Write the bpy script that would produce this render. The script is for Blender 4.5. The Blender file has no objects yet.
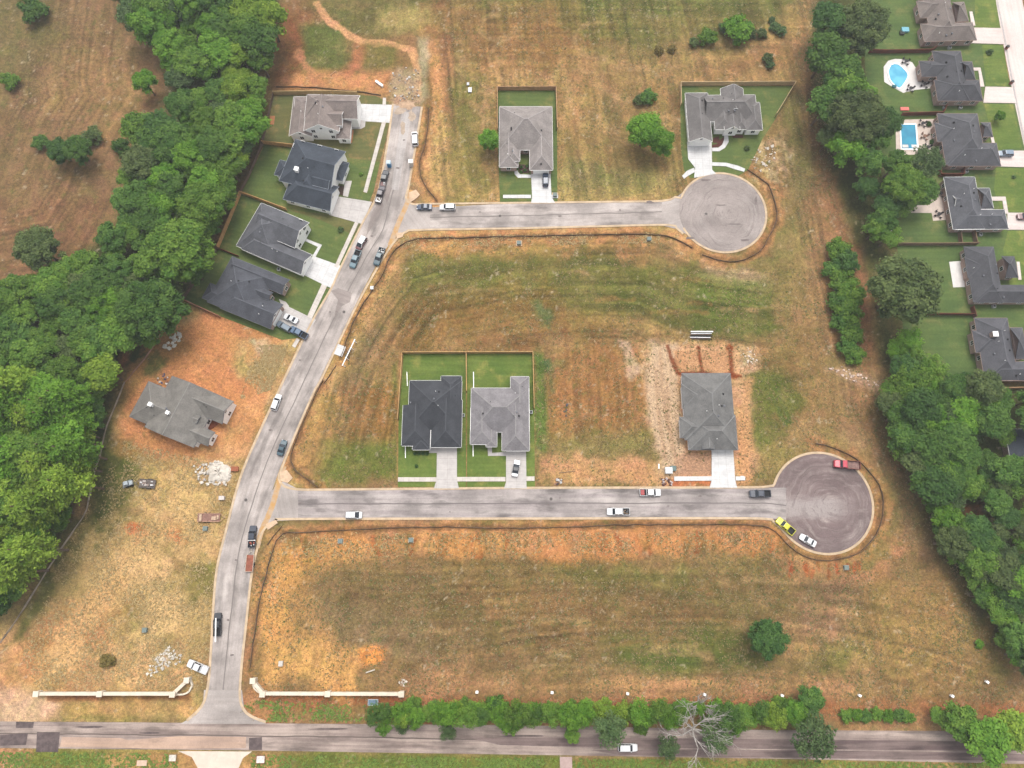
import bpy, bmesh, math, random
import numpy as np
from mathutils import Vector, Matrix
random.seed(7); rng = np.random.default_rng(11)
S = bpy.context.scene; COL = S.collection
# ---------------------------------------------------------------- camera, sky, sun, exposure
CH, TILT, FPX = 190.0, math.radians(14.0), 683.0
cam = bpy.data.cameras.new('camera'); cam.sensor_width = 36.0; cam.lens = 36.0*FPX/1024
cam.clip_start = 1.0; cam.clip_end = 6000
camo = bpy.data.objects.new('camera', cam); COL.objects.link(camo)
camo.location = (0, 0, CH); camo.rotation_euler = (TILT, 0, 0); S.camera = camo
SUN_EL, SUN_AZ = math.radians(66), math.radians(8)       # the sun stands beyond the top of the picture, behind thin cloud
W = bpy.data.worlds.new('World'); S.world = W; W.use_nodes = True
wn = W.node_tree.nodes; wn.clear()
sky = wn.new('ShaderNodeTexSky'); sky.sky_type = 'NISHITA'; sky.sun_disc = False
sky.sun_elevation = SUN_EL; sky.sun_rotation = SUN_AZ; sky.dust_density = 4.0; sky.ozone_density = 1.0; sky.air_density = 1.0
bg = wn.new('ShaderNodeBackground'); bg.inputs[1].default_value = 0.15
wo = wn.new('ShaderNodeOutputWorld')
hs_ = wn.new('ShaderNodeHueSaturation'); hs_.inputs['Saturation'].default_value = .22      # thin white cloud: a pale, almost neutral sky
W.node_tree.links.new(sky.outputs[0], hs_.inputs['Color']); W.node_tree.links.new(hs_.outputs[0], bg.inputs[0]); W.node_tree.links.new(bg.outputs[0], wo.inputs[0])
sl = bpy.data.lights.new('sun', 'SUN'); sl.energy = 1.0; sl.angle = math.radians(32); sl.color = (1.0, .95, .88)
so = bpy.data.objects.new('sun', sl); COL.objects.link(so)
sd = Vector((math.sin(SUN_AZ)*math.cos(SUN_EL), math.cos(SUN_AZ)*math.cos(SUN_EL), math.sin(SUN_EL)))
so.rotation_euler = sd.to_track_quat('Z', 'Y').to_euler(); so.location = (0, 120, 300)
vs = S.view_settings; vs.view_transform = 'Standard'; vs.look = 'None'; vs.gamma = 1; vs.exposure = 1.02; vs.use_curve_mapping = False
S.render.resolution_x = 1024; S.render.resolution_y = 768
HAZE = 0.00030
# ---------------------------------------------------------------- helpers
ct, st = math.cos(TILT), math.sin(TILT)
def G(px, py, z=0.0):
    """where the line of sight of a photo pixel meets the height z: survey of the site from the photograph"""
    u = (px-512)/FPX; v = (384-py)/FPX
    dn = ct - v*st; k = (CH-z)/dn
    return Vector((u*k, (st+v*ct)*k, z))
def s2l(c): 
    c = c/255.0
    return c/12.92 if c <= .04045 else ((c+.055)/1.055)**2.4
KALB = 0.60
def rgb(c, k=1.0): return tuple(s2l(x)*KALB*k for x in c)
def tag(o, label=None, cat=None, group=None, kind=None):
    if label: o['label'] = label
    if cat: o['category'] = cat
    if group: o['group'] = group
    if kind: o['kind'] = kind
    return o
def empty(name, loc=(0,0,0), rz=0.0):
    o = bpy.data.objects.new(name, None); o.location = loc; o.rotation_euler = (0,0,rz); o.empty_display_size = .5
    COL.objects.link(o); return o
def copy_tree(o, parent=None):
    c = o.copy(); COL.objects.link(c); c.parent = parent
    if parent is not None: c.matrix_parent_inverse = o.matrix_parent_inverse.copy()
    for ch in list(o.children): copy_tree(ch, c)
    return c
class MB:
    def __init__(s): s.v = []; s.f = []; s.m = []
    def add(s, vs, fs, mi=0):
        b = len(s.v); s.v += [tuple(p) for p in vs]
        for f in fs: s.f.append([i+b for i in f]); s.m.append(mi)
        return s
    def box(s, x0, x1, y0, y1, z0, z1, mi=0, M=None):
        p = [Vector((x,y,z)) for z in (z0,z1) for x,y in ((x0,y0),(x1,y0),(x1,y1),(x0,y1))]
        if M is not None: p = [M @ q for q in p]
        return s.add(p, [(3,2,1,0),(4,5,6,7),(0,1,5,4),(1,2,6,5),(2,3,7,6),(3,0,4,7)], mi)
    def bar(s, a, b, w, h, mi=0):
        a = Vector(a); b = Vector(b); d = b-a
        if d.length < 1e-5: return s
        d.normalize(); sx = d.cross(Vector((0,0,1)))
        if sx.length < 1e-4: sx = Vector((1,0,0))
        sx.normalize(); up = sx.cross(d)
        p = [q + sx*i*w/2 + up*j*h/2 for q in (a,b) for i,j in ((-1,-1),(1,-1),(1,1),(-1,1))]
        return s.add(p, [(3,2,1,0),(4,5,6,7),(0,1,5,4),(1,2,6,5),(2,3,7,6),(3,0,4,7)], mi)
    def tube(s, pts, rad, n=6, mi=0, cap=True):
        pts = [Vector(p) for p in pts]; b = len(s.v)
        for i, p in enumerate(pts):
            d = (pts[min(i+1,len(pts)-1)] - pts[max(i-1,0)])
            d = d.normalized() if d.length > 1e-6 else Vector((0,0,1))
            a = d.cross(Vector((0,0,1)));
            if a.length < 1e-3: a = Vector((1,0,0))
            a.normalize(); c = d.cross(a); r = rad[i] if hasattr(rad,'__len__') else rad
            for k in range(n):
                t = 2*math.pi*k/n; s.v.append(tuple(p + a*math.cos(t)*r + c*math.sin(t)*r))
        for i in range(len(pts)-1):
            for k in range(n):
                s.f.append([b+i*n+k, b+i*n+(k+1)%n, b+(i+1)*n+(k+1)%n, b+(i+1)*n+k]); s.m.append(mi)
        if cap:
            s.f.append([b+k for k in range(n)][::-1]); s.m.append(mi)
            s.f.append([b+(len(pts)-1)*n+k for k in range(n)]); s.m.append(mi)
        return s
    def prism(s, poly, z0, z1, mi=0):
        n = len(poly); p = [(q[0],q[1],z0) for q in poly] + [(q[0],q[1],z1) for q in poly]
        return s.add(p, [tuple(range(n))[::-1], tuple(range(n,2*n))] + [(i,(i+1)%n,(i+1)%n+n,i+n) for i in range(n)], mi)
    def build(s, name, mats, parent=None, smooth=False, uv=None, bevel=0):
        me = bpy.data.meshes.new(name); me.from_pydata(s.v, [], s.f)
        for m in (mats if isinstance(mats,(list,tuple)) else [mats]): me.materials.append(m)
        me.polygons.foreach_set('material_index', s.m)
        if smooth: me.polygons.foreach_set('use_smooth', [True]*len(s.f))
        if uv is not None:
            L = me.uv_layers.new(name='UVMap'); vi = np.empty(len(me.loops), int); me.loops.foreach_get('vertex_index', vi)
            L.data.foreach_set('uv', np.asarray(uv)[vi].ravel())
        me.update()
        o = bpy.data.objects.new(name, me); COL.objects.link(o)
        if parent: o.parent = parent
        if bevel:
            m = o.modifiers.new('bevel','BEVEL'); m.width = bevel; m.segments = 2; m.limit_method = 'ANGLE'
        return o
def smooth_path(pts, step=2.0):
    """Catmull-Rom through 2-D/3-D points, resampled"""
    P = [Vector(p) for p in pts]; out = []
    for i in range(len(P)-1):
        p0 = P[max(i-1,0)]; p1 = P[i]; p2 = P[i+1]; p3 = P[min(i+2,len(P)-1)]
        n = max(1, int((p2-p1).length/step))
        for k in range(n):
            t = k/n
            out.append(0.5*((2*p1)+(p2-p0)*t+(2*p0-5*p1+4*p2-p3)*t*t+(3*p1-p0-3*p2+p3)*t**3))
    out.append(P[-1]); return out
def resample(pts, n):
    P = [np.array(p[:3]) for p in pts]; d = [0]
    for i in range(1,len(P)): d.append(d[-1]+np.linalg.norm(P[i]-P[i-1]))
    t = np.linspace(0, d[-1], n); A = np.array(P)
    return [Vector((np.interp(x,d,A[:,0]), np.interp(x,d,A[:,1]), np.interp(x,d,A[:,2]))) for x in t]
def GP(l, z=0.0): return [G(a,b,z) for a,b in l]
# ---------------------------------------------------------------- materials
MC = {}
def newmat(name):
    m = bpy.data.materials.new(name); m.use_nodes = True; n = m.node_tree.nodes; n.clear()
    o = n.new('ShaderNodeOutputMaterial'); b = n.new('ShaderNodeBsdfPrincipled')
    m.node_tree.links.new(b.outputs[0], o.inputs[0]); return m, n, m.node_tree.links, b
def mixrgb(n, l, a, b, fac, mode='MIX'):
    x = n.new('ShaderNodeMix'); x.data_type = 'RGBA'; x.blend_type = mode
    for s, v in ((x.inputs[6], a), (x.inputs[7], b), (x.inputs[0], fac)):
        if hasattr(v, 'is_output') or isinstance(v, bpy.types.NodeSocket): l.new(v, s)
        elif isinstance(v, (tuple, list)): s.default_value = (*v[:3], 1)
        else: s.default_value = v
    return x.outputs[2]
def ramp(n, l, src, p0, p1, v0=0.0, v1=1.0):
    r = n.new('ShaderNodeMapRange'); r.inputs[1].default_value = p0; r.inputs[2].default_value = p1
    r.inputs[3].default_value = v0; r.inputs[4].default_value = v1; r.interpolation_type = 'SMOOTHSTEP'
    l.new(src, r.inputs[0]); return r.outputs[0]
def noise(n, l, vec, scale, detail=4, rough=.6, stretch=None):
    if stretch:
        mp = n.new('ShaderNodeMapping'); mp.inputs['Scale'].default_value = stretch; l.new(vec, mp.inputs[0]); vec = mp.outputs[0]
    t = n.new('ShaderNodeTexNoise'); t.inputs['Scale'].default_value = scale; t.inputs['Detail'].default_value = detail
    t.inputs['Roughness'].default_value = rough; l.new(vec, t.inputs['Vector']); return t.outputs['Fac']
def mat(name, col, rough=.8, var=.12, scale=1.5, metal=0.0, spec=.3, alt=None, coat=0, fine=0.0, k=1.0):
    """flat-coloured stuff with blotches of a slightly different tone"""
    key = (name, col)
    if key in MC: return MC[key]
    m, n, l, b = newmat(name); g = n.new('ShaderNodeNewGeometry') if False else n.new('ShaderNodeTexCoord')
    v = g.outputs['Object']; c = rgb(col, k)
    f = noise(n, l, v, scale, 5, .65)
    lo = tuple(x*(1-var) for x in c); hi = tuple(min(1,x*(1+var)) for x in c) if alt is None else rgb(alt)
    o = mixrgb(n, l, lo, hi, ramp(n, l, f, .35, .65))
    if fine:
        f2 = noise(n, l, v, 14, 3, .7); o = mixrgb(n, l, o, mixrgb(n,l,(1-fine,)*3,(1+fine,)*3, ramp(n,l,f2,.3,.7)), 1.0, 'MULTIPLY')
    l.new(o, b.inputs['Base Color']); b.inputs['Roughness'].default_value = rough; b.inputs['Metallic'].default_value = metal
    b.inputs['Specular IOR Level'].default_value = spec
    if coat: b.inputs['Coat Weight'].default_value = coat
    MC[key] = m; return m
def shingles(name, col, seed=0):
    m, n, l, b = newmat(name); g = n.new('ShaderNodeTexCoord'); v = g.outputs['Object']; c = rgb(col)
    f1 = noise(n, l, v, .35, 4, .6); f2 = noise(n, l, v, 2.2, 3, .8, (1,1,3.0)); f3 = noise(n, l, v, 9, 2, .8)
    w = n.new('ShaderNodeTexWave'); w.wave_type = 'BANDS'; w.bands_direction = 'Z'; w.inputs['Scale'].default_value = 3.2
    w.inputs['Distortion'].default_value = .6; w.inputs['Detail'].default_value = 2; l.new(v, w.inputs[0])
    o = mixrgb(n, l, tuple(x*.86 for x in c), tuple(x*1.15 for x in c), ramp(n,l,f1,.35,.65))
    o = mixrgb(n, l, o, mixrgb(n,l,(.78,)*3,(1.22,1.2,1.18), ramp(n,l,f2,.3,.7)), .8, 'MULTIPLY')
    o = mixrgb(n, l, o, mixrgb(n,l,(.8,)*3,(1.2,)*3, ramp(n,l,f3,.3,.7)), .7, 'MULTIPLY')
    o = mixrgb(n, l, o, mixrgb(n,l,(.9,)*3,(1.06,)*3, w.outputs['Fac']), .7, 'MULTIPLY')
    l.new(o, b.inputs['Base Color']); b.inputs['Roughness'].default_value = .92; b.inputs['Specular IOR Level'].default_value = .15
    bp = n.new('ShaderNodeBump'); bp.inputs['Strength'].default_value = .4; bp.inputs['Distance'].default_value = .05
    l.new(f3, bp.inputs['Height']); l.new(bp.outputs[0], b.inputs['Normal']); return m
def pavement(name, col, alt, streak=.22, blot=.16, seam=None, blotcol=None):
    """worn road surface: UV x runs along the road in metres, y across it"""
    m, n, l, b = newmat(name); tc = n.new('ShaderNodeTexCoord'); uv = tc.outputs['UV']; ob = tc.outputs['Object']
    f1 = noise(n, l, uv, 1.0, 6, .6, (.035, .9, 1)); f2 = noise(n, l, ob, .09, 5, .6); f3 = noise(n, l, ob, 2.5, 5, .75)
    f4 = noise(n, l, uv, 1.0, 4, .6, (.10, .35, 1))
    o = mixrgb(n, l, rgb(col), rgb(alt), ramp(n,l,f1,.34,.66))
    o = mixrgb(n, l, o, mixrgb(n,l,(1-blot*1.3,)*3,(1+blot,)*3, ramp(n,l,f2,.3,.7)), 1, 'MULTIPLY')
    o = mixrgb(n, l, o, mixrgb(n,l,(1-streak,)*3,(1.06,)*3, ramp(n,l,f4,.33,.52)), .8, 'MULTIPLY')
    o = mixrgb(n, l, o, mixrgb(n,l,(.9,)*3,(1.1,)*3, ramp(n,l,f3,.3,.7)), .9, 'MULTIPLY')
    if seam is not None:
        sp = n.new('ShaderNodeSeparateXYZ'); l.new(uv, sp.inputs[0])
        wob = noise(n, l, uv, .12, 2, .5)
        a = n.new('ShaderNodeMath'); a.operation = 'SUBTRACT'; l.new(sp.outputs[1], a.inputs[0]); a.inputs[1].default_value = seam
        a2 = n.new('ShaderNodeMath'); a2.operation = 'MULTIPLY_ADD'; l.new(wob, a2.inputs[0]); a2.inputs[1].default_value = .8; l.new(a.outputs[0], a2.inputs[2])
        a3 = n.new('ShaderNodeMath'); a3.operation = 'SUBTRACT'; l.new(a2.outputs[0], a3.inputs[0]); a3.inputs[1].default_value = .4
        ab = n.new('ShaderNodeMath'); ab.operation = 'ABSOLUTE'; l.new(a3.outputs[0], ab.inputs[0])
        o = mixrgb(n, l, tuple(x*.5 for x in rgb(col)), o, ramp(n,l,ab.outputs[0], .05, .22))
    l.new(o, b.inputs['Base Color']); b.inputs['Roughness'].default_value = .88; b.inputs['Specular IOR Level'].default_value = .2
    return m
def slabmat(name, col, joint=3.0):
    m, n, l, b = newmat(name); tc = n.new('ShaderNodeTexCoord'); uv = tc.outputs['UV']; ob = tc.outputs['Object']
    o = mixrgb(n, l, tuple(x*.88 for x in rgb(col)), tuple(x*1.08 for x in rgb(col)), ramp(n,l,noise(n,l,ob,.5,5,.7),.3,.7))
    o = mixrgb(n, l, o, mixrgb(n,l,(.93,)*3,(1.05,)*3, ramp(n,l,noise(n,l,uv,1,3,.6,(.2,2.5,1)),.3,.7)), 1, 'MULTIPLY')
    br = n.new('ShaderNodeTexBrick'); br.offset = 0; br.inputs['Scale'].default_value = 1; br.inputs['Brick Width'].default_value = joint; br.inputs['Row Height'].default_value = joint
    br.inputs['Mortar Size'].default_value = .05; br.inputs['Mortar Smooth'].default_value = .5
    br.inputs['Color1'].default_value = (1,1,1,1); br.inputs['Color2'].default_value = (.97,.97,.97,1); br.inputs['Mortar'].default_value = (.72,.7,.68,1)
    l.new(uv, br.inputs[0]); o = mixrgb(n, l, o, br.outputs[0], 1, 'MULTIPLY')
    l.new(o, b.inputs['Base Color']); b.inputs['Roughness'].default_value = .85; b.inputs['Specular IOR Level'].default_value = .2; return m
def lawnmat(name, col, alt, dry, dryamt=.5):
    m, n, l, b = newmat(name); tc = n.new('ShaderNodeTexCoord'); v = tc.outputs['Object']; uv = tc.outputs['UV']
    o = mixrgb(n, l, rgb(col), rgb(alt), ramp(n,l,noise(n,l,v,.13,5,.6),.35,.65))
    o = mixrgb(n, l, o, rgb(dry), ramp(n,l,noise(n,l,v,.19,4,.65),.50,.72,0,dryamt))
    o = mixrgb(n, l, o, mixrgb(n,l,(.82,)*3,(1.16,)*3, ramp(n,l,noise(n,l,v,1.6,5,.8),.3,.7)), 1, 'MULTIPLY')
    o = mixrgb(n, l, o, mixrgb(n,l,(.93,)*3,(1.07,)*3, ramp(n,l,noise(n,l,uv,1,2,.5,(.06,.9,1)),.4,.6)), 1, 'MULTIPLY')
    l.new(o, b.inputs['Base Color']); b.inputs['Roughness'].default_value = .95; b.inputs['Specular IOR Level'].default_value = .1; return m
M_ASPH = pavement('asphalt_light', (178,167,160), (194,183,176), streak=.36, blot=.3, seam=4.2)
M_MOUTH = pavement('asphalt_mouth', (180,169,162), (190,180,173), streak=.08, blot=.2)
M_ASPH2 = pavement('asphalt_street', (166,155,152), (186,176,170), streak=.5, blot=.26, seam=4.0)
M_COUNTY = pavement('asphalt_old', (150,132,124), (186,168,156), streak=.45, blot=.22, seam=3.4)
M_RIGHT = pavement('concrete_street', (226,208,200), (236,222,214), streak=.05, blot=.05)
M_PATCH = mat('asphalt_patch', (104,90,88), .9, .25, .8, fine=.15)
M_KERB = mat('kerb_concrete', (212,186,154), .85, .14, .5, fine=.08)
M_DRIVE = slabmat('driveway_concrete', (212,205,200)); M_DRIVEW = slabmat('fresh_concrete', (232,230,228), 2.2)
M_WALK = slabmat('sidewalk_concrete', (224,214,204), 1.5)
M_WHITE = mat('white_paint', (240,238,234), .6, .04, 1.5, k=1.5); M_TRIMD = mat('dark_trim', (120,122,128), .6)
M_BRICKP = mat('pale_brick', (196,168,156), .9, .15, 3, fine=.15); M_BRICKR = mat('red_brick', (150,92,74), .9, .2, 3, fine=.2)
M_BRICKG = mat('grey_brick', (150,140,134), .9, .15, 3, fine=.2)
M_GLASS = mat('window_glass', (42,48,56), .12, .1, 1, spec=.6)
M_WOOD = mat('new_fence_wood', (222,172,112), .8, .16, .8, fine=.15); M_WOODP = mat('pale_fence_wood', (206,162,120), .85, .16, .8, fine=.15)
M_WOODB = mat('stained_fence_wood', (130,74,54), .85, .2, .8, fine=.2); M_WOODG = mat('weathered_wood', (150,122,98), .9, .2, .8, fine=.2)
M_BARK = mat('bark', (120,100,82), .95, .25, 2, fine=.2); M_DEAD = mat('dead_wood', (196,188,180), .9, .15, 2)
M_BLACK = mat('black_rubber', (38,38,40), .8, .1, 2); M_SILT = mat('silt_fabric', (112,92,74), .85, .3, .6)
M_CHROME = mat('bright_metal', (190,192,196), .35, .05, 1, metal=.7)
# ---------------------------------------------------------------- ground
_lat = rng.random((64,64,64)).astype(np.float32)
def vnoise(x, y, z=0.0):
    x = np.asarray(x, np.float32); y = np.asarray(y, np.float32); z = np.zeros_like(x)+z
    xi = np.floor(x).astype(int); yi = np.floor(y).astype(int); zi = np.floor(z).astype(int)
    fx = x-xi; fy = y-yi; fz = z-zi
    fx = fx*fx*(3-2*fx); fy = fy*fy*(3-2*fy); fz = fz*fz*(3-2*fz); r = 0
    for a in (0,1):
        for b in (0,1):
            for c in (0,1):
                r = r + _lat[(xi+a)&63,(yi+b)&63,(zi+c)&63]*(fx if a else 1-fx)*(fy if b else 1-fy)*(fz if c else 1-fz)
    return r
def fbm(x, y, s, o=4, seed=0.0, g=.55):
    r = 0; a = 1; t = 0
    for i in range(o):
        r = r + a*vnoise(x/s+seed+i*7.3, y/s+seed*1.7+i*3.1, seed+i*.37); t += a; a *= g; s /= 2.03
    return r/t
def sstep(x, a, b):
    t = np.clip((x-a)/(b-a), 0, 1); return t*t*(3-2*t)
def seg_dist(U, V, pts, closed=False):
    d = np.full(U.shape, 1e9, np.float32); n = len(pts)
    for i in range(n if closed else n-1):
        ax, ay = pts[i][:2]; bx, by = pts[(i+1)%n][:2]; dx, dy = bx-ax, by-ay; L = dx*dx+dy*dy+1e-9
        t = np.clip(((U-ax)*dx+(V-ay)*dy)/L, 0, 1)
        d = np.minimum(d, np.hypot(U-ax-t*dx, V-ay-t*dy))
    return d
def inside(U, V, pts):
    c = np.zeros(U.shape, bool); n = len(pts); j = n-1
    for i in range(n):
        xi, yi = pts[i][:2]; xj, yj = pts[j][:2]
        if yi != yj: c ^= ((yi > V) != (yj > V)) & (U < (xj-xi)*(V-yi)/(yj-yi)+xi)
        j = i
    return c
def lin(c): return np.array([s2l(x)*KALB for x in c], np.float32)
STEP = 0.37
gx = np.arange(-186, 186, STEP, dtype=np.float32); gy = np.arange(-62, 196, STEP, dtype=np.float32)
NX, NY = len(gx), len(gy); X, Y = np.meshgrid(gx, gy)
# world polygons of the traced patches
def wl(l): return [tuple(G(a,b)[:2]) for a,b in l]
UU = X; VV = Y
n1 = fbm(X,Y,26,5,1.0); n2 = fbm(X,Y,9,5,5.0); n3 = fbm(X,Y,3,4,9.0); n4 = fbm(X,Y,55,3,13.0); n5 = fbm(X,Y,1.3,3,21.0,.8)
C = np.zeros(X.shape+(3,), np.float32)
TAN, OLIVE, STRAW, ORANGE, RUST, GREEN, BROWN, PINK, PALE = [lin(c) for c in ((176,146,108),(118,122,66),(206,180,128),(208,150,100),(190,112,74),(98,122,58),(146,112,86),(200,164,138),(222,204,178))]
C[:] = TAN
def lay(m, c): 
    global C
    C = C*(1-m[...,None]) + c*m[...,None]
def patch(pts, c, soft=3.0, amt=1.0, rag=6.0, nz=None, thr=None):
    """a patch of ground with a ragged soft edge (soft and rag in metres)"""
    w = wl(pts); sl_ = bbox(w, soft+rag*1.6+1); x = X[sl_]; y = Y[sl_]
    if x.size == 0: return
    d = seg_dist(x,y,w,True); sdn = np.where(inside(x,y,w), d, -d)
    sdn = sdn + (n2[sl_]-.5)*rag*2 + (n3[sl_]-.5)*rag
    m = sstep(sdn, -soft, soft)*amt
    if nz is not None: m = m*sstep(nz[sl_], thr-.08, thr+.08)
    C[sl_] = C[sl_]*(1-m[...,None]) + c*m[...,None]
def bbox(w, mg):
    xs = [p[0] for p in w]; ys = [p[1] for p in w]
    i0 = int(np.clip(np.searchsorted(gx, min(xs)-mg),0,NX)); i1 = int(np.clip(np.searchsorted(gx, max(xs)+mg),0,NX))
    j0 = int(np.clip(np.searchsorted(gy, min(ys)-mg),0,NY)); j1 = int(np.clip(np.searchsorted(gy, max(ys)+mg),0,NY))
    return (slice(j0,j1), slice(i0,i1))
def line(pts, c, w=1.0, soft=.6, amt=1.0, rag=.8):
    q = wl(pts); sl_ = bbox(q, w+soft+rag*2)
    d = seg_dist(X[sl_],Y[sl_],q) + (n3[sl_]-.5)*rag*2 + (n5[sl_]-.5)*rag
    m = (1-sstep(d, w/2, w/2+soft))*amt; C[sl_] = C[sl_]*(1-m[...,None]) + c*m[...,None]
def streak(pts_line, amt, w=.9, L=14.0, pts_mask=None, soft=6, seed=0, coord=None, tint=(.72,.8,.7)):
    """mowing and rake lines that run parallel with an edge"""
    s = seg_dist(X,Y,wl(pts_line)) if coord is None else coord
    s = s + (n1-.5)*3
    L = L*1.8
    q = .8*vnoise(s/w+seed, X/L, Y/L+seed) + .2*vnoise(s/(w*2.0)+seed, X/L+9, Y/L)
    m = 1.0
    if pts_mask is not None:
        ww = wl(pts_mask); d = seg_dist(X,Y,ww,True); m = sstep(np.where(inside(X,Y,ww), d, -d), -soft, soft)
    q = np.clip((q-.5)*2.4,-1,1)
    L = L
    k = q*2.5*amt*m*(.45+1.1*n2)
    global C
    C = C*(1 + k[...,None]*np.array([1.0,.93,.82], np.float32))
    q2 = np.clip((vnoise(s/(w*3.6)+seed+5, X/(L*1.6), Y/(L*1.6)+3)-.5)*3, -1, 1)*(1 if True else 1)
    g1 = np.clip(q2,0,1)*min(.3,amt*1.4)*m; g2 = np.clip(-q2,0,1)*min(.3,amt*1.2)*m
    C = C*(1-g1[...,None]) + (C*.35+OLIVE*.62)*g1[...,None]; C = C*(1-g2[...,None]) + (C*.4+lin((188,148,104))*.6)*g2[...,None]
    C = np.clip(C, .01, 1)
# broad tone of the fields
lay(sstep(n1,.45,.62)*.75, OLIVE); lay(sstep(n4,.5,.66)*.4, BROWN); lay(sstep(n2,.55,.7)*.4, STRAW)
NW = [(-60,-40),(170,-40),(160,60),(175,90),(140,150),(115,210),(80,265),(-60,300)]
patch(NW, lin((140,112,84)), 6, .9, 4); patch([(-30,-30),(60,-30),(75,30),(30,70),(10,100),(-30,120)], lin((116,112,74)), 8, .6, 8)
patch([(80,50),(150,80),(150,150),(100,140),(50,100)], lin((178,142,98)), 6, .45, 6); patch([(-20,200),(120,190),(110,260),(-20,290)], lin((150,108,84)), 5, .5, 6)
patch([(40,-30),(130,-30),(130,30),(60,20)], lin((142,110,86)), 6, .6, 5)
TOP = [(450,-40),(815,-40),(812,120),(790,200),(680,200),(560,200),(440,205),(425,120)]
patch(TOP, lin((166,138,92)), 5, .85, 3)
patch([(440,-30),(800,-30),(790,20),(700,45),(600,55),(480,50)], lin((122,118,70)), 6, .8, 8)
patch([(450,40),(560,55),(700,70),(800,60),(800,100),(560,85),(500,95),(440,110)], lin((186,156,106)), 4, .65, 5)
patch([(470,-20),(810,-20),(810,10),(480,12)], lin((100,120,62)), 4, .75, 7); patch([(560,150),(680,170),(660,200),(560,200)], lin((160,152,100)), 3, .6, 5)
patch([(435,60),(470,50),(480,200),(440,205)], lin((132,126,76)), 4, .6, 5)
patch([(690,70),(800,40),(812,60),(700,85)], lin((160,116,84)), 4, .6, 3); patch([(535,40),(700,95),(690,110),(560,90)], lin((158,114,80)), 4, .4, 5)
patch([(470,20),(560,5),(590,60),(480,75)], lin((176,124,84)), 6, .5, 6)
# north west corner of the plot: red bank, weeds, rubble
patch([(275,-30),(450,-30),(450,200),(430,200),(400,110),(380,95),(276,88),(262,40)], lin((150,118,82)), 3, .9, 3)
patch([(280,10),(318,10),(312,60),(300,86),(272,88)], lin((138,86,60)), 4, .8, 4)
patch([(298,24),(345,22),(352,60),(330,78),(304,72)], lin((98,118,60)), 2.5, .85, 3); patch([(310,8),(330,20),(350,34),(380,38),(430,30),(430,-20),(310,-20)], lin((108,114,66)), 3, .75, 4)
patch([(295,75),(330,72),(392,72),(392,96),(310,87),(292,86)], lin((222,160,112)), 2, .9, 2)
patch([(355,42),(367,50),(362,72),(345,80),(340,74),(352,60)], lin((204,138,102)), 1.5, .85, 3); line([(298,54),(306,66),(314,76)], lin((204,146,110)), 2.5, 1.2, .8, 2)
line([(316,4),(330,22),(348,34),(362,42),(392,44),(412,50),(417,70),(418,100)], lin((222,170,128)), 1.8); 
patch([(366,42),(400,45),(395,68),(362,70)], lin((120,120,64)), 2, .75, 2)
patch([(380,10),(430,10),(445,30),(430,36),(380,28)], lin((190,172,112)), 3, .7, 4)
patch([(420,30),(442,30),(446,120),(436,110),(426,60)], lin((214,158,108)), 2, .75, 3); patch([(418,38),(430,40),(428,96),(420,100)], lin((196,192,164)), 1.5, .7, 2)
line([(434,30),(438,80),(440,112),(446,160),(470,195)], lin((210,160,110)), 2.5, 1.5, .7); line([(446,40),(450,110),(456,160)], lin((190,136,104)), 3, 1.5, .5)
patch([(398,66),(424,70),(420,104),(392,104),(385,84)], lin((206,186,158)), 1.5, .75, 2); patch([(392,94),(420,94),(420,112),(394,112)], lin((190,160,136)), 1.2, .8, 1)
patch([(425,110),(450,115),(465,185),(430,200),(420,180)], lin((212,180,122)), 2, .7, 3); patch([(452,80),(476,80),(480,130),(455,120)], lin((124,128,70)), 3, .6, 4)
# centre block
CB = [(412,242),(512,240),(650,238),(700,260),(760,270),(800,250),(850,420),(820,446),(770,470),(768,488),(300,487),(297,450),(325,385),(360,318),(385,270)]
patch(CB, lin((166,134,92)), 3, .8, 2)
patch([(430,255),(700,262),(760,300),(700,330),(600,322),(500,330),(380,330),(400,285)], lin((114,120,62)), 4, .85, 5)
patch([(400,300),(560,300),(640,320),(600,350),(560,352),(380,350)], lin((152,112,72)), 6, .55, 8)
patch([(690,290),(760,285),(780,330),(740,345),(700,330)], lin((98,116,54)), 3, .85, 4); patch([(545,350),(640,340),(655,380),(650,430),(545,440)], lin((172,126,82)), 3, .85, 5)
patch([(536,380),(600,370),(640,420),(560,440)], lin((166,120,78)), 3, .5, 5)
patch([(340,390),(398,385),(396,440),(345,440),(325,430)], lin((158,118,74)), 4, .7, 6, ); patch([(315,440),(398,440),(398,485),(320,485)], lin((120,128,66)), 3, .8, 4)
patch([(297,440),(335,400),(330,470),(302,465)], lin((190,152,96)), 2, .8, 4); patch([(335,400),(360,340),(380,330),(345,440)], lin((140,128,92)), 3, .7, 4)
patch([(533,352),(546,352),(548,452),(535,484)], lin((84,128,56)), 1, .85, 1.5); patch([(536,325),(556,325),(566,375),(540,380)], lin((92,130,72)), 3, .6, 4, n3, .5)
patch([(390,372),(399,356),(400,480),(393,484)], lin((112,134,62)), 1.2, .6, 2); patch([(398,352),(403,352),(402,480),(397,482)], lin((204,156,112)), .8, .8, .8)
patch([(545,440),(665,430),(668,460),(560,470)], lin((132,130,78)), 3, .75, 4)
patch([(536,452),(700,468),(700,484),(536,484)], lin((214,166,124)), 2, .95, 3); patch([(560,468),(640,470),(640,482),(560,482)], lin((226,172,124)), 2, .6, 3)
patch([(640,345),(755,345),(762,380),(752,420),(760,470),(740,484),(668,480),(660,450),(648,400)], lin((214,172,136)), 2, .95, 2)
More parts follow.
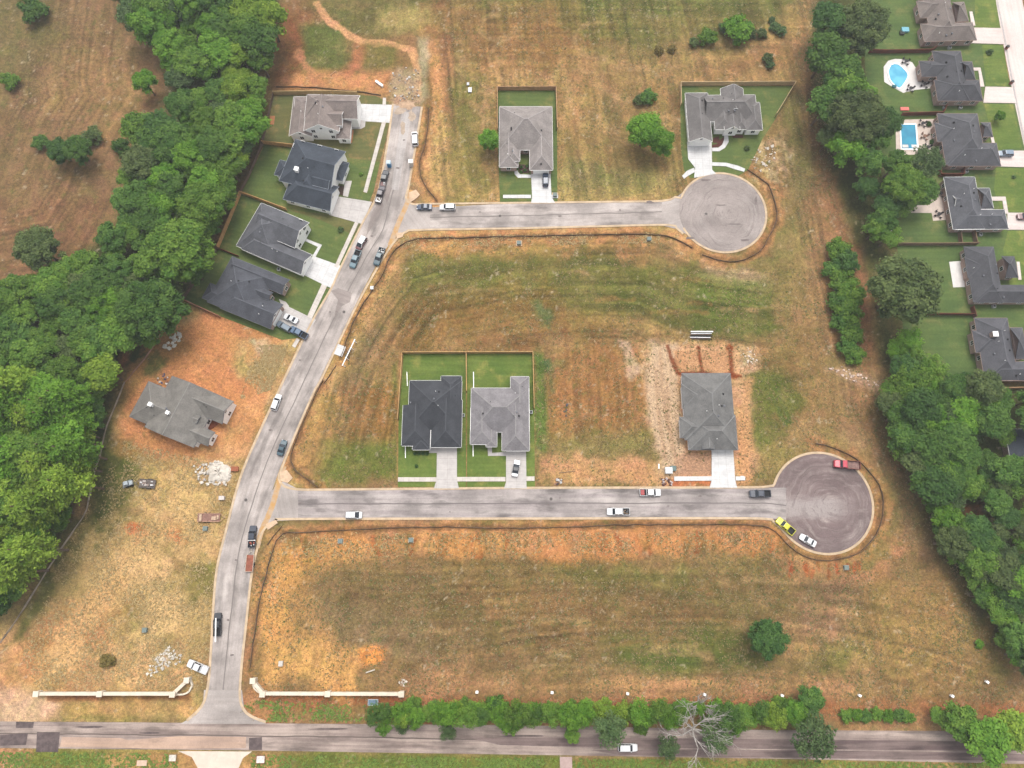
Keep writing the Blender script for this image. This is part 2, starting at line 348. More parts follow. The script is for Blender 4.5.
patch([(652,340),(672,345),(678,470),(664,470),(652,420),(646,380)], lin((228,204,178)), 2, .75, 3); patch([(738,400),(750,420),(752,484),(739,484)], lin((220,158,108)), 1.5, .8, 2)
patch([(668,462),(712,452),(712,476),(672,476)], lin((190,146,122)), 1.5, .8, 1.5); patch([(672,480),(712,479),(712,486),(672,486)], lin((206,124,80)), .8, .9, .6)
patch([(672,350),(732,350),(732,372),(680,372)], lin((226,182,142)), 1, .85, 1); line([(668,348),(677,372)], lin((158,90,58)), 1.2); line([(698,348),(702,372)], lin((168,98,62)), 1.2); line([(730,348),(731,372)], lin((168,98,62)), 1.2); line([(677,373),(741,376)], lin((176,100,62)), .9)
for q in range(7): line([(676,352+q*2.9),(732,352+q*2.9)], lin((204,152,112)), .35, .5, .5, .3)
patch([(735,350),(756,345),(760,365),(745,378)], lin((222,200,172)), 1.5, .7, 3, n5, .48)
patch([(618,340),(630,340),(640,372),(630,380)], lin((208,184,164)), 1, .8, 2); patch([(755,345),(800,330),(820,400),(790,440),(760,420)], lin((150,124,78)), 5, .6, 7); patch([(744,380),(780,370),(800,400),(760,440)], lin((118,124,62)), 3, .7, 5)
patch([(700,255),(770,275),(760,290),(700,275)], lin((190,168,140)), 2, .7, 3)
patch([(768,420),(830,430),(825,446),(790,458),(770,478),(752,484)], lin((150,140,84)), 3, .7, 4); patch([(770,430),(800,425),(820,440)], lin((204,160,120)), 3, .5, 4)
# rim of straw and clay along kerbs
for l, w in (([(412,236),(512,234),(668,231),(690,250)], 5), ([(390,250),(360,310),(322,380),(292,450),(288,475)], 6), ([(428,120),(425,165),(440,200),(512,200),(660,197)], 5)):
    line(l, lin((212,176,120)), w, 2.5, .8, 2)
line([(440,244),(520,245),(640,243)], lin((214,160,106)), 5, 4, .6, 4)
# south block
SB = [(256,560),(300,536),(512,532),(768,530),(800,560),(850,565),(890,520),(900,480),(960,600),(1040,700),(1040,726),(240,722),(250,640)]
patch(SB, lin((152,124,86)), 3, .9, 2)
patch([(300,560),(760,560),(800,600),(760,650),(560,640),(300,640)], lin((124,108,70)), 5, .75, 7); patch([(600,640),(760,620),(770,675),(640,672)], lin((100,116,56)), 4, .8, 5)
patch([(270,540),(420,535),(512,532),(700,532),(700,552),(420,556),(290,580),(275,680),(262,660)], lin((208,158,104)), 3, .85, 4)
patch([(520,528),(768,528),(790,550),(740,560),(520,555)], lin((202,146,102)), 2.5, .7, 5); patch([(700,545),(780,545),(760,580),(700,580)], lin((140,130,78)), 3, .6, 5)
patch([(262,600),(290,590),(300,640),(350,660),(350,685),(268,682)], lin((216,170,104)), 3, .8, 4); patch([(355,650),(390,648),(385,668),(350,668)], lin((216,162,98)), 2, .8, 3)
patch([(300,605),(360,600),(420,620),(420,660),(330,650)], lin((150,134,106)), 3, .6, 5); patch([(440,580),(520,590),(600,600),(520,620)], lin((178,128,86)), 4, .4, 6)
patch([(250,690),(400,694),(560,700),(800,695),(1030,706),(1030,716),(245,722)], lin((182,116,82)), 2, .85, 2.5); patch([(400,670),(560,680),(800,672),(860,680),(860,700),(400,695)], lin((198,150,112)), 2.5, .7, 4)
patch([(780,545),(870,560),(895,520),(905,560),(860,590),(790,585)], lin((200,148,108)), 3, .8, 5); patch([(785,650),(840,600),(880,590),(960,600),(980,660),(900,690),(800,680)], lin((182,148,98)), 4, .6, 6)
patch([(850,640),(940,650),(900,670),(820,665)], lin((128,128,72)), 4, .5, 6); patch([(800,560),(870,580),(840,640),(790,640)], lin((158,124,98)), 4, .6, 5)
patch([(778,480),(800,450),(840,440),(880,460),(892,500),(880,545),(850,568),(790,560)], lin((164,140,92)), 2, .8, 2)
line([(885,470),(893,505),(882,545),(850,564)], lin((120,128,68)), 4, 2, .5, 2)
# east strip
ES = [(800,-30),(815,-30),(835,200),(860,300),(880,400),(920,480),(980,620),(1040,700),(960,640),(900,500),(850,420),(810,300),(790,180)]
patch(ES, lin((164,128,92)), 4, .85, 4); patch([(810,80),(830,100),(860,190),(875,260),(872,330),(880,370),(865,370),(850,280),(822,190)], lin((158,110,82)), 3, .8, 3)
patch([(780,90),(800,90),(815,180),(800,220),(785,180)], lin((124,128,76)), 3, .7, 4); patch([(770,230),(800,215),(812,280),(790,320),(765,290)], lin((140,134,80)), 4, .6, 5)
patch([(826,368),(850,366),(890,385),(900,398),(850,384)], lin((214,180,156)), 1.5, .8, 2.5); patch([(755,140),(785,130),(790,170),(770,190),(755,175)], lin((206,182,148)), 2, .7, 3, n5, .45)
patch([(880,440),(905,470),(930,520),(960,590),(925,560),(895,500)], lin((172,144,112)), 3, .7, 4); patch([(960,600),(1010,670),(1000,690),(960,640)], lin((112,122,64)), 3, .6, 4)
# south west block
WB = [(190,300),(290,340),(283,382),(240,479),(216,576),(202,706),(180,721),(-30,721),(-30,660),(30,600),(80,525),(125,380),(160,330)]
patch(WB, lin((196,164,116)), 3, .95, 2)
patch([(150,345),(215,300),(280,340),(262,400),(255,440),(190,455),(130,450),(118,420),(140,375)], lin((212,150,106)), 2.5, .95, 4)
patch([(225,335),(288,345),(270,385),(235,380)], lin((202,178,122)), 2.5, .85, 4); patch([(252,340),(268,338),(272,352),(258,356)], lin((236,222,200)), 1, .9, 1)
patch([(120,440),(230,440),(225,475),(150,480)], lin((206,150,104)), 3, .6, 6)
patch([(215,400),(262,400),(250,460),(220,460)], lin((228,180,128)), 2.5, .7, 4)
patch([(100,440),(140,450),(150,480),(125,520),(85,560),(40,600),(100,470)], lin((104,118,62)), 3, .8, 4); patch([(135,335),(185,330),(190,350),(150,375),(120,410),(105,440),(118,395)], lin((84,106,58)), 1.5, .85, 2)
patch([(60,560),(110,560),(100,640),(60,650)], lin((124,126,70)), 4, .6, 6); patch([(110,500),(200,470),(220,500),(205,640),(150,650),(100,620)], lin((186,158,106)), 5, .5, 8)
patch([(130,460),(215,465),(232,480),(215,540),(140,520)], lin((222,188,138)), 4, .6, 7, n3, .45)
patch([(60,600),(110,580),(120,640),(80,680),(30,690)], lin((218,172,124)), 4, .6, 8); patch([(140,575),(200,560),(205,600),(160,620)], lin((138,138,80)), 3, .55, 6); patch([(120,620),(150,600),(180,640),(130,660)], lin((214,180,130)), 3, .6, 6)
patch([(132,528),(180,525),(185,540),(135,543)], lin((208,140,90)), 2, .85, 4); patch([(112,548),(170,555),(165,570),(105,565)], lin((222,180,130)), 2.5, .6, 5); patch([(160,560),(215,560),(205,640),(150,630)], lin((164,148,92)), 4, .5, 6)
patch([(-10,640),(90,600),(100,660),(60,700),(-10,700)], lin((222,170,122)), 3, .75, 6); patch([(60,650),(190,640),(200,685),(60,686)], lin((222,182,132)), 3, .7, 5)
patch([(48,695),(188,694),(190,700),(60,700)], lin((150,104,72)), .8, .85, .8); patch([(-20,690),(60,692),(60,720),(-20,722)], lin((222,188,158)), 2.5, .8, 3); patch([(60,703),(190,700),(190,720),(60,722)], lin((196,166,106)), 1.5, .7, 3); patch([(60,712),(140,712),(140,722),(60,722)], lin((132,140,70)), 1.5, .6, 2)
patch([(148,655),(170,645),(184,655),(172,672),(150,672)], lin((238,232,222)), 1.2, .85, 2.5, n5, .44); patch([(194,462),(230,462),(232,484),(200,484)], lin((226,196,160)), 1.2, .8, 2)
line([(22,690),(24,660),(40,645),(62,648),(64,665)], lin((176,136,92)), .8, .8, .4, .5); line([(26,690),(30,664),(44,650)], lin((176,136,92)), .8, .8, .4, .5)
patch([(265,678),(300,700),(245,722),(230,722),(244,690)], lin((206,152,110)), 2, .7, 3); patch([(290,708),(370,706),(370,721),(280,721)], lin((140,134,84)), 1.5, .6, 2)
# south of the county road
patch([(-40,749),(300,751),(620,757),(1060,764),(1060,900),(-40,900)], lin((140,138,68)), 1, .95, 1.2)
patch([(20,752),(180,750),(180,762),(20,766)], lin((126,144,58)), 1.5, .8, 2); patch([(-20,748),(30,750),(16,775),(-20,775)], lin((212,158,120)), 1.5, .9, 2); patch([(110,756),(290,752),(300,775),(110,775)], lin((210,156,112)), 1.5, .75, 2.5)
patch([(900,765),(960,760),(950,775),(900,775)], lin((196,160,112)), 1, .7, 2); patch([(860,700),(930,700),(925,729),(840,729)], lin((180,130,92)), 2, .6, 3)
patch([(280,753),(560,757),(560,775),(280,775)], lin((110,134,56)), 1.5, .7, 2.5)
# wood floors
for pl in ([(120,-30),(280,-30),(275,40),(262,80),(262,140),(240,190),(215,245),(182,300),(160,335),(140,360),(118,395),(98,450),(70,525),(0,620),(-60,640),(-60,290),(60,275),(118,225),(140,150),(158,115),(170,80),(160,50),(128,25)],
           [(815,-30),(870,-30),(868,80),(900,210),(905,330),(935,375),(1060,380),(1060,690),(985,640),(940,560),(900,470),(878,420),(885,390),(875,300),(838,200),(812,110)]):
    patch(pl, lin((74,88,50)), 3, .92, 2.5)
for pl in ([(128,340),(134,338),(132,350),(118,378),(116,372)], [(960,505),(982,500),(985,522),(965,520)], [(915,480),(925,485),(922,510)]): patch(pl, lin((170,104,72)), 1, .7, 1.5)
# distinct soils and growth, plot by plot
def lg(c): return lin(c)*np.array([1.0,1.0,1.0],np.float32)
for pl_, c_, so_, am_, ra_ in (
  ([(60,600),(120,570),(140,600),(110,650),(60,690),(0,692),(10,650)],(214,160,108),2,.6,7), ([(140,553),(175,550),(182,570),(140,582),(122,570)],(236,200,150),1.5,.75,5), ([(130,527),(165,523),(184,530),(178,542),(135,544)],(204,122,80),1,.85,4),
  ([(150,588),(176,584),(182,640),(150,652),(128,640)],(232,198,148),2,.65,8), ([(98,440),(128,450),(128,500),(108,530),(82,562),(50,604),(20,645),(4,650),(56,560),(84,505)],(98,110,56),2,.85,4), ([(190,555),(214,565),(208,645),(184,645)],(132,128,72),2,.6,5),
  ([(120,452),(152,456),(148,486),(125,492)],(106,118,58),2,.6,5), ([(150,470),(200,462),(215,500),(180,515),(140,500)],(222,190,132),2,.6,8), ([(110,590),(140,585),(145,640),(110,640)],(140,132,78),2,.55,7), ([(60,655),(190,650),(200,684),(40,686)],(222,180,126),2,.6,6), ([(0,690),(60,698),(60,722),(0,722)],(228,196,168),2,.7,4),
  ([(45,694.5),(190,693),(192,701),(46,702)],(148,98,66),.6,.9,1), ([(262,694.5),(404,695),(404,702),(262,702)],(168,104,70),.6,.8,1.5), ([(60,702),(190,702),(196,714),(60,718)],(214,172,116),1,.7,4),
  ([(272,590),(300,570),(420,560),(490,585),(480,640),(360,650),(300,640)],(128,108,78),6,.55,10), ([(420,556),(770,558),(750,605),(450,610)],(132,112,72),6,.5,10), ([(480,600),(640,590),(720,615),(560,645)],(148,114,80),3,.5,9), ([(620,634),(760,628),(762,662),(640,670)],(98,116,52),2,.7,6), ([(560,570),(700,565),(690,590),(600,590)],(106,116,58),3,.5,8),
  ([(256,600),(272,556),(300,544),(312,560),(286,590),(284,650),(260,652)],(220,164,98),1.5,.75,5), ([(290,645),(350,652),(352,686),(268,683),(264,655)],(228,176,112),1.5,.7,6), ([(360,650),(386,648),(388,664),(364,668)],(226,152,78),1,.8,3), ([(300,534),(510,530),(510,545),(400,556),(310,552)],(220,168,108),1,.6,5), ([(510,530),(780,530),(790,545),(640,550),(510,548)],(206,150,108),1,.55,6),
  ([(395,262),(500,250),(700,268),(760,300),(690,312),(500,284),(410,300)],(108,118,58),2,.6,7), ([(320,440),(398,448),(398,486),(322,486)],(110,126,58),2,.7,5), ([(345,385),(396,380),(396,438),(350,440)],(152,106,62),2,.6,6), ([(400,300),(560,296),(600,330),(540,350),(400,350)],(138,104,66),3,.5,10), ([(690,290),(760,285),(790,330),(745,345),(700,325)],(96,114,52),2,.6,6), ([(744,378),(775,372),(800,400),(765,445),(745,440)],(102,118,54),2,.7,5), ([(600,250),(690,262),(690,285),(600,275)],(120,120,64),3,.5,8),
  ([(300,470),(292,445),(325,392),(340,400),(318,440)],(202,160,98),1.5,.7,4), ([(450,90),(480,80),(490,200),(450,200)],(116,122,60),2,.5,6), ([(560,160),(680,175),(665,202),(560,202)],(150,146,90),2,.6,6), ([(430,6),(560,-10),(620,40),(540,70),(450,50)],(140,106,68),3,.5,10), ([(560,-20),(800,-20),(790,15),(640,40),(560,30)],(112,116,60),3,.55,9),
  ([(860,560),(960,580),(1000,680),(900,690),(860,640)],(176,142,90),4,.5,10), ([(795,568),(850,575),(840,630),(800,640)],(150,120,94),3,.5,8), ([(880,420),(915,470),(950,560),(900,520),(885,470)],(150,128,90),3,.55,7), ([(805,655),(850,650),(840,672),(800,675)],(110,122,58),2,.6,5)):
    patch(pl_, lg(c_), so_, am_, ra_)
# mowing lines
streak([(170,-40),(160,60),(175,90),(140,150),(115,210),(80,265),(-60,300)], .13, .85, 26, NW, 4, 1)
streak(None, .17, .85, 16, TOP, 4, 3, coord=X*.92+Y*.1); streak(None, .13, .9, 20, [(450,-40),(815,-40),(812,60),(440,70)], 6, 5, coord=Y)
streak([(297,450),(325,385),(360,318),(400,262),(512,240),(650,238),(700,260),(760,270),(800,250)], .19, .85, 18, [(412,242),(650,238),(760,275),(830,400),(700,345),(400,345),(330,480),(300,470)], 3, 7)
streak(None, .13, .8, 12, [(536,345),(660,345),(660,440),(536,440)], 3, 9, coord=X); streak(None, .2, .85, 12, [(330,380),(400,360),(400,450),(320,450)], 3, 11, coord=X-Y*.15)
streak([(256,720),(300,530),(768,524),(800,560),(880,560),(900,640)], .12, .9, 26, [(290,560),(760,555),(900,600),(960,690),(290,690)], 4, 13)
streak(None, .17, .9, 24, [(480,600),(800,590),(980,600),(990,690),(480,690)], 5, 15, coord=Y+.002*(X-40)**2)
streak([(815,-30),(835,200),(860,300),(880,400),(920,480),(980,620),(1040,700)], .14, .85, 25, ES, 5, 17)
streak(None, .08, .9, 6, WB, 3, 19, coord=X*.7+Y*.7)
SILTS = [[(429,109),(426,140),(420,160),(421,177),(428,190),(437,201)],[(341,357),(356,317),(381,277),(388,262),(396,249.5),(416,239.5),(468,238),(512,236.5),(600,235),(652,234.5),(672,238),(692,248)],[(702,255),(724,261.5),(744,260),(759.5,251),(768,239),(776,222),(775.5,205),(768,185),(758,177),(747,170)],[(323,380),(308,412),(293.5,446.5),(291,461.5),(296,471),(318,487)],[(250,668),(256,626),(261,595),(266,576),(273.5,549),(283.5,534),(318,531.5),(386,528),(446,527),(512,528),(582,526.5),(612,525),(682,524.5),(737,524.5),(768,527),(780.5,536.5),(795.5,551.5),(818,560),(840,559),(860.5,551.5),(875.5,534),(882,516.5),(882,494),(873,476.5),(855.5,459),(835,448.5),(815.5,443.5)]]
for q in SILTS: line(q, lin((206,150,104)), 2.6, 1.6, .6, 2.5); line(q, lin((132,100,72)), .9, .7, .75, .8)
# rills washed into the clay banks, wheel tracks, bare rings
rd_ = random.Random(5)
for i in range(46):
    x = rd_.uniform(300, 790); y0 = 532+rd_.uniform(0,6); pts=[(x,y0)]
    for k in range(3): x += rd_.uniform(-3,4); y0 += rd_.uniform(3,8); pts.append((x,y0))
    line(pts, lin((120,104,62)) if i%3 else lin((170,96,58)), .35, .5, .7, .6)
for i in range(16):
    x = rd_.uniform(786, 870); y0 = 562+rd_.uniform(0,10); line([(x,y0),(x+rd_.uniform(-2,2),y0+rd_.uniform(4,9))], lin((176,92,54)), .4, .5, .7, .5)
for cx_,cy_,rr in ((498,27,14),(498,27,17),(640,118,24),(640,118,28),(640,118,33),(525,60,30),(600,40,22)):
    line([(cx_+rr*math.cos(a/3)*1.2, cy_+rr*math.sin(a/3)*.8) for a in range(0,15)], lin((202,170,124)), .4, .7, .4, 1.2)
for i in range(60):      # criss-cross haymaking tracks of the upper field
    x = rd_.uniform(455,690); y0 = rd_.uniform(50,110); a = rd_.gauss(1.57,.35) if i%3 else rd_.uniform(0,.6); L_ = rd_.uniform(25,70)
    line([(x,y0),(x+math.cos(a)*L_*.5+rd_.uniform(-3,3),y0+math.sin(a)*L_*.5),(x+math.cos(a)*L_,y0+math.sin(a)*L_)], lin(rd_.choice([(204,172,124),(196,156,108),(140,108,74)])), .5, .8, .35, 1.5)
for i in range(40):      # light scratches over the middle and south blocks
    x = rd_.uniform(400,760); y0 = rd_.choice([rd_.uniform(265,345), rd_.uniform(580,670)]); L_ = rd_.uniform(20,80); c_ = rd_.uniform(-6,6)
    line([(x,y0),(x+L_*.5,y0+c_*.3-2),(x+L_,y0+c_)], lin(rd_.choice([(196,166,120),(110,96,60),(170,128,84)])), .4, .8, .4, 1.2)
for a,b,c_ in (((536,305),(550,312),(552,335)),((540,360),(556,350),(552,390)),((565,318),(578,322),(574,334))): patch([a,b,c_], lin((84,130,84)), 1.2, .6, 3)
for q in ((815,455),(817,475)): pass
line([(770,392),(780,412),(786,424)], lin((104,120,60)), .8); line([(776,388),(786,410),(790,422)], lin((104,120,60)), .8)
clay_ = np.zeros(X.shape,np.float32)
for pl_ in ([(645,343),(760,343),(762,486),(650,486)],[(130,345),(215,300),(290,338),(262,460),(118,455)],[(300,532),(770,530),(770,550),(290,560)]): clay_ = np.maximum(clay_, sstep(np.where(inside(X,Y,wl(pl_)),1.0,-1.0)*seg_dist(X,Y,wl(pl_),True),-3,3))
CLM = clay_
# worn blotches at several sizes
m_ = sstep(fbm(X,Y,7,5,91.,.7), .54, .66)[...,None]*.22*(1-.8*CLM[...,None]); C = C*(1-m_) + (C*.45+lin((206,172,126))*.55)*m_
m_ = sstep(fbm(X,Y,5,5,95.,.7), .55, .66)[...,None]*.26*(1-.8*CLM[...,None]); C = C*(1-m_) + (C*.4+lin((108,96,58))*.6)*m_
m_ = sstep(fbm(X,Y,11,5,99.,.7), .55, .66)[...,None]*.2*(1-.8*CLM[...,None]); C = C*(1-m_) + (C*.5+lin((112,124,66))*.5)*m_
lum = (C @ np.array([.3,.6,.1],np.float32))[...,None]; C = (C*.95 + lum*.05)*np.array([.87,.815,.74],np.float32)
# clods, dry tufts and grain
C *= (1 + (n5-.5)[...,None]*.65); C *= (1 + (fbm(X,Y,4,5,33.,.8)-.5)[...,None]*.8)
gt_ = np.clip((fbm(X,Y,3,5,37.,.8)-.5)*5,-1,1)[...,None]; C = C*(1+gt_*np.array([-.10,.0,-.12],np.float32))
w1 = sstep(fbm(X,Y,1.5,3,41.,.9), .66, .78); lay(w1*.45*sstep(n2,.35,.55), PALE*.9)
w2 = sstep(fbm(X,Y,2.0,3,51.,.9), .64, .76); lay(w2*.5, lin((100,106,56)))
patch([(110,500),(205,490),(215,560),(205,640),(180,650),(60,680),(20,680),(60,600)], lin((232,190,136)), 4, .45, 12, fbm(X,Y,9,5,71.,.7), .47)
patch([(262,565),(300,545),(310,600),(340,650),(350,686),(262,684),(254,640)], lin((226,168,106)), 4, .4, 8, fbm(X,Y,6,5,73.,.7), .45)
patch([(300,531),(780,529),(790,552),(640,556),(420,556),(300,560)], lin((216,146,90)), 2, .45, 5, fbm(X,Y,6,5,75.,.7), .46)
patch([(120,350),(215,304),(285,338),(262,400),(255,450),(190,458),(125,448)], lin((214,146,98)), 3, .45, 5, fbm(X,Y,6,5,79.,.7), .44)
# the scraped pad, the tracks and the cut trenches round the house being finished
K1_ = C.copy()
patch([(652,346),(676,344),(684,470),(668,476),(656,440),(648,400)], lin((206,176,148)), .8, .92, 1.5); patch([(672,350),(740,350),(738,373),(680,373)], lin((214,168,128)), .5, .85, .6)
patch([(676,455),(711,452),(711,475),(674,475)], lin((186,146,120)), .6, .8, .8); patch([(739,376),(752,380),(752,482),(741,484)], lin((208,158,116)), .8, .75, 2)
for q in range(9): line([(676,352+q*2.3),(733,352.5+q*2.3)], lin((188,138,102)), .3, .45, .55, .25)
for pl_ in ([(667.5,346),(672,360),(677,372)], [(698.5,347),(700,360),(702.5,372)], [(730,348),(730.8,360),(731.5,372)], [(677,373.2),(700,372.5),(741,376.5)]): line(pl_, lin((128,68,42)), .55, .45, .9, .3)
for pl_ in ([(660,350),(663,400),(670,440),(678,470)],[(667,380),(668,420),(676,455)],[(656,370),(658,410),(666,460)]): line(pl_, lin((176,140,112)), .4, .7, .5, .5)
C = np.clip(C, .01, .8)
C = np.clip(C, .004, .8)
dz = ((fbm(X,Y,6,3,61.)-.5)*.0)
P = np.stack([X.ravel(), Y.ravel(), np.zeros(X.size, np.float32)-.02], 1)
idx = np.arange(NX*NY).reshape(NY,NX)
Fq = np.stack([idx[:-1,:-1].ravel(), idx[:-1,1:].ravel(), idx[1:,1:].ravel(), idx[1:,:-1].ravel()], 1)
me = bpy.data.meshes.new('ground'); me.vertices.add(len(P)); me.vertices.foreach_set('co', P.ravel())
me.loops.add(Fq.size); me.loops.foreach_set('vertex_index', Fq.ravel().astype(np.int32))
me.polygons.add(len(Fq)); me.polygons.foreach_set('loop_start', np.arange(0,Fq.size,4,dtype=np.int32)); me.polygons.foreach_set('loop_total', np.full(len(Fq),4,np.int32))
me.update(); at = me.color_attributes.new('soil','FLOAT_COLOR','POINT')
at.data.foreach_set('color', np.concatenate([C.reshape(-1,3), np.ones((len(P),1),np.float32)],1).ravel().astype(np.float32))
m, n, l, b = newmat('soil_and_grass'); a = n.new('ShaderNodeAttribute'); a.attribute_name = 'soil'; tc = n.new('ShaderNodeTexCoord'); v = tc.outputs['Object']
f1 = noise(n,l,v,1.3,6,.8); f2 = noise(n,l,v,3.2,3,.85)
o = mixrgb(n,l,a.outputs['Color'], mixrgb(n,l,(.66,.66,.68),(1.34,1.32,1.22), ramp(n,l,f1,.34,.66)), .9, 'MULTIPLY')
o = mixrgb(n,l,o, mixrgb(n,l,(.68,.72,.66),(1.34,1.28,1.24), ramp(n,l,f2,.34,.68)), .8, 'MULTIPLY')
l.new(o, b.inputs['Base Color']); b.inputs['Roughness'].default_value = 1; b.inputs['Specular IOR Level'].default_value = .05
bp = n.new('ShaderNodeBump'); bp.inputs['Strength'].default_value = .5; bp.inputs['Distance'].default_value = .25; l.new(f1, bp.inputs['Height']); l.new(bp.outputs[0], b.inputs['Normal'])
me.materials.append(m); go = bpy.data.objects.new('ground', me); COL.objects.link(go); tag(go, kind='structure')
far = MB(); xa, xb, ya, yb = float(gx[0]), float(gx[-1]), float(gy[0]), float(gy[-1]); R = 1500
far.add([(-R,-R,-.02),(R,-R,-.02),(R,R,-.02),(-R,R,-.02),(xa,ya,-.02),(xb,ya,-.02),(xb,yb,-.02),(xa,yb,-.02)], [(0,1,5,4),(1,2,6,5),(2,3,7,6),(3,0,4,7)])
tag(far.build('outer_ground', mat('far_fields', (146,128,84), 1, .3, .02, alt=(104,112,60))), kind='structure')
# ---------------------------------------------------------------- lawns
def sheet(name, pts, z, m, kind='structure', uvdir=None, label=None):
    P3 = [G(a,b,z) for a,b in pts]; o0 = P3[0].copy(); d = ((P3[1]-P3[0]) if uvdir is None else uvdir).normalized(); e = Vector((-d.y,d.x,0))
    uv = [((p-o0).dot(d), (p-o0).dot(e)) for p in P3]
    mb = MB(); mb.add([(p.x,p.y,z) for p in P3], [tuple(range(len(P3)))])
    o = mb.build(name, m, uv=uv)
    bm = bmesh.new(); bm.from_mesh(o.data); bmesh.ops.recalc_face_normals(bm, faces=bm.faces)
    for f in bm.faces:
        if f.normal.z < 0: f.normal_flip()
    bm.to_mesh(o.data); bm.free()
    return tag(o, kind=kind)
LW1 = lawnmat('sod_bright', (118,134,66), (98,120,56), (160,154,84), .75); LW2 = lawnmat('sod_dull', (106,110,66), (118,114,70), (168,136,90), .8)
LW3 = lawnmat('sod_green', (94,112,62), (106,120,66), (146,138,82), .7); LW4 = lawnmat('mature_lawn', (102,120,66), (88,110,62), (136,136,84), .65)
z = .012
for pts, m in [
  ([(403.5,353.5),(466,353.5),(466,487),(398,487),(398.5,420)], LW1), ([(467,353.5),(532.5,353.5),(534,400),(535,484),(535,487),(467,487)], LW1),
  ([(497,90.5),(556,90.5),(557,132),(557.5,202),(500,202),(498,150)], LW3), ([(680,86),(794,86),(776,118),(762,140),(748,170),(738,176),(690,178),(684,170),(681,150)], LW3),
  ([(274,95.5),(334,94),(376,96),(392,104),(386,140),(372,190),(362,223),(346,260),(300,240),(262,145),(263,140)], LW2),
  ([(264,146),(306,150),(350,158),(380,162),(374,190),(361,224),(340,215),(306,212),(288,210),(242,191),(250,175)], LW3),
  ([(241,193),(288,210),(320,220),(356,236),(340,269),(331,289),(316,286),(239,256.5),(219,247.5)], LW3),
  ([(217,249),(240,257),(300,280),(331,290),(312,322),(304,337),(282,340),(222,317),(184,300)], LW3),
  ([(868,-20),(1000,-20),(997,30),(1003,60),(1011,85),(1018,110),(1026,150),(1034,215),(1050,300),(1050,380),(904,372),(903,330),(895,215),(866,90),(864,40)], LW4)]:
    sheet('lawn', pts, z, m); z += .004
for pts, m in [([(348,164),(377,164),(366,190),(352,196),(346,180)], LW3), ([(975,0),(997,0),(1001,28),(975,28)], LW1), ([(982,45),(1003,45),(1010,86),(986,86)], LW1), ([(984,104),(1013,104),(1022,148),(996,150)], LW1), ([(996,168),(1028,168),(1034,212),(1002,212),(994,190)], LW1), ([(1008,231),(1050,231),(1050,300),(1012,300),(1003,250)], LW1)]:
    sheet('lawn', pts, z, m); z += .004
# ---------------------------------------------------------------- roads, kerbs, drives
def ribbon(name, left, right, z, m, n=120):
    L = resample(left, n); Rr = resample(right, n); vs=[]; uv=[]; u=0
    K = 7
    for i in range(n):
        if i: u += ((L[i]+Rr[i])/2-(L[i-1]+Rr[i-1])/2).length
        w = (L[i]-Rr[i]).length
        for k in range(K):
            p = Rr[i].lerp(L[i], k/(K-1)); vs.append((p.x,p.y,z)); uv.append((u, w*k/(K-1)))
    fs = [(i*K+k+1, i*K+k, (i+1)*K+k, (i+1)*K+k+1) for i in range(n-1) for k in range(K-1)]
    mb = MB(); mb.add(vs, fs); o = mb.build(name, m, uv=uv)
    o.data.update()
    if o.data.polygons[0].normal.z < 0: o.data.flip_normals()
    return tag(o, kind='structure')
Zr = .07
AVL = [(393,104),(388,140),(378,192),(362,224),(340,269),(331,289),(312,322),(283,382),(256,440),(240,479),(226,531),(216,576),(211,651),(208,690),(203,724)]
AVR = [(422,107),(415,150),(407,190),(396,232),(381,257),(356,304),(321,377),(301,420),(281,466),(266,510),(257,540),(251,576),(246,626),(242,663),(240,690),(240,724)]
avl = smooth_path(GP(AVL), 3); avr = smooth_path(GP(AVR), 3)
ribbon('avenue', avl, avr, Zr, M_ASPH, 160)
sheet('avenue_mouth', [(204,690),(242,690),(244,708),(252,717),(266,724),(180,724),(196,715),(203,703)], Zr+.004, M_MOUTH)
c1 = G(722.5,212.3); r1 = 13.3; c2 = G(822.5,502.5); r2 = 13.75
def disk(name, c, r, z, m, n=72, inner=10):
    vs=[(c.x,c.y,z)]; uv=[(0,0)]; fs=[]
    for j in range(1,inner+1):
        for i in range(n):
            a = 2*math.pi*i/n; vs.append((c.x+math.cos(a)*r*j/inner, c.y+math.sin(a)*r*j/inner, z)); uv.append((math.cos(a)*r*j/inner, math.sin(a)*r*j/inner))
    for i in range(n): fs.append((0, 1+i, 1+(i+1)%n))
    for j in range(inner-1):
        for i in range(n): a=1+j*n+i; b=1+j*n+(i+1)%n; fs.append((a, a+n, b+n, b))
    return tag(MB().add(vs,fs).build(name, m, uv=uv), kind='structure')
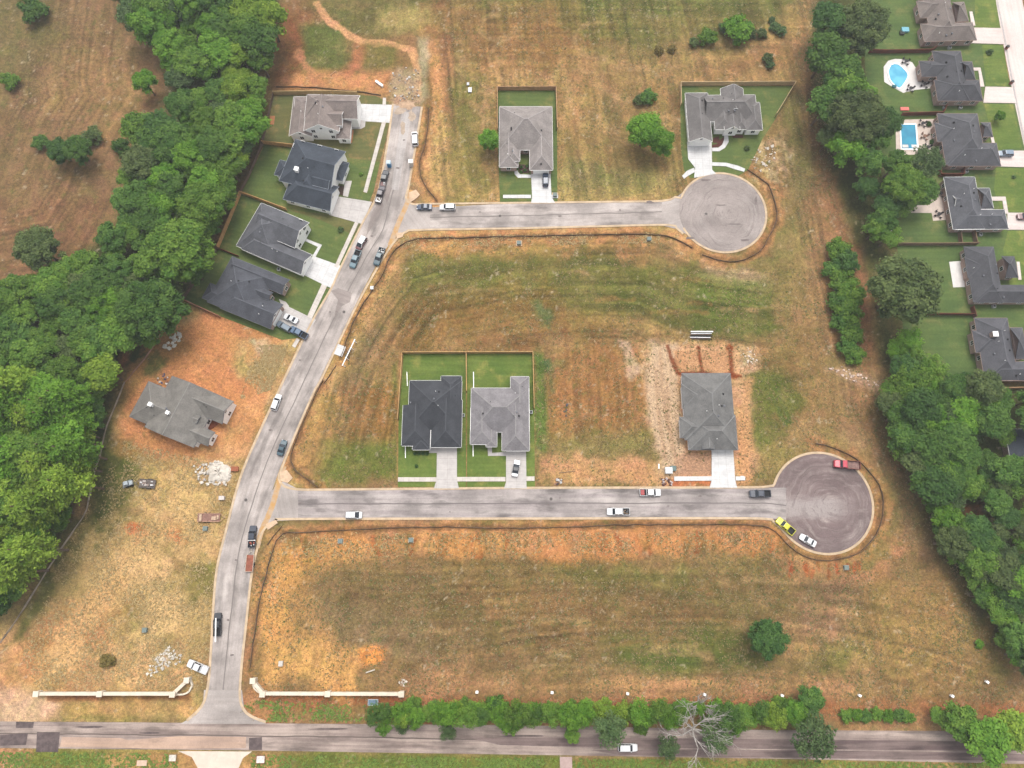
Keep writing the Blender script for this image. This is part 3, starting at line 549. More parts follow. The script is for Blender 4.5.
def swirl(name, col, light, dark, r, seed, amt, band=0):
    """asphalt of a turning circle with the dusty rings that turning tyres leave"""
    m, n, l, b = newmat(name); tc = n.new('ShaderNodeTexCoord'); uv = tc.outputs['UV']; ob = tc.outputs['Object']
    mp_ = n.new('ShaderNodeMapping'); mp_.inputs['Location'].default_value = (-2.2,1.4,0); l.new(uv, mp_.inputs[0]); g = n.new('ShaderNodeVectorMath'); g.operation = 'LENGTH'; l.new(mp_.outputs[0], g.inputs[0])
    wob = noise(n,l,uv,.12,3,.5)
    ad = n.new('ShaderNodeMath'); ad.operation = 'MULTIPLY_ADD'; l.new(wob, ad.inputs[0]); ad.inputs[1].default_value = 5.5; l.new(g.outputs['Value'], ad.inputs[2])
    sp = n.new('ShaderNodeSeparateXYZ'); l.new(mp_.outputs[0], sp.inputs[0])
    at2 = n.new('ShaderNodeMath'); at2.operation = 'ARCTAN2'; l.new(sp.outputs[1], at2.inputs[0]); l.new(sp.outputs[0], at2.inputs[1])
    cb = n.new('ShaderNodeCombineXYZ'); l.new(ad.outputs[0], cb.inputs[0]); l.new(at2.outputs[0], cb.inputs[1]); cb.inputs[2].default_value = seed
    ring = noise(n,l,cb.outputs[0],1.0,7,.75,(.75,.35,1))
    o = mixrgb(n,l, rgb(col), rgb(light), ramp(n,l,ring,.40,.72,0,amt))
    o = mixrgb(n,l,o, rgb(col), ramp(n,l,noise(n,l,ob,.14,5,.7),.42,.58,.0,.75))
    o = mixrgb(n,l,o, rgb(light), ramp(n,l,noise(n,l,ob,.35,6,.8,(.35,1.6,1)),.56,.7,.0,.5))
    o = mixrgb(n,l,o, mixrgb(n,l,(.8,.8,.8),(1.12,)*3, ramp(n,l,noise(n,l,ob,.12,5,.65),.3,.7)),1,'MULTIPLY')
    if band:      # the dusty wheel path that runs on from the street into the circle
        ay = n.new('ShaderNodeMath'); ay.operation='ABSOLUTE'; l.new(sp.outputs[1], ay.inputs[0]); wv = noise(n,l,uv,.5,5,.7,(.4,1.4,1))
        a_ = n.new('ShaderNodeMath'); a_.operation='MULTIPLY_ADD'; l.new(wv,a_.inputs[0]); a_.inputs[1].default_value=5; l.new(ay.outputs[0],a_.inputs[2])
        b_ = n.new('ShaderNodeMath'); b_.operation='MULTIPLY_ADD'; l.new(wv,b_.inputs[0]); b_.inputs[1].default_value=9; l.new(sp.outputs[0],b_.inputs[2])
        c_ = n.new('ShaderNodeMath'); c_.operation='MULTIPLY'; l.new(ramp(n,l,a_.outputs[0],3.6,6.4,1,0),c_.inputs[0]); l.new(ramp(n,l,b_.outputs[0],3,13,1,0),c_.inputs[1])
        c2_ = n.new('ShaderNodeMath'); c2_.operation='MULTIPLY'; l.new(c_.outputs[0],c2_.inputs[0]); c2_.inputs[1].default_value=.85
        o = mixrgb(n,l,o, rgb((178,167,162)), c2_.outputs[0])
    o = mixrgb(n,l,o, rgb(dark), ramp(n,l,noise(n,l,cb.outputs[0],1.0,6,.8,(1.6,.8,1)),.5,.7,0,.8))
    o = mixrgb(n,l,o, mixrgb(n,l,(.88,)*3,(1.12,)*3, ramp(n,l,noise(n,l,ob,2.5,5,.75),.3,.7)),1,'MULTIPLY')
    l.new(o, b.inputs['Base Color']); b.inputs['Roughness'].default_value = .85; b.inputs['Specular IOR Level'].default_value=.2; return m
disk('north_turning_circle', c1, r1, Zr+.008, swirl('turning_asphalt_light',(168,156,150),(190,181,174),(112,100,97),13,2.0,.6))
M_DISK2 = swirl('turning_asphalt_dark',(132,114,112),(192,178,170),(104,90,88),13,5.0,.8,1); disk('south_turning_circle', c2, r2, Zr, M_DISK2)
ribbon('north_street', GP([(398,209),(512,203.5),(600,202),(690,200)]), GP([(396,231),(512,228.3),(600,226),(690,224)]), Zr+.004, M_ASPH, 80)
sheet('junction_mouth', [(405,196),(412,205),(430,206),(430,229),(410,229.5),(396,236),(389,247)], Zr+.012, M_MOUTH)
ribbon('south_street', GP([(272,490),(512,488.5),(768,488),(786,487.5)]), GP([(266,519),(512,518),(768,518),(786,520)]), Zr+.008, M_ASPH2, 110)
sheet('junction_mouth', [(282,470),(285,482),(298,489),(298,520),(276,521),(263,531),(257,548),(262,515)], Zr+.016, M_MOUTH)
# flares where each street widens into its circle
sheet('street_flare', [(662,202),(676,197.5),(686,190),(690,212),(686,234),(677,229),(662,225.5)], Zr+.006, M_MOUTH)
sheet('street_flare', [(762,487.5),(776,483),(786,476),(800,500),(789,528),(777,520.5),(762,518.5)], Zr-.008, mat('flare_asphalt',(132,115,112),.9,.12,.4,fine=.1))
ribbon('county_road', GP([(-120,720.5),(62,721.8),(512,725),(768,730),(1130,732)]), GP([(-120,747),(62,748.5),(256,750.5),(512,754.5),(768,758.5),(1130,766)]), Zr-.02, M_COUNTY, 160)
for pl in ([(0,735),(28,733),(26,745),(0,746)], [(37,732),(60,732),(58,752),(36,752)], [(16,721.5),(34,722),(33,728),(16,728)], [(249,738),(262,737),(262,750),(249,750)]): sheet('asphalt_patch', pl, Zr-.012, M_PATCH)
M_WET = pavement('asphalt_dark', (112,94,92), (140,122,116), streak=.4)
for a, bb, off0, off1 in ((470,1030,737,746),(590,1030,749,756)):
    pts = [(a,off0+1),(a+120,off0+.5),(a+300,off0+2),(bb,off0+5),(bb,off1+5),(a+300,off1+3),(a+120,off1+1),(a+30,off1-1)]
    sheet('tarred_lane', pts, Zr-.010, M_WET)
M_CLAY = pavement('clay_smear', (206,174,150),(188,160,142), streak=.2)
sheet('clay_smear', [(62,737),(120,738),(128,740),(180,736),(246,737),(246,748),(180,749),(60,747)], Zr-.009, M_CLAY)
ribbon('right_street', GP([(993,-60),(995.5,0),(1006,60),(1016,110),(1024,147),(1040,215),(1060,300)]), GP([(1016,-60),(1022,0),(1034,60),(1046,110),(1056,147),(1080,215),(1100,300)]), Zr, M_RIGHT, 60)
# ---- kerbs
def kerb(path, w=.62, h=.13, name='kerb', m=None, side=0):
    P = [Vector((p.x,p.y,0)) for p in path]; vs=[]; n=len(P)
    for i,p in enumerate(P):
        d = (P[min(i+1,n-1)]-P[max(i-1,0)]); d = d.normalized() if d.length>1e-6 else Vector((1,0,0)); e = Vector((-d.y,d.x,0))
        a = p - e*w*(.5-side*.5); c = p + e*w*(.5+side*.5)
        vs += [(a.x,a.y,-.015),(a.x,a.y,h),(c.x,c.y,h),(c.x,c.y,-.015)]
    fs = [(i*4+k, i*4+(k+1)%4, i*4+4+(k+1)%4, i*4+4+k) for i in range(n-1) for k in range(4)] + [(0,1,2,3),((n-1)*4+3,(n-1)*4+2,(n-1)*4+1,(n-1)*4)]
    return tag(MB().add(vs,fs).build(name, m or M_KERB), kind='structure')
def arc(c, r, a0, a1, n=60): return [Vector((c.x+math.cos(math.radians(a0+(a1-a0)*i/n))*r, c.y+math.sin(math.radians(a0+(a1-a0)*i/n))*r, 0)) for i in range(n+1)]
kerb(smooth_path(GP([(393,104),(388,140),(378,192),(362,224),(340,269),(331,289),(312,322),(283,382),(256,440),(240,479),(226,531),(216,576),(211,651),(208,686),(202,706),(187,720.5)]),1.5))
kerb(smooth_path(GP([(422,107),(415,150),(409,185),(406,198),(412,204),(430,204),(512,203)]),1)+smooth_path(GP([(530,202.8),(600,202),(662,201),(675,197)]),1.2)+arc(c1,r1,159,-157+0,80))
kerb(smooth_path(GP([(683,234),(676,228),(668,225),(600,226.4),(512,228.5),(420,230),(406,232),(396,240),(381,262),(356,307),(321,380),(316,388),(299,426),(282,468),(279,478),(284,486),(300,489.5),(340,489.5),(512,488),(700,487.5),(764,487),(774,484.5)]),1)
     + arc(c2,r2,149,-144,90) + smooth_path(GP([(778,525.5),(773,521),(764,518.7),(700,518.2),(512,518.6),(298,519),(276,521),(263,531),(256,554),(251,580),(246,626),(242,663),(240,694),(243,708),(251,716),(266,722)]),1))
kerb(smooth_path(GP([(995,-30),(997,0),(1003,30),(1011,75),(1018,110),(1026,150),(1034,190)]),3), .5, .12, m=mat('grey_kerb',(196,188,184),.85))
# concrete valley gutters across the two mouths
M_GUT = mat('stained_gutter', (216,188,158), .85, .14, .5, alt=(206,160,100), fine=.08)
def strip(name, pts, w, z, m):
    P = smooth_path(GP(pts),1.5); vs=[]; uv=[]; u=0; n=len(P)
    for i,p in enumerate(P):
        d = (P[min(i+1,n-1)]-P[max(i-1,0)]).normalized(); e = Vector((-d.y,d.x,0)); u += (p-P[i-1]).length if i else 0
        ww = w if not hasattr(w,'__len__') else w[0]+(w[1]-w[0])*i/(n-1)
        a = p-e*ww/2; c = p+e*ww/2; vs += [(a.x,a.y,z),(c.x,c.y,z)]; uv += [(u,0),(u,ww)]
    fs = [(2*i, 2*i+2, 2*i+3, 2*i+1) for i in range(n-1)]
    o = MB().add(vs,fs).build(name, m, uv=uv)
    return tag(o, kind='structure')
strip('valley_gutter', [(411,190),(407,204),(399,222),(390,246)], (1.4,1.6), Zr+.022, M_GUT)
strip('valley_gutter', [(284,466),(277,490),(271,510),(262,530),(257,548)], (1.5,1.5), Zr+.022, M_GUT)
# stains and tyre dust
M_STAIN = pavement('damp_asphalt',(152,140,134),(166,154,148),streak=.3)
for pl in ([(338,288),(352,293),(350,302),(342,306),(334,318),(338,300),(331,291)], [(372,212),(380,200),(384,206),(374,224),(366,236)], [(384,196),(388,184),(392,188),(387,203)]): sheet('damp_stain', pl, Zr+.024, M_STAIN)
M_DUST = pavement('dusty_asphalt', (190,181,176),(200,192,186))
strip('patched_trench', [(378,100+18),(381,140),(380,170)][:0] or [(407,112),(401,150),(395,190)], (3.2,2.2), Zr+.018, M_DUST)
# ---- drives and walks (concrete slabs standing a little proud)
def slab(name, pts, z, m, th=.06):
    P3 = [G(a,b,0) for a,b in pts]; d = (P3[1]-P3[0]).normalized(); e = Vector((-d.y,d.x,0)); n=len(P3); mb=MB()
    area = sum(P3[i].x*P3[(i+1)%n].y-P3[(i+1)%n].x*P3[i].y for i in range(n))
    if area < 0: P3 = P3[::-1]
    vs = [(p.x,p.y,-.01) for p in P3]+[(p.x,p.y,z) for p in P3]; uv=[((p-P3[0]).dot(d),(p-P3[0]).dot(e)) for p in P3]*2
    mb.add(vs, [tuple(range(n))[::-1], tuple(range(n,2*n))]+[(i,(i+1)%n,(i+1)%n+n,i+n) for i in range(n)])
    return tag(mb.build(name, m, uv=uv), kind='structure')
zd = .085
def nz_():
    global zd; zd += .004; return zd
slab('driveway', [(359,104),(392,105),(391,123),(358,121)], nz_(), M_DRIVEW); 
slab('front_walk', [(350,126),(358,127),(360,120),(365.5,121),(365,127),(361,129),(350,129)], nz_(), M_DRIVE)
slab('driveway', [(335,196),(372,202),(362,224),(329,215)], nz_(), M_DRIVE); slab('front_walk', [(345,181),(352,181),(348,197),(343,196)], nz_(), M_DRIVE)
slab('driveway', [(313,256),(341,266),(331,288),(324,285),(302,274)], nz_(), M_DRIVEW)
slab('front_walk', [(306,238),(308,239.5),(322,245),(315,258),(312,257),(318,247),(305,241)], nz_(), M_DRIVEW)
slab('driveway', [(287,306),(316,320),(305,338),(275,324)], nz_(), M_DRIVE)
slab('front_walk', [(279,299),(286,302),(289,306),(288,311),(283,309)], nz_(), M_DRIVE)
for a in ([(383,98),(386,98),(386,105),(382.5,105)], [(382,122),(386,122),(367,193),(363.5,192)], [(355,222),(358.5,223.5),(338,268),(334.5,266.5)], [(322,284),(327,286.5),(312,319),(307,317)], [(297,338),(300,340),(295,348),(292,346)]):
    slab('sidewalk', a, nz_(), M_WALK)
slab('driveway', [(531,173),(550.5,173),(551.5,197),(555,203),(531,203),(532,197)], nz_(), M_DRIVEW)
slab('front_walk', [(514,165),(517,165),(518,172),(520,174.5),(531,175),(531,178),(518,178),(514.5,174)], nz_(), M_DRIVEW)
for a in ([(503,195),(531,195),(531,198.3),(503,198.3)], [(551.5,195),(558,195),(558,198.3),(551.5,198.3)]): slab('sidewalk', a, nz_(), M_DRIVEW)
slab('driveway', [(687,142),(711.5,142),(712,170),(716,174),(694,178),(695,168),(688,159)], nz_(), M_DRIVEW)
slab('front_walk', [(712,148),(718,148),(722,145),(724,140),(724,136),(728,136),(728.5,142),(725,148),(719,151.5),(712,151.5)], nz_(), M_DRIVEW)
slab('sidewalk', [(712,162.5),(726,163),(738,166),(745,169),(744,172),(735,169.5),(726,166.5),(712,166)], nz_(), M_DRIVEW); slab('sidewalk', [(694,168),(695,172),(688,176),(684,179),(682,176),(687,171)], nz_(), M_DRIVEW)
slab('driveway', [(437,446),(457,446),(457,480),(459,488.5),(434,488.5),(436.5,480)], nz_(), M_DRIVE)
slab('front_walk', [(429,441),(437,441),(437,453),(429,453)], nz_(), M_DRIVE)
slab('driveway', [(506,450),(526,450),(526.5,486),(527,488.5),(504,488.5),(506,482)], nz_(), M_DRIVE)
slab('front_walk', [(487.5,447),(492,447),(492,453),(506,452),(506,456),(488,456)], nz_(), M_DRIVE)
for a in ([(398,477.3),(436.6,477.3),(436.6,481.7),(398,481.7)], [(457,477),(505.5,477),(505.5,481.5),(457,481.5)], [(526.3,476.5),(534.5,476.5),(534.5,481),(526.3,481)], [(674,476.5),(711.5,476.3),(711.5,480.7),(674,481)], [(735.5,476.5),(745,476.5),(745,480.5),(735.5,480.5)]): slab('sidewalk', a, nz_(), M_DRIVEW if a[0][0]>600 else M_WALK)
slab('driveway', [(711.5,450),(733,450),(735,480),(737,487.8),(709.5,487.8),(711.5,480)], nz_(), M_DRIVEW)
for a in ([(974,28),(1000,28.5),(1004,44.5),(971,43.5)], [(985,87),(1011,87.5),(1016,103.5),(983,103)], [(996,151),(1024,151),(1028,167.5),(993,166.5)], [(1007,213),(1034,213),(1038,230),(1007,230)]): slab('driveway', a, nz_(), M_RIGHT)
for a in ([(969,12),(972,12),(975,26),(971,26)], [(972,68),(980,68),(984,87),(980,87),(978,71),(972,71)], [(990,137),(993,137),(995,146),(992,146)], [(991,197),(1005,197),(1008,214),(1004,214),(1002,201),(991,201)], [(1016,262),(1019,262),(1021,280),(1018,280)]): slab('front_walk', a, nz_(), M_RIGHT)
slab('driveway', [(178,751),(252,751.5),(243,758),(237,772),(200,772),(192,757)], .075, mat('pale_concrete',(232,214,196),.85,.08,.4,fine=.05))
for a in ([(1,1),(2,1),(2,2)],)[:0]: pass
# corner ramps and inlet slabs
M_RAMP = mat('ramp_concrete',(222,190,158),.85,.12,.8,fine=.1)
for a in ([(409,193),(416,190),(420,195),(416,199),(410,203)], [(396,233),(404,233),(403,237),(397,239)], [(280,472),(287,470),(293,478),(288,483),(281,481)], [(266,524),(276,520),(278,523),(268,530)]): slab('corner_ramp', a, nz_(), M_RAMP)

M_DIRT = mat('tracked_dirt',(196,164,134),.95,.2,.7,fine=.15); M_DIRT2 = mat('tracked_dirt_pale',(192,172,152),.95,.15,.7,fine=.1)
rdd = random.Random(31)
def spill(cx_,cy_,rx,ry,m_,zz,n=18): 
    pts=[(cx_+math.cos(2*math.pi*i/n)*rx*rdd.uniform(.55,1.15), cy_+math.sin(2*math.pi*i/n)*ry*rdd.uniform(.55,1.15)) for i in range(n)]; sheet('tracked_dirt', pts, zz, m_)
spill(407,105,13,5,M_DIRT,Zr+.030); spill(400,111,6,4,M_DIRT2,Zr+.034); spill(412,116,5,6,M_DIRT2,Zr+.038); spill(403,128,3,8,M_DIRT2,Zr+.042)
M_SPOT = mat('tar_spot',(128,116,112),.85,.15,1)
for x_,y_ in ((372,236),(330,312),(300,360),(270,430),(236,560),(228,620),(560,498),(548,505),(610,508),(668,506),(450,512),(700,496),(480,212),(560,216),(620,210),(300,503),(350,499),(232,655),(404,140),(398,168)): spill(x_,y_,rdd.uniform(.8,2.4),rdd.uniform(.5,1.2),M_SPOT,Zr+.05+rdd.uniform(0,.004),9)
for x_,y_,a_,b_ in ((650,202,4,1.5),(690,238,6,1.2),(745,240,5,1.5),(756,200,1.5,5),(706,180,5,1.2),(720,205,7,.8),(735,224,9,.7)): spill(x_,y_,a_,b_,M_SPOT,Zr+.06+rdd.uniform(0,.004),11)
for x_,y_,a_,b_ in ((90,727,16,1.2),(330,729,22,1),(520,736,24,1.1),(150,733,12,1)): spill(x_,y_,a_,b_,M_PATCH,Zr+.01,14)
M_COVER = mat('manhole_iron',(96,88,84),.6,.1,2)
for x_,y_ in ((551,499),(344,312),(706,214),(500,216),(246,500)):
    c=G(x_,y_); disk('manhole_cover', Vector((c.x,c.y,0)), .42, Zr+.07, M_COVER, 16, 2)
# ---------------------------------------------------------------- houses
def T(ox, oy, s): return lambda *p: [(ox+a/s, oy+b/s) for a,b in p]
def house(name, label, ref, wings, roofm, wallm, gablem=None, trimm=None, group=None, garage=None, doors=(), vents=(), chimneys=(), capm=None, porch=()):
    """wings: (photo corners at eave height, ridge axis, ends, eave height, pitch). ref: two photo points along a wall."""
    gablem = gablem or wallm; trimm = trimm or M_WHITE
    a, b = G(*ref[0]), G(*ref[1]); th = math.atan2(b.y-a.y, b.x-a.x)
    allp = [G(x,y,w[3]) for w in wings for x,y in w[0]]
    c = Vector((sum(p.x for p in allp)/len(allp), sum(p.y for p in allp)/len(allp), 0))
    root = empty(name, c, th); tag(root, label, 'house', group)
    Ri = Matrix.Rotation(-th, 3, 'Z')
    rects = []
    for k,(pts,dr,ends,z,m) in enumerate(wings):
        L = [Ri @ (G(x,y,z)-c) for x,y in pts]
        x0,x1 = min(p.x for p in L), max(p.x for p in L); y0,y1 = min(p.y for p in L), max(p.y for p in L)
        rects.append((x0+k*.004,x1-k*.004,y0+k*.004,y1-k*.004,dr,ends,z+k*.017,m*(1+.006*k)))
    RF, WA, FA, CA = MB(), MB(), MB(), MB(); GAl = []
    for k,(x0,x1,y0,y1,dr,ends,z,m) in enumerate(rects):
        sw = dr == 'y'
        def Q(u,v,z_): return (v,u,z_) if sw else (u,v,z_)     # u along the ridge, v across
        u0,u1,v0,v1 = (y0,y1,x0,x1) if sw else (x0,x1,y0,y1)
        hw = (v1-v0)/2; vm = (v0+v1)/2; zr = z+m*hw
        ra = u0+(hw if ends[0]=='h' else 0); rb = u1-(hw if ends[1]=='h' else 0)
        if ra > rb-.05: ra, rb = (ra+rb)/2-.03, (ra+rb)/2+.03
        P = [Q(u0,v0,z),Q(u1,v0,z),Q(u1,v1,z),Q(u0,v1,z),Q(ra,vm,zr),Q(rb,vm,zr)]
        D = .18; Pl = [(p[0],p[1],p[2]-D) for p in P]
        fs = [(0,1,5,4),(2,3,4,5),(1,2,5),(3,0,4)]
        if ends[0] != 'h': fs = [f for f in fs if f != (3,0,4)]
        if ends[1] != 'h': fs = [f for f in fs if f != (1,2,5)]
        loop = [0,1]+([5] if ends[1]!='h' else [])+[2,3]+([4] if ends[0]!='h' else [])
        und = [tuple(i+6 for i in f)[::-1] for f in fs]
        side = [(loop[i]+6, loop[(i+1)%len(loop)]+6, loop[(i+1)%len(loop)], loop[i]) for i in range(len(loop))]
        allf = fs+und+side
        if sw: allf = [f[::-1] for f in allf]
        RF.add(P+Pl, allf)
        for i in range(len(loop)):
            p, q = Vector(P[loop[i]]), Vector(P[loop[(i+1)%len(loop)]])
            ia, ib = loop[i], loop[(i+1)%len(loop)]
            if (ends[0]=='n' and {ia,ib}<={0,3,4}) or (ends[1]=='n' and {ia,ib}<={1,2,5}): continue
            o = Vector(((p+q).x/2-(x0+x1)/2, (p+q).y/2-(y0+y1)/2, 0)); d=(q-p); e = Vector((d.y,-d.x,0)); e = e.normalized()*(1 if e.dot(o)>0 else -1) if e.length>1e-6 else e
            FA.bar(p+e*.04+Vector((0,0,-.08)), q+e*.04+Vector((0,0,-.08)), .06, .2)
        rr = [(P[4],P[5])] + ([(P[0],P[4]),(P[3],P[4])] if ends[0]=='h' else []) + ([(P[1],P[5]),(P[2],P[5])] if ends[1]=='h' else [])
        for p,q in rr: CA.bar(Vector(p)+Vector((0,0,.02)), Vector(q)+Vector((0,0,.02)), .24, .06)
        # walls
        I = .42+.004*k; a0,a1,b0,b1 = u0+I,u1-I,v0+I,v1-I; zt = z+m*I-D-.03 if False else z-.1
        zg = z+m*(hw)-D-.12-0.05
        W8 = [Q(a0,b0,0),Q(a1,b0,0),Q(a1,b1,0),Q(a0,b1,0),Q(a0,b0,zt),Q(a1,b0,zt),Q(a1,b1,zt),Q(a0,b1,zt)]
        wf = [(0,1,5,4),(1,2,6,5),(2,3,7,6),(3,0,4,7),(4,5,6,7)]
        if sw: wf = [f[::-1] for f in wf]
        WA.add(W8, wf)
        for e_, uu in ((0,a0),(1,a1)):
            if ends[e_] == 'g':
                s_ = -1 if e_==0 else 1
                t0,t1 = uu-.03*s_*-1, uu-.35*s_
                hz = zt-.02; zp = z+m*hw-D-.02; bb = .02
                zb = z+m*(I)-D-.02
                V = [Q(t0,b0+bb,hz),Q(t0,b1-bb,hz),Q(t0,b1-bb,zb),Q(t0,vm,zp),Q(t0,b0+bb,zb),Q(t1,b0+bb,hz),Q(t1,b1-bb,hz),Q(t1,b1-bb,zb),Q(t1,vm,zp),Q(t1,b0+bb,zb)]
                GAl.append(MB()); GAl[-1].add(V, [(0,1,2,3,4),(9,8,7,6,5)]+[(i,(i+5),(i+1)%5+5,(i+1)%5) for i in range(5)])
    def fix(o):
        bm = bmesh.new(); bm.from_mesh(o.data); bmesh.ops.recalc_face_normals(bm, faces=bm.faces); bm.to_mesh(o.data); bm.free(); return o
    fix(RF.build('roof', roofm, root)); fix(WA.build('wall', wallm, root)); FA.build('fascia', trimm, root)
    for GA in GAl: fix(GA.build('gable', gablem, root))
    CA.build('ridge_cap', capm or roofm, root)
    def buried(x,y,z_, k):
        for j,(x0,x1,y0,y1,dr,en,z,m) in enumerate(rects):
            if j!=k and x0-.2 < x < x1+.2 and y0-.2 < y < y1+.2: return True
        return False
    def window(x,y,z_,nx,ny,w,h):
        fr = MB(); gl = MB(); tx,ty = -ny,nx
        def rect(mb, u0,u1,v0,v1,d0,d1):
            p=[(x+tx*u+nx*d, y+ty*u+ny*d, v) for d in (d0,d1) for u,v in ((u0,v0),(u1,v0),(u1,v1),(u0,v1))]
            mb.add(p, [(3,2,1,0),(4,5,6,7),(0,1,5,4),(1,2,6,5),(2,3,7,6),(3,0,4,7)])
        f=.1
        rect(fr,-w/2-f,w/2+f,z_-f,z_,-.02,.09); rect(fr,-w/2-f,w/2+f,z_+h,z_+h+f,-.02,.09); rect(fr,-w/2-f,-w/2,z_,z_+h,-.02,.09); rect(fr,w/2,w/2+f,z_,z_+h,-.02,.09)
        rect(fr,-.03,.03,z_,z_+h,.045,.07)
        rect(gl,-w/2,w/2,z_,z_+h,-.01,.04); wo_ = fr.build('window', M_WHITE, root); gl.build('pane', M_GLASS, wo_)
    for k,(x0,x1,y0,y1,dr,ends,z,m) in enumerate(rects):
        I=.42+.004*k
        for nx,ny in ((0,-1),(1,0),(-1,0),(0,1)):
            ln = (x1-x0) if ny else (y1-y0); nw = max(1,int(ln/4.2))
            for i in range(nw):
                t = (i+.5)/nw
                if ny: x = x0+(x1-x0)*t; y = (y0+I) if ny<0 else (y1-I)
                else: y = y0+(y1-y0)*t; x = (x0+I) if nx<0 else (x1-I)
                if ln < 2.2 or buried(x+nx*.8, y+ny*.8, 0, k): continue
                if garage and k==garage[0] and (nx,ny)==garage[1]: continue
                for zz in ([.95] if z < 4 else [.95, 3.7]): window(x,y,zz,nx,ny,1.1,1.35)
        for e_ in (0,1):
            if ends[e_]=='g':
                if dr=='y': x=(x0+x1)/2; y = (y0+I) if e_==0 else (y1-I); nx,ny = 0,(-1 if e_==0 else 1); wd=x1-x0
                else: y=(y0+y1)/2; x=(x0+I) if e_==0 else (x1-I); nx,ny=(-1 if e_==0 else 1),0; wd=y1-y0
                if wd>3.5 and not buried(x+nx*.8,y+ny*.8,0,k): window(x+nx*.03,y+ny*.03,z+.15+ (0.25 if wd>6 else 0),nx,ny,.7,.8)
    if garage:
        k,(nx,ny) = garage; x0,x1,y0,y1,dr,ends,z,m = rects[k]; I=.42+.004*k
        ln = (x1-x0) if ny else (y1-y0); w = min(4.9, ln-1.6); x = (x0+x1)/2 if ny else ((x0+I) if nx<0 else (x1-I)); y = (y0+y1)/2 if nx else ((y0+I) if ny<0 else (y1-I))
        g = MB(); tx,ty=-ny,nx
        for i in range(4):
            p=[(x+tx*u+nx*d, y+ty*u+ny*d, v) for d in (-.02,.07) for u,v in ((-w/2,i*.55+.03),(w/2,i*.55+.03),(w/2,i*.55+.55),(-w/2,i*.55+.55))]
            g.add(p, [(3,2,1,0),(4,5,6,7),(0,1,5,4),(1,2,6,5),(2,3,7,6),(3,0,4,7)])
        g.build('garage_door', M_WHITE, root)
    def roof_z(x,y):
        best=0
        for (x0,x1,y0,y1,dr,en,z,m) in rects:
            if x0<x<x1 and y0<y<y1:
                d1 = min(y-y0,y1-y) if dr=='x' else min(x-x0,x1-x); h=d1
                if dr=='x':
                    if en[0]=='h': h=min(h,x-x0)
                    if en[1]=='h': h=min(h,x1-x)
                else:
                    if en[0]=='h': h=min(h,y-y0)
                    if en[1]=='h': h=min(h,y1-y)
                best=max(best,z+m*h)
        return best or 3
    rv = random.Random(len(label)*7+int(c.x))
    for _ in range(4):
        k_ = rv.randrange(min(3,len(rects))); x0,x1,y0,y1 = rects[k_][:4]; x=x0+(x1-x0)*rv.uniform(.25,.75); y=y0+(y1-y0)*rv.uniform(.25,.75); zz=roof_z(x,y)
        mb_=MB(); mb_.tube([(x,y,zz-.2),(x,y,zz+.42)],.09,8); mb_.build('vent_pipe', M_WHITE if rv.random()<.5 else M_BLACK, root)
    for (px,py) in vents:
        zz = 4.5; q = Ri @ (G(px,py,zz)-c); zz = roof_z(q.x,q.y); q = Ri @ (G(px,py,zz)-c); zz = roof_z(q.x,q.y)
        MB().box(q.x-.2,q.x+.2,q.y-.22,q.y+.22,zz-.25,zz+.3).build('roof_vent', M_TRIMD if px%2<1 else M_BLACK, root)
    for (px,py,w) in chimneys:
        zz = 5; q = Ri @ (G(px,py,zz)-c); zz = roof_z(q.x,q.y); q = Ri @ (G(px,py,zz)-c); zz=roof_z(q.x,q.y)
        ch = MB().box(q.x-w/2,q.x+w/2,q.y-w/2,q.y+w/2,zz-1,zz+1.1).build('chimney', wallm, root)
        MB().box(q.x-w/2-.1,q.x+w/2+.1,q.y-w/2-.1,q.y+w/2+.1,zz+1.1,zz+1.28).build('chimney_cap', M_WHITE, ch)
    return root
R_BROWN = shingles('shingles_taupe',(150,138,132)); R_DARK = shingles('shingles_charcoal',(78,84,93)); R_SLATE = shingles('shingles_slate',(106,107,112)); R_SLATE2 = shingles('shingles_dark_slate',(92,94,101))
R_GREY = shingles('shingles_grey',(138,134,128)); R_PALE = shingles('shingles_pale',(160,152,148)); R_MID2 = shingles('shingles_mid_two',(130,126,124)); R_MID = shingles('shingles_mid_grey',(146,142,144)); R_TAUPE2 = shingles('shingles_old_taupe',(140,130,124))
R_COOL = shingles('shingles_cool_grey',(128,127,125)); R_R = shingles('shingles_blue_grey',(102,102,106)); R_R2 = shingles('shingles_graphite',(94,94,98)); R_BLUE = shingles('shingles_graphite_two',(100,100,105)); R_BROWNY=shingles('shingles_brown',(140,126,112))
NB = 'new houses on the building plots'; RB = 'finished houses along the right hand street'
t = T(264,80,8)
house('two_storey_house','white two storey house with taupe roof at the top end of the avenue',t((350,495),(680,503)),[
  (t((345,115),(750,312)),'x','hg',5.0,.72),(t((345,165),(602,412)),'y','gn',5.1,.62),(t((238,132),(385,452)),'y','gh',3.1,.62),(t((250,132),(442,220)),'x','hh',3.6,.5),
  (t((498,238),(628,366)),'x','ng',5.6,.62),(t((590,330),(688,474)),'y','hn',3.0,.35)], R_BROWN, M_WHITE, group=NB, garage=(0,(1,0)), vents=t((415,190),(470,215)), capm=mat('cap_taupe',(156,144,138)))
t = T(250,136,8)
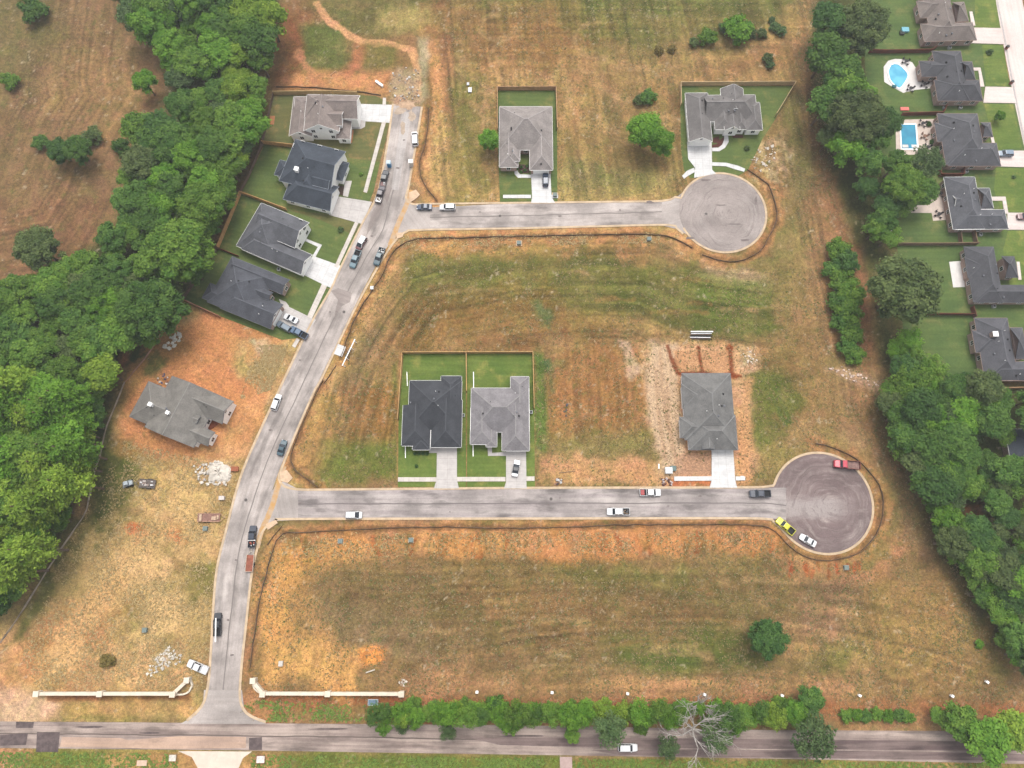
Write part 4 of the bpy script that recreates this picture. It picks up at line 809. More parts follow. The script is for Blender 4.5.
house('two_storey_house','charcoal roofed two storey house with white rake boards, second from the top of the avenue',t((285,540),(630,628)),[
  (t((338,90),(512,62),(690,165),(640,460)),'x','hg',4.4,.55),(t((262,505),(345,330),(640,600),(690,400)),'x','hg',3.1,.72),(t((240,190),(240,322),(400,330)),'x','hn',3.2,.5),(t((650,180),(770,215),(740,362)),'x','nh',2.9,.45),
  (t((520,305),(640,330),(625,425)),'x','ng',5.2,.62),(t((420,290),(560,320),(520,470)),'y','hn',4.3,.6)], R_DARK, M_WHITE, group=NB, trimm=mat('pale_blue_trim',(190,196,204),.6), garage=(1,(1,0)), chimneys=[(297,170,1.1)], vents=t((430,190),(430,360)), capm=mat('cap_charcoal',(86,92,102)))
t = T(216,190,8)
house('gabled_house','long slate roofed house with twin white gables facing the avenue and a new timber fence',t((195,470),(685,680)),[
  (t((375,108),(160,445),(520,470)),'x','hh',3.0,.62),(t((420,125),(742,268),(615,458)),'x','ng',4.2,.62),(t((240,410),(682,678),(755,512)),'x','hg',2.95,.7)], R_SLATE, M_WHITE, group=NB, garage=(2,(1,0)), vents=t((530,232),(420,250),(370,315),(355,340)), capm=mat('cap_slate',(116,117,122)))
t = T(184,244,8)
house('hipped_house','slate hipped house with white sedan and blue cars in its driveway',t((290,520),(690,684)),[
  (t((385,100),(288,505),(620,470)),'x','hh',3.0,.55),(t((430,120),(825,300),(785,402)),'x','ng',3.1,.7),(t((290,505),(690,678),(795,485)),'x','hg',2.9,.62),(t((565,350),(712,388),(675,450)),'x','ng',3.7,.7),(t((188,350),(286,490),(380,380)),'x','hn',2.9,.5)],
  R_SLATE2, M_BRICKP, group=NB, gablem=M_WHITE, trimm=M_TRIMD, garage=(2,(1,0)), vents=t((440,300),(520,300)), capm=mat('cap_slate2',(102,104,111)))
t = T(120,360,8)
h5 = house('unfinished_house','taupe roofed house still being built on bare orange clay beside the woods',t((232,552),(590,702)),[
  (t((418,128),(720,255),(232,545),(590,700)),'y','gg',3.3,.5),(t((290,195),(125,360),(235,520),(420,380)),'x','hn',2.9,.5),(t((600,215),(905,330),(818,512)),'x','ng',3.6,.72),(t((450,515),(762,578),(705,690)),'x','ng',3.2,.7),
  (t((500,400),(645,450),(612,508)),'x','ng',4.6,.3)], R_GREY, M_WHITE, group=NB, trimm=M_TRIMD, vents=t((372,385),(385,400)), chimneys=[(152,405,.9),(170,413.5,.75)], capm=mat('cap_grey',(150,146,140)))
t = T(470,80,8)
house('hipped_house','pale grey hipped house with a blue car parked on its driveway',t((240,700),(660,700)),[
  (t((235,212),(662,560)),'x','hh',3.0,.62),(t((235,450),(385,698)),'y','hn',2.95,.62),(t((475,430),(664,722)),'y','hn',2.9,.62),(t((300,560),(400,650)),'y','hn',3.6,.7)], R_PALE, M_BRICKP, group=NB, trimm=M_WHITE, garage=(2,(0,-1)), vents=t((330,385),(330,400),(572,405),(340,570),(568,678)), capm=mat('cap_pale',(178,170,166)))
t = T(670,80,8)
house('gabled_house','grey roofed house with a white front gable beside the upper turning circle',t((340,432),(720,428)),[
  (t((120,104),(338,492)),'y','gh',3.1,.62),(t((262,122),(705,330)),'x','nh',3.0,.66),(t((402,70),(604,260)),'y','gg',3.2,.62),(t((345,240),(500,396)),'y','hn',3.05,.6),(t((500,240),(615,396)),'y','hn',3.05,.6),(t((585,180),(742,402)),'y','hh',2.95,.62),(t((425,300),(560,402)),'y','gn',3.5,.75)], R_MID2, M_WHITE, group=NB, garage=(0,(0,-1)), vents=t((255,165),(470,245),(518,245),(338,155)), capm=mat('cap_mid',(140,136,134)))
house('hipped_house','charcoal hipped house in the left half of the green double yard',[(403,446),(461,446)],[
  ([(409.5,380.5),(461,430)],'x','hh',3.0,.62),([(441,376),(461.2,404)],'y','nh',2.95,.62),([(403,405.3),(430,446)],'y','hn',2.95,.6),([(432,400),(461.5,447.5)],'y','hn',2.9,.62),([(413,434),(430,450)],'y','hn',2.85,.4)], shingles('shingles_black',(78,80,85)), M_BRICKG, group=NB, trimm=M_WHITE, garage=(3,(0,-1)), vents=[(410.5,402.5),(439,392),(434,399)], capm=mat('cap_black',(86,88,93)))
house('hipped_house','mid grey hipped house in the right half of the green double yard',[(471,445),(529,445)],[
  ([(471.3,388),(529,432)],'x','hh',3.0,.62),([(510.5,376.5),(529.2,404)],'y','nh',2.95,.62),([(470.7,408),(494,444.5)],'y','hn',2.95,.6),([(502,404),(529.6,451)],'y','hn',2.9,.62),([(486,430),(497,447)],'y','hn',2.85,.5),], R_MID, M_BRICKR, group=NB, trimm=M_WHITE, garage=(3,(0,-1)), vents=[(483,413.5),(516.5,412),(519,416)], capm=mat('cap_mid2',(158,154,152)))
house('hipped_house','cool grey hipped house on scraped clay with a fresh white driveway',[(682,450),(738,450)],[
  ([(681.6,373.2),(735.8,440)],'y','hh',3.0,.62),([(687,415),(738,450)],'x','hh',2.95,.6),([(681.3,384),(706,408.5)],'x','hn',2.9,.62),([(679.3,417),(702,438)],'x','hn',2.9,.62),([(701.5,433),(714.5,449)],'y','gn',3.6,.7)], R_COOL, M_WHITE, group=NB, trimm=M_TRIMD, garage=None, vents=[(723,394),(721.5,406),(724,406),(718,416)], capm=mat('cap_cool',(138,137,135)))
t = T(904,0,8.533)
house('street_house','taupe roofed brick house at the top right corner, highest on the right street',t((150,385),(560,372)),[
  (t((135,-130),(470,335)),'y','hh',3.0,.7),(t((140,205),(620,342)),'x','hh',2.95,.72),(t((410,20),(552,182)),'x','nh',3.0,.7),(t((105,10),(300,150)),'x','hn',2.9,.7)], R_TAUPE2, M_BRICKP, group=RB, trimm=M_BRICKP, garage=(1,(1,0)), vents=t((298,118),(265,170),(395,70),(400,295),(345,320)), capm=mat('cap_t2',(148,138,132)))
t2 = T(904,90,8.533)
house('street_house','dark roofed brick house with the kidney shaped pool behind it',t((290,872),(660,872)),[
  ([(932,51),(970,101)],'y','hh',3.0,.7),([(934,80),(983,101)],'x','hh',2.95,.72),([(918.8,61),(946,77)],'x','hn',2.9,.6),([(960,61.5),(975.5,80)],'x','nh',3.0,.7)], R_R2, M_BRICKP, group=RB, trimm=M_BRICKP, garage=(1,(1,0)), vents=[(947,61.5),(947.5,76.5),(961,71),(960.5,63)], capm=mat('cap_r2',(104,104,108)))
house('street_house','dark roofed brick house with the rectangular pool behind it',t2((350,690),(740,690)),[
  ([(937,113.5),(987,165)],'y','hh',3.0,.7),([(944,143),(1001,166)],'x','hh',2.95,.72),([(934,123),(956,142)],'x','hn',2.9,.6),([(980,122.5),(993,137)],'x','nh',3.0,.7)], R_R, M_BRICKP, group=RB, trimm=M_BRICKP, garage=(1,(1,0)), vents=[(955,121.5),(954.5,140),(971.5,127),(972.3,133),(974.5,162)], capm=mat('cap_r',(112,112,116)))
t = T(904,165,8.533)
house('street_house','slate roofed house with a pale L shaped patio reached by the tree',t((370,570),(860,565)),[
  (t((338,104),(690,545)),'y','hh',3.0,.7),(t((400,385),(892,546)),'x','hh',2.95,.72),(t((395,238),(560,400)),'x','gn',2.9,.62),(t((620,198),(765,375)),'x','nh',3.0,.7)], R_SLATE, M_BRICKP, group=RB, gablem=M_WHITE, trimm=M_WHITE, garage=(1,(1,0)), vents=t((490,350),(590,240),(600,300),(725,515)), capm=mat('cap_r4',(116,117,122)))
t = T(904,240,8.533)
house('street_house','slate roofed brick house with a small square white patio',t((580,548),(970,548)),[
  (t((512,58),(850,530)),'y','hh',3.0,.7),(t((590,385),(1100,532)),'x','hh',2.95,.72),(t((518,150),(690,325)),'x','hn',2.9,.62),(t((830,140),(975,320)),'x','nh',3.0,.7)], R_R2, M_BRICKP, group=RB, trimm=M_TRIMD, garage=(1,(1,0)), vents=t((683,300),(788,210),(800,282),(843,492)), capm=mat('cap_r5',(104,104,108)))
t = T(904,310,8.533)
house('street_house','slate roofed house with a white capped chimney behind the lower yard trees',t((650,603),(1024,603)),[
  (t((598,68),(980,600)),'y','hh',3.0,.7),(t((690,440),(1180,602)),'x','hh',2.95,.72),(t((578,175),(760,365)),'x','hn',2.9,.62),(t((900,150),(1060,420)),'x','nh',3.0,.7)], R_BLUE, M_BRICKP, group=RB, trimm=M_BRICKP, garage=None, vents=t((880,252),(898,345),(775,372),(955,560)), chimneys=[(993,335,1.3)], capm=mat('cap_r6',(110,110,115)))
house('street_house','house showing only a dark corner of its roof at the right edge',[(1008,447),(1040,447)],[
  ([(1005,429),(1060,470)],'x','hh',3.0,.6)], R_DARK, M_BRICKP, group=RB)

slab('porch_floor', [(203,423),(212,419),(219,424),(210,430)], .3, mat('porch_clay',(150,84,58),.9,.2,1))
# ---------------------------------------------------------------- vehicles
def paint(name, col): return mat('paint_'+name, col, .35, .03, 1, spec=.5, coat=.4)
def wheel(x, y, r=.36, w=.24):
    mb = MB(); mb.tube([(x,y-w/2,r),(x,y+w/2,r)], r, 14); mb.tube([(x,y-w/2-.012,r),(x,y+w/2+.012,r)], r*.55, 10, 1)
    return mb
def loft(secs, mi=0):
    """secs: (x, [(half width, z), ...]) profiles mirrored left and right"""
    mb = MB(); n = len(secs[0][1]); vs=[]
    for x, pr in secs:
        vs += [(x, y, z) for y,z in pr] + [(x,-y,z) for y,z in pr[::-1]]
    N = 2*n; fs=[]
    for i in range(len(secs)-1):
        for k in range(N): fs.append((i*N+k, i*N+(k+1)%N, (i+1)*N+(k+1)%N, (i+1)*N+k))
    fs.append(tuple(range(N))[::-1]); fs.append(tuple((len(secs)-1)*N+k for k in range(N)))
    mb.add(vs, fs, mi); return mb
def fixn(o):
    bm = bmesh.new(); bm.from_mesh(o.data); bmesh.ops.recalc_face_normals(bm, faces=bm.faces); bm.to_mesh(o.data); bm.free(); return o
def vehicle(kind, name, label, cat, px, py, hx, hy, pm, group=None, z0=.07, L=None, load=None, bed=None, rack=None, roofm=None):
    """kind: sedan, suv, van, pickup. (px,py) is the middle of the roof, (hx,hy) a point towards its front"""
    zmid = 1.2; c = G(px,py,zmid); h = G(hx,hy,zmid); a = math.atan2(h.y-c.y, h.x-c.x)
    root = empty(name, (c.x,c.y,z0), a); tag(root, label, cat, group)
    L = L or dict(sedan=4.7, suv=4.8, van=5.1, pickup=5.8)[kind]; w = .93 if kind in('sedan','suv') else 1.0; hl = L/2
    hood = .92 if kind=='sedan' else 1.08
    def pr(wd, zt, zb=.32): return [(wd*.92,zb),(wd,zb+.25),(wd,zt-.14),(wd*.9,zt)]
    if kind in ('sedan','suv','van'):
        tail = .98 if kind=='sedan' else 1.05
        secs = [(-hl,pr(w*.86,tail-.12,.4)),(-hl+.15,pr(w*.95,tail)),(-hl+1.0,pr(w,tail+.02)),(0,pr(w,hood+.04)),(hl-1.35,pr(w,hood+.02)),(hl-.45,pr(w*.94,hood-.12)),(hl-.1,pr(w*.84,hood-.24)),(hl,pr(w*.74,hood-.34,.4))]
        c0,c1,r0,r1,zt = dict(sedan=(-hl+.75,hl-1.3,-hl+1.55,hl-2.15,1.42), suv=(-hl+.12,hl-1.3,-hl+.5,hl-2.0,1.72), van=(-hl+.1,hl-.75,-hl+.4,hl-1.8,1.8))[kind]
    else:
        bed0 = -hl; cabb = -hl+1.95
        secs = [(cabb-.02,pr(w,1.05)),(0,pr(w,1.08)),(hl-1.5,pr(w,1.1)),(hl-.35,pr(w*.95,1.0)),(hl-.08,pr(w*.88,.9)),(hl,pr(w*.8,.8,.42))]
        c0,c1,r0,r1,zt = cabb, hl-1.45, cabb+.28, hl-2.15, 1.85
    fixn(loft(secs).build('body', pm, root, bevel=.03))
    cw = w*.93; rw = w*.76; zb = hood-.03 if kind!='pickup' else 1.04
    # glasshouse: a dark tapered block, with the roof and pillars of paint over it
    gh = [(c0,[(cw,zb),(cw*.98,zb+.05)]),(r0,[(cw,zb),(rw,zt-.05)]),(r1,[(cw,zb),(rw,zt-.05)]),(c1,[(cw*.96,zb),(cw*.94,zb+.05)])]
    fixn(loft(gh).build('window_glass', M_GLASS, root))
    rm = roofm or pm
    rf = loft([(r0-.08,[(rw*.98,zt-.08),(rw*.94,zt-.03)]),(r0+.1,[(rw+.03,zt-.08),(rw*.9,zt+.02)]),(r1-.1,[(rw+.03,zt-.08),(rw*.9,zt+.02)]),(r1+.05,[(rw*.96,zt-.1),(rw*.92,zt-.04)])])
    for s in (-1,1):
        rf.bar((r1,s*(rw),zt-.06),(c1,s*cw*.95,zb+.03),.09,.07); rf.bar((r0,s*rw,zt-.06),(c0,s*cw*.98,zb+.03),.12,.07); rf.bar(((r0+r1)/2,s*(rw+.02),zt-.06),((r0+r1)/2,s*(cw+.01),zb),.1,.06)
    fixn(rf.build('roof', rm, root))
    if kind=='pickup':
        b = MB(); bz=.72; t_=.09
        b.box(-hl,cabb-.03,-w*.97,-w*.97+t_,bz-.3,1.13); b.box(-hl,cabb-.03,w*.97-t_,w*.97,bz-.3,1.13); b.box(-hl,-hl+t_,-w*.96+t_,w*.96-t_,bz-.3,1.12); b.box(cabb-.12,cabb-.035,-w*.96+t_,w*.96-t_,bz-.3,1.12)
        b.box(-hl+t_,cabb-.12,-w*.96+t_,w*.96-t_,bz-.28,bz-.02)
        bo = b.build('bed', pm, root)
        MB().box(-hl+t_+.01,cabb-.14,-w*.96+t_+.01,w*.96-t_-.01,bz-.018,bz+.01).build('bed_liner', bed or M_BLACK, bo)
        for s in (-1,1): MB().box(-hl+.6,-hl+1.4,s*w*.98-.03,s*w*.98+.03,.35,.95).build('wheel_arch', pm, root)
    for x in (-hl+.95, hl-.95):
        for s in (-1,1):
            wheel(x, s*(w-.13)).build('wheel', [M_BLACK, M_CHROME], root)
    for s in (-1,1):
        MB().box(hl-.22,hl+.01,s*w*.62-.14,s*w*.62+.14,.6,.74).build('headlight', M_CHROME, root)
        MB().box(-hl-.02,-hl+.05,s*w*.78-.08,s*w*.78+.08,.72,.95).build('tail_light', mat('red_lens',(170,30,30),.3), root)
        MB().box(c1-.45,c1-.28,s*(w+.03)-.09,s*(w+.03)+.09,zb-.02,zb+.14).build('mirror', pm, root)
    if load: load(root, hl, w)
    return root
PW = paint('white',(240,240,240)); PB = paint('black',(44,46,52)); PN = paint('navy',(58,74,98)); PT = paint('teal',(48,82,94)); PG = paint('steel',(120,134,146)); PY = paint('yellow',(232,226,44)); PR = paint('red',(206,56,76)); PBL = paint('blue',(76,104,134)); PS = paint('silver',(186,190,194)); PWN = paint('maroon',(120,70,72))
def clutter(parent, x0,x1,y0,y1,z, n, cols, name='cargo'):
    """loose loads in a truck bed: a few boxes and planks, one object each"""
    for i in range(n):
        x=random.uniform(x0,x1-.3); y=random.uniform(y0,y1-.25); a=random.uniform(.25,.7); b_=random.uniform(.2,.5)
        tag(MB().box(x,min(x1,x+a),y,min(y1,y+b_),z,z+random.uniform(.15,.45)).build(name, mat('cargo_%d'%random.randrange(len(cols)), random.choice(cols),.8), parent))
PK = 'vehicles parked along the avenue'; LW='vehicles parked on the lower side street'; UPS='vehicles parked on the upper side street'
V = vehicle
CG = [(230,230,228),(140,120,100),(90,90,92),(176,96,80)]
V('van','white_van','white van parked near the rubble at the top end of the avenue','van',414.7,138,414,128,PW,PK)
V('pickup','pickup_truck','black pickup parked behind the blue portable toilet','pickup truck',384,178,386,170,PB,PK, bed=mat('load_mix',(150,120,118),.9,.4,4), load=lambda r,hl,w: clutter(r,-hl+.3,-hl+1.7,-.7,.7,.73,4,CG))
V('pickup','pickup_truck','dark pickup with a white load parked just north of the side street junction','pickup truck',380,193.5,383,184,paint('plum',(70,58,66)),PK, bed=PW, load=lambda r,hl,w: clutter(r,-hl+.2,-hl+1.7,-.8,.8,.73,5,CG[:2]))
V('van','enclosed_trailer','maroon and white covered trailer behind the teal pickup','van',361,242.5,357.8,248,PWN,PK,L=4.6, roofm=PW)
V('pickup','pickup_truck','steel teal pickup in front of the maroon trailer, by the second sidewalk','pickup truck',355,258.5,352,266,paint('grey_teal',(92,124,136)),PK)
V('pickup','pickup_truck','dark teal pickup alone on the right side of the avenue','pickup truck',379,256,375,266,PT,PK, load=lambda r,hl,w: clutter(r,-hl+.2,-hl+1.7,-.8,.8,.73,5,CG[:1]))
V('sedan','sedan_car','navy sedan near the corner of the upper side street','car',424.3,206.3,415,206.2,PN,UPS)
V('suv','suv_car','white suv behind the navy sedan on the upper side street','car',447.5,206.6,440,206.6,PW,UPS,L=4.9)
V('sedan','sedan_car','white sedan with dark glass in the driveway beside the blue cars','car',290.3,318,284,315,PW,z0=.15,L=4.6)
V('suv','suv_car','blue grey suv nearest the garage in the shared driveway','car',283.8,326.3,278,323,PG,z0=.15,L=4.9)
V('pickup','pickup_truck','dark blue pickup at the street end of the shared driveway','pickup truck',298.4,332.3,292,329,PBL,z0=.15)
V('suv','suv_car','white suv parked on the left side of the avenue below the mailbox stand','car',276,402,279,394,PW,PK,L=4.8)
V('sedan','sedan_car','dark teal car on the right side of the avenue above the lower side street','car',281.6,447.5,284,440,PT,PK,L=4.5)
V('pickup','pickup_truck','black pickup with a white crossbar pulling the rust coloured trailer','pickup truck',252,536.5,252.6,528,paint('ink',(46,54,70)),PK, load=lambda r,hl,w: (MB().box(-hl+1.78,-hl+1.95,-w,w,1.14,1.24).build('crossbar', M_WHITE, r), clutter(r,-hl+.3,-hl+1.5,-.7,.7,.73,6,CG)))
def ladder(r,hl,w):
    mb=MB(); mb.bar((-hl-1.3,0,1.75),(hl-1.2,0,2.02),.3,.1); mb.build('ladder', M_WHITE, r)
    mb=MB()
    for x in (-hl+.3,-hl+1.7): mb.bar((x,-w*.9,1.5),(x,w*.9,1.5),.06,.06); mb.bar((x,-w*.9,1.1),(x,-w*.9,1.5),.05,.05); mb.bar((x,w*.9,1.1),(x,w*.9,1.5),.05,.05)
    mb.build('ladder_rack', M_BLACK, r)
V('pickup','pickup_truck','black pickup with a long white ladder over its bed, lower avenue','pickup truck',217,624.5,217.3,616,PB,PK, load=ladder)
V('pickup','pickup_truck','white pickup parked on the dirt beside the entrance wall','pickup truck',197,667,190,664,PW,L=5.7, z0=0, bed=PW)
V('van','minivan','white minivan alone near the junction on the lower side street','van',353.5,515,361,515,PW,LW,L=4.5)
V('pickup','work_truck','white work truck with tools in its bed opposite the clay strip','pickup truck',618.5,511.5,609,511.5,PW,LW,L=6.2, load=lambda r,hl,w: clutter(r,-hl+.2,-hl+1.8,-.8,.8,.73,9,CG[1:3]))
def towed(r,hl,w):
    MB().box(-hl+.2,-hl+1.2,-.7,.7,.75,1.35).build('red_crate', mat('red_crate',(184,92,92),.7), r)
V('pickup','work_truck','white crew truck carrying a red crate on the lower side street','pickup truck',650.5,492.3,660,492.3,PW,LW,L=5.8, load=towed)
V('pickup','pickup_truck','black pickup near the mouth of the lower turning circle','pickup truck',760.5,493.5,752,493.5,paint('slate',(60,66,80)),LW)
V('pickup','pickup_truck','bright yellow pickup on the rim of the lower turning circle','pickup truck',786,526.2,780.5,521.5,PY,L=5.6)
V('sedan','sedan_car','white convertible style car just below the yellow pickup','car',808.5,540.3,802,536.5,PW,L=4.7)
V('sedan','sedan_car','white car with dark roof in the driveway of the mid grey house','car',516,468,517.5,460,PW,z0=.15,L=4.7, roofm=PB)
V('suv','suv_car','blue car in the driveway of the pale grey hipped house','car',545.6,179.3,545.6,172,PN,z0=.15,L=4.6)
V('suv','suv_car','white suv driving on the county road beside the bare tree','car',628,748,636,748,PW,L=4.9,z0=.06)
V('suv','suv_car','blue grey car in the driveway of the house with the rectangular pool','car',1006,153,1000,153,paint('dusk',(128,146,164)),z0=.15)
V('suv','suv_car','dark red car cut off by the right edge of the photo','car',1026,216,1020,216,PWN,z0=.15)
def dump_truck():
    c = G(847,464.5,1.4); h = G(835,463.5,1.4); a = math.atan2(h.y-c.y,h.x-c.x); r = empty('dump_truck',(c.x,c.y,.07),a)
    tag(r,'red dump truck with an open rusty bed on the lower turning circle','truck')
    fixn(loft([(.9,[(1.0,.5),(1.05,.8),(1.05,1.5),(.95,1.7)]),(2.2,[(1.0,.5),(1.05,.8),(1.05,1.45),(.9,1.62)]),(3.3,[(.9,.5),(.98,.8),(.95,1.25),(.8,1.4)]),(3.45,[(.8,.55),(.9,.8),(.85,1.1),(.7,1.25)])]).build('hood', PR, r, bevel=.04))
    fixn(loft([(.5,[(1.05,1.2),(.9,2.2)]),(1.5,[(1.05,1.2),(.9,2.25)]),(2.05,[(1.02,1.4),(.95,1.55)])]).build('window_glass', M_GLASS, r))
    MB().box(.45,1.55,-.95,.95,2.2,2.32).build('cab_roof', PR, r, bevel=.04); MB().box(.3,.5,-1.05,1.05,.7,2.2).build('cab_back', PR, r)
    b = MB(); b.box(-3.6,.1,-1.15,1.15,.95,1.05); b.box(-3.6,.1,-1.15,-1.05,1.05,1.75); b.box(-3.6,.1,1.05,1.15,1.05,1.75); b.box(-3.6,-3.5,-1.05,1.05,1.05,1.7); b.box(0,.1,-1.05,1.05,1.05,1.85)
    bo = b.build('dump_bed', mat('rust_bed',(140,84,76),.8,.2,1.5), r); MB().box(-3.49,-.01,-1.04,1.04,1.052,1.1).build('bed_floor', mat('bed_floor',(150,120,112),.9,.3,2), bo)
    for x in (-2.8,-1.8,2.5):
        for s in (-1,1): wheel(x,s*.95,.48,.3).build('wheel',[M_BLACK,M_CHROME],r)
    MB().box(-3.4,2.9,-.4,.4,.5,.75).build('chassis', M_BLACK, r)
dump_truck()
def flat_trailer(label, p0, p1, w, deckcol, z0, loadcol=None, group=None, front=1):
    a = G(*p0,.6); b_ = G(*p1,.6); L = (b_-a).length; c=(a+b_)/2; th=math.atan2(b_.y-a.y,b_.x-a.x); r = empty('flatbed_trailer',(c.x,c.y,z0),th); tag(r,label,'trailer',group)
    MB().box(-L/2,L/2,-w/2,w/2,.52,.6).build('deck', mat('deck_%d'%deckcol[0],deckcol,.9,.2,1.2,fine=.2), r)
    f=MB()
    for s in (-1,1): f.bar((-L/2,s*(w/2+.05),.62),(L/2,s*(w/2+.05),.62),.1,.28); f.bar((L/2,s*w/2,.5),(L/2+1.1,0,.5),.1,.12)
    f.bar((-L/2-.05,-w/2,.62),(-L/2-.05,w/2,.62),.1,.2); f.bar((L/2+1.0,0,.5),(L/2+1.5,0,.5),.12,.12); f.build('frame', mat('frame_%d'%(loadcol or (214,200,180))[0], loadcol or (214,200,180),.6), r)
    for x in (-L*.18,-L*.02):
        for s in (-1,1): wheel(x,s*(w/2+.18),.33,.2).build('wheel',[M_BLACK,M_CHROME],r)
    return r
flat_trailer('rust decked trailer hitched behind the black pickup with a crossbar',(249,571.5),(250.6,555),1.9,(158,96,76),.07)
tr = flat_trailer('long brown flatbed trailer standing empty on the straw grass left of the avenue',(198,517.5),(220,517.5),2.1,(156,118,104),0,(206,164,134))
for x0_,x1_,y0_,y1_ in ((-2.6,-1.9,-.9,.9),(.8,2.0,-.7,.3),(2.2,2.7,-.5,.6)): MB().box(x0_,x1_,y0_,y1_,.6,.9).build('cargo', mat('crate_tan',(206,176,150),.9,.15,2), tr)
tr2 = flat_trailer('trailer loaded with white bundled material in the middle of the left field',(155,484.2),(139.5,483),2.2,(120,110,104),0,(110,104,100))
for i in range(14):
    x=random.uniform(-2.2,1.7); y=random.uniform(-.9,.5); ld = MB().box(x,x+random.uniform(.3,.9),y,y+random.uniform(.2,.5),.6,.6+random.uniform(.2,.7)).build('bundle', mat('bundle_%d'%(i%3),[(226,222,220),(170,150,140),(200,188,180)][i%3],.8,.2,3), tr2)
def loader(label, px, py, hx, hy, col, z0=0):
    """small tracked skid steer"""
    c=G(px,py,1); h=G(hx,hy,1); r=empty('skid_steer',(c.x,c.y,z0),math.atan2(h.y-c.y,h.x-c.x)); tag(r,label,'loader'); m_=paint('loader%d'%col[0],col)
    MB().box(-1.3,.5,-.55,.55,.4,1.3).build('body', m_, r, bevel=.06); MB().box(-.5,.5,-.5,.5,1.3,2.0).build('cab', M_GLASS, r, bevel=.08); MB().box(-.55,.55,-.52,.52,2.0,2.08).build('cab_roof', m_, r)
    for s in (-1,1):
        t_=MB(); t_.tube([(-.9,s*.62,.35),(-.9,s*.92,.35)],.35,12); t_.tube([(.6,s*.62,.35),(.6,s*.92,.35)],.35,12); t_.box(-.9,.6,s*.77-.15,s*.77+.15,.02,.68); t_.build('track', M_BLACK, r)
        MB().bar((-1.1,s*.65,1.4),(1.3,s*.65,.6),.14,.16).build('arm', m_, r)
    MB().box(1.2,1.8,-.85,.85,.1,.16).box(1.2,1.26,-.85,.85,.16,.7).build('bucket', M_CHROME, r)
loader('small white and blue tracked loader at the left end of the loaded trailer',127.5,483.5,122,485,(196,206,212))
# ---------------------------------------------------------------- fences
def fence(label, runs, m, h=1.85, name='timber_fence', z0=0.0, post=True, group=None, pm=None):
    P = [GP(r) for r in runs]; c = sum((p for r in P for p in r), Vector())/sum(len(r) for r in P); c.z = 0
    root = empty(name, c); tag(root, label, 'fence', group); first=None
    for r in P:
        for a,b in zip(r[:-1], r[1:]):
            L=(b-a).length; d=(b-a)/L; mb=MB(); n=max(1,int(L/.16)); e=Vector((-d.y,d.x,0))
            q0=a-c; 
            # boards as one panel with a slightly uneven top, a cap rail and two back rails
            mb.bar(q0+Vector((0,0,h/2)), q0+d*L+Vector((0,0,h/2)), .05, h)
            mb.bar(q0+Vector((0,0,h+.03)), q0+d*L+Vector((0,0,h+.03)), .16, .05)
            for zz in (.4,h-.35): mb.bar(q0+e*.05+Vector((0,0,zz)), q0+d*L+e*.05+Vector((0,0,zz)), .05,.1)
            mb.build('panel', m, root)
            k=int(L/2.5)+1
            for i in range(k+1):
                p=q0+d*(L*i/k)
                if first is None: first=MB().box(-.07,.07,-.07,.07,0,h+.12).build('post', pm or m, root); o=first
                else: o=first.copy(); COL.objects.link(o); o.parent=root
                o.location=p+e*.02
FN = 'timber fences round the new yards'
fence('new timber fence behind the white two storey house, topmost on the left',[[(274.5,95),(333,94.2)],[(334,94.2),(358,95.5)]],mat('tan_fence',(212,178,126),.85,.12,.8,fine=.1),group=FN)
fence('short golden timber fence between the white and charcoal roofed houses',[[(263,144),(306,149)]],M_WOOD,group=FN)
fence('golden timber fence wrapping the back and upper side of the long slate roofed house yard',[[(287.5,211),(241.5,194),(219,248.5)]],M_WOOD,group=FN)
fence('low reddish fence stub between the long slate house and the hipped slate house',[[(219,249),(239,257)]],M_WOODB,1.2,group=FN)
fence('pale timber fence below the hipped slate house bordering the orange clay',[[(184,300.5),(221,317.5)]],mat('pinkish_fence',(196,138,108),.85,.15,.8),group=FN)
fence('dark weathered fence line along the woods behind the upper left yards',[[(274,95),(263,144),(250,176),(241,193)],[(218,250),(205,268),(184,300)]],mat('mossy_fence',(120,98,80),.9,.25,.8),1.3,group=FN)
fence('timber fence on three sides behind the pale grey hipped house',[[(497.6,132),(497.5,90.3),(555.7,90),(557,131)]],M_WOODP,group=FN)
fence('timber fence with a slanting right side round the house by the upper turning circle',[[(680.3,106.5),(679.7,85.7),(794,85),(774.5,117)]],mat('light_fence',(216,184,140),.8,.12,.8,fine=.1),group=FN)
fence('timber fence round the green double yard with a dividing run down its middle',[[(398.5,420),(403,353.7),(466.5,353.5),(532.7,353.3),(534,409)],[(466.5,353.5),(466.8,392)]],mat('ochre_fence',(214,172,116),.85,.15,.8,fine=.1),group=FN)
RF_ = 'brown stained fences between the right hand yards'
for lab,r in (('brown stained fence above the kidney shaped pool',[[(868,53),(885,53.5),(928,53),(934,50)]]),('brown stained fence between the two pool yards',[[(900,116),(941,115),(944,108)]]),
   ('red brown fence and gate below the house with the rectangular pool',[[(938,176.5),(961,176.5)],[(938,170),(938,176.5)],[(961,169),(961,176.5)]]),('weathered brown fence below the L shaped patio yard',[[(890,245.5),(940,245.5),(976,245)],[(957,230),(959,245)],[(971,230),(974,245)]]),
   ('brown fence between the small square patio yard and the yard below it',[[(925,315),(972,315.5)],[(970,308),(973,318)]])):
    fence(lab, r, M_WOODB if 'weathered' not in lab else M_WOODG, 1.8, group=RF_)
fence('white rail fence along the tree line beside the L shaped patio yard',[[(886,200),(888.5,217),(889.5,240)]],M_WHITE,1.2)
fence('tan fence at the foot of the lowest right hand yard, half under the trees',[[(1000,389),(1040,388)]],M_WOODP,1.7)
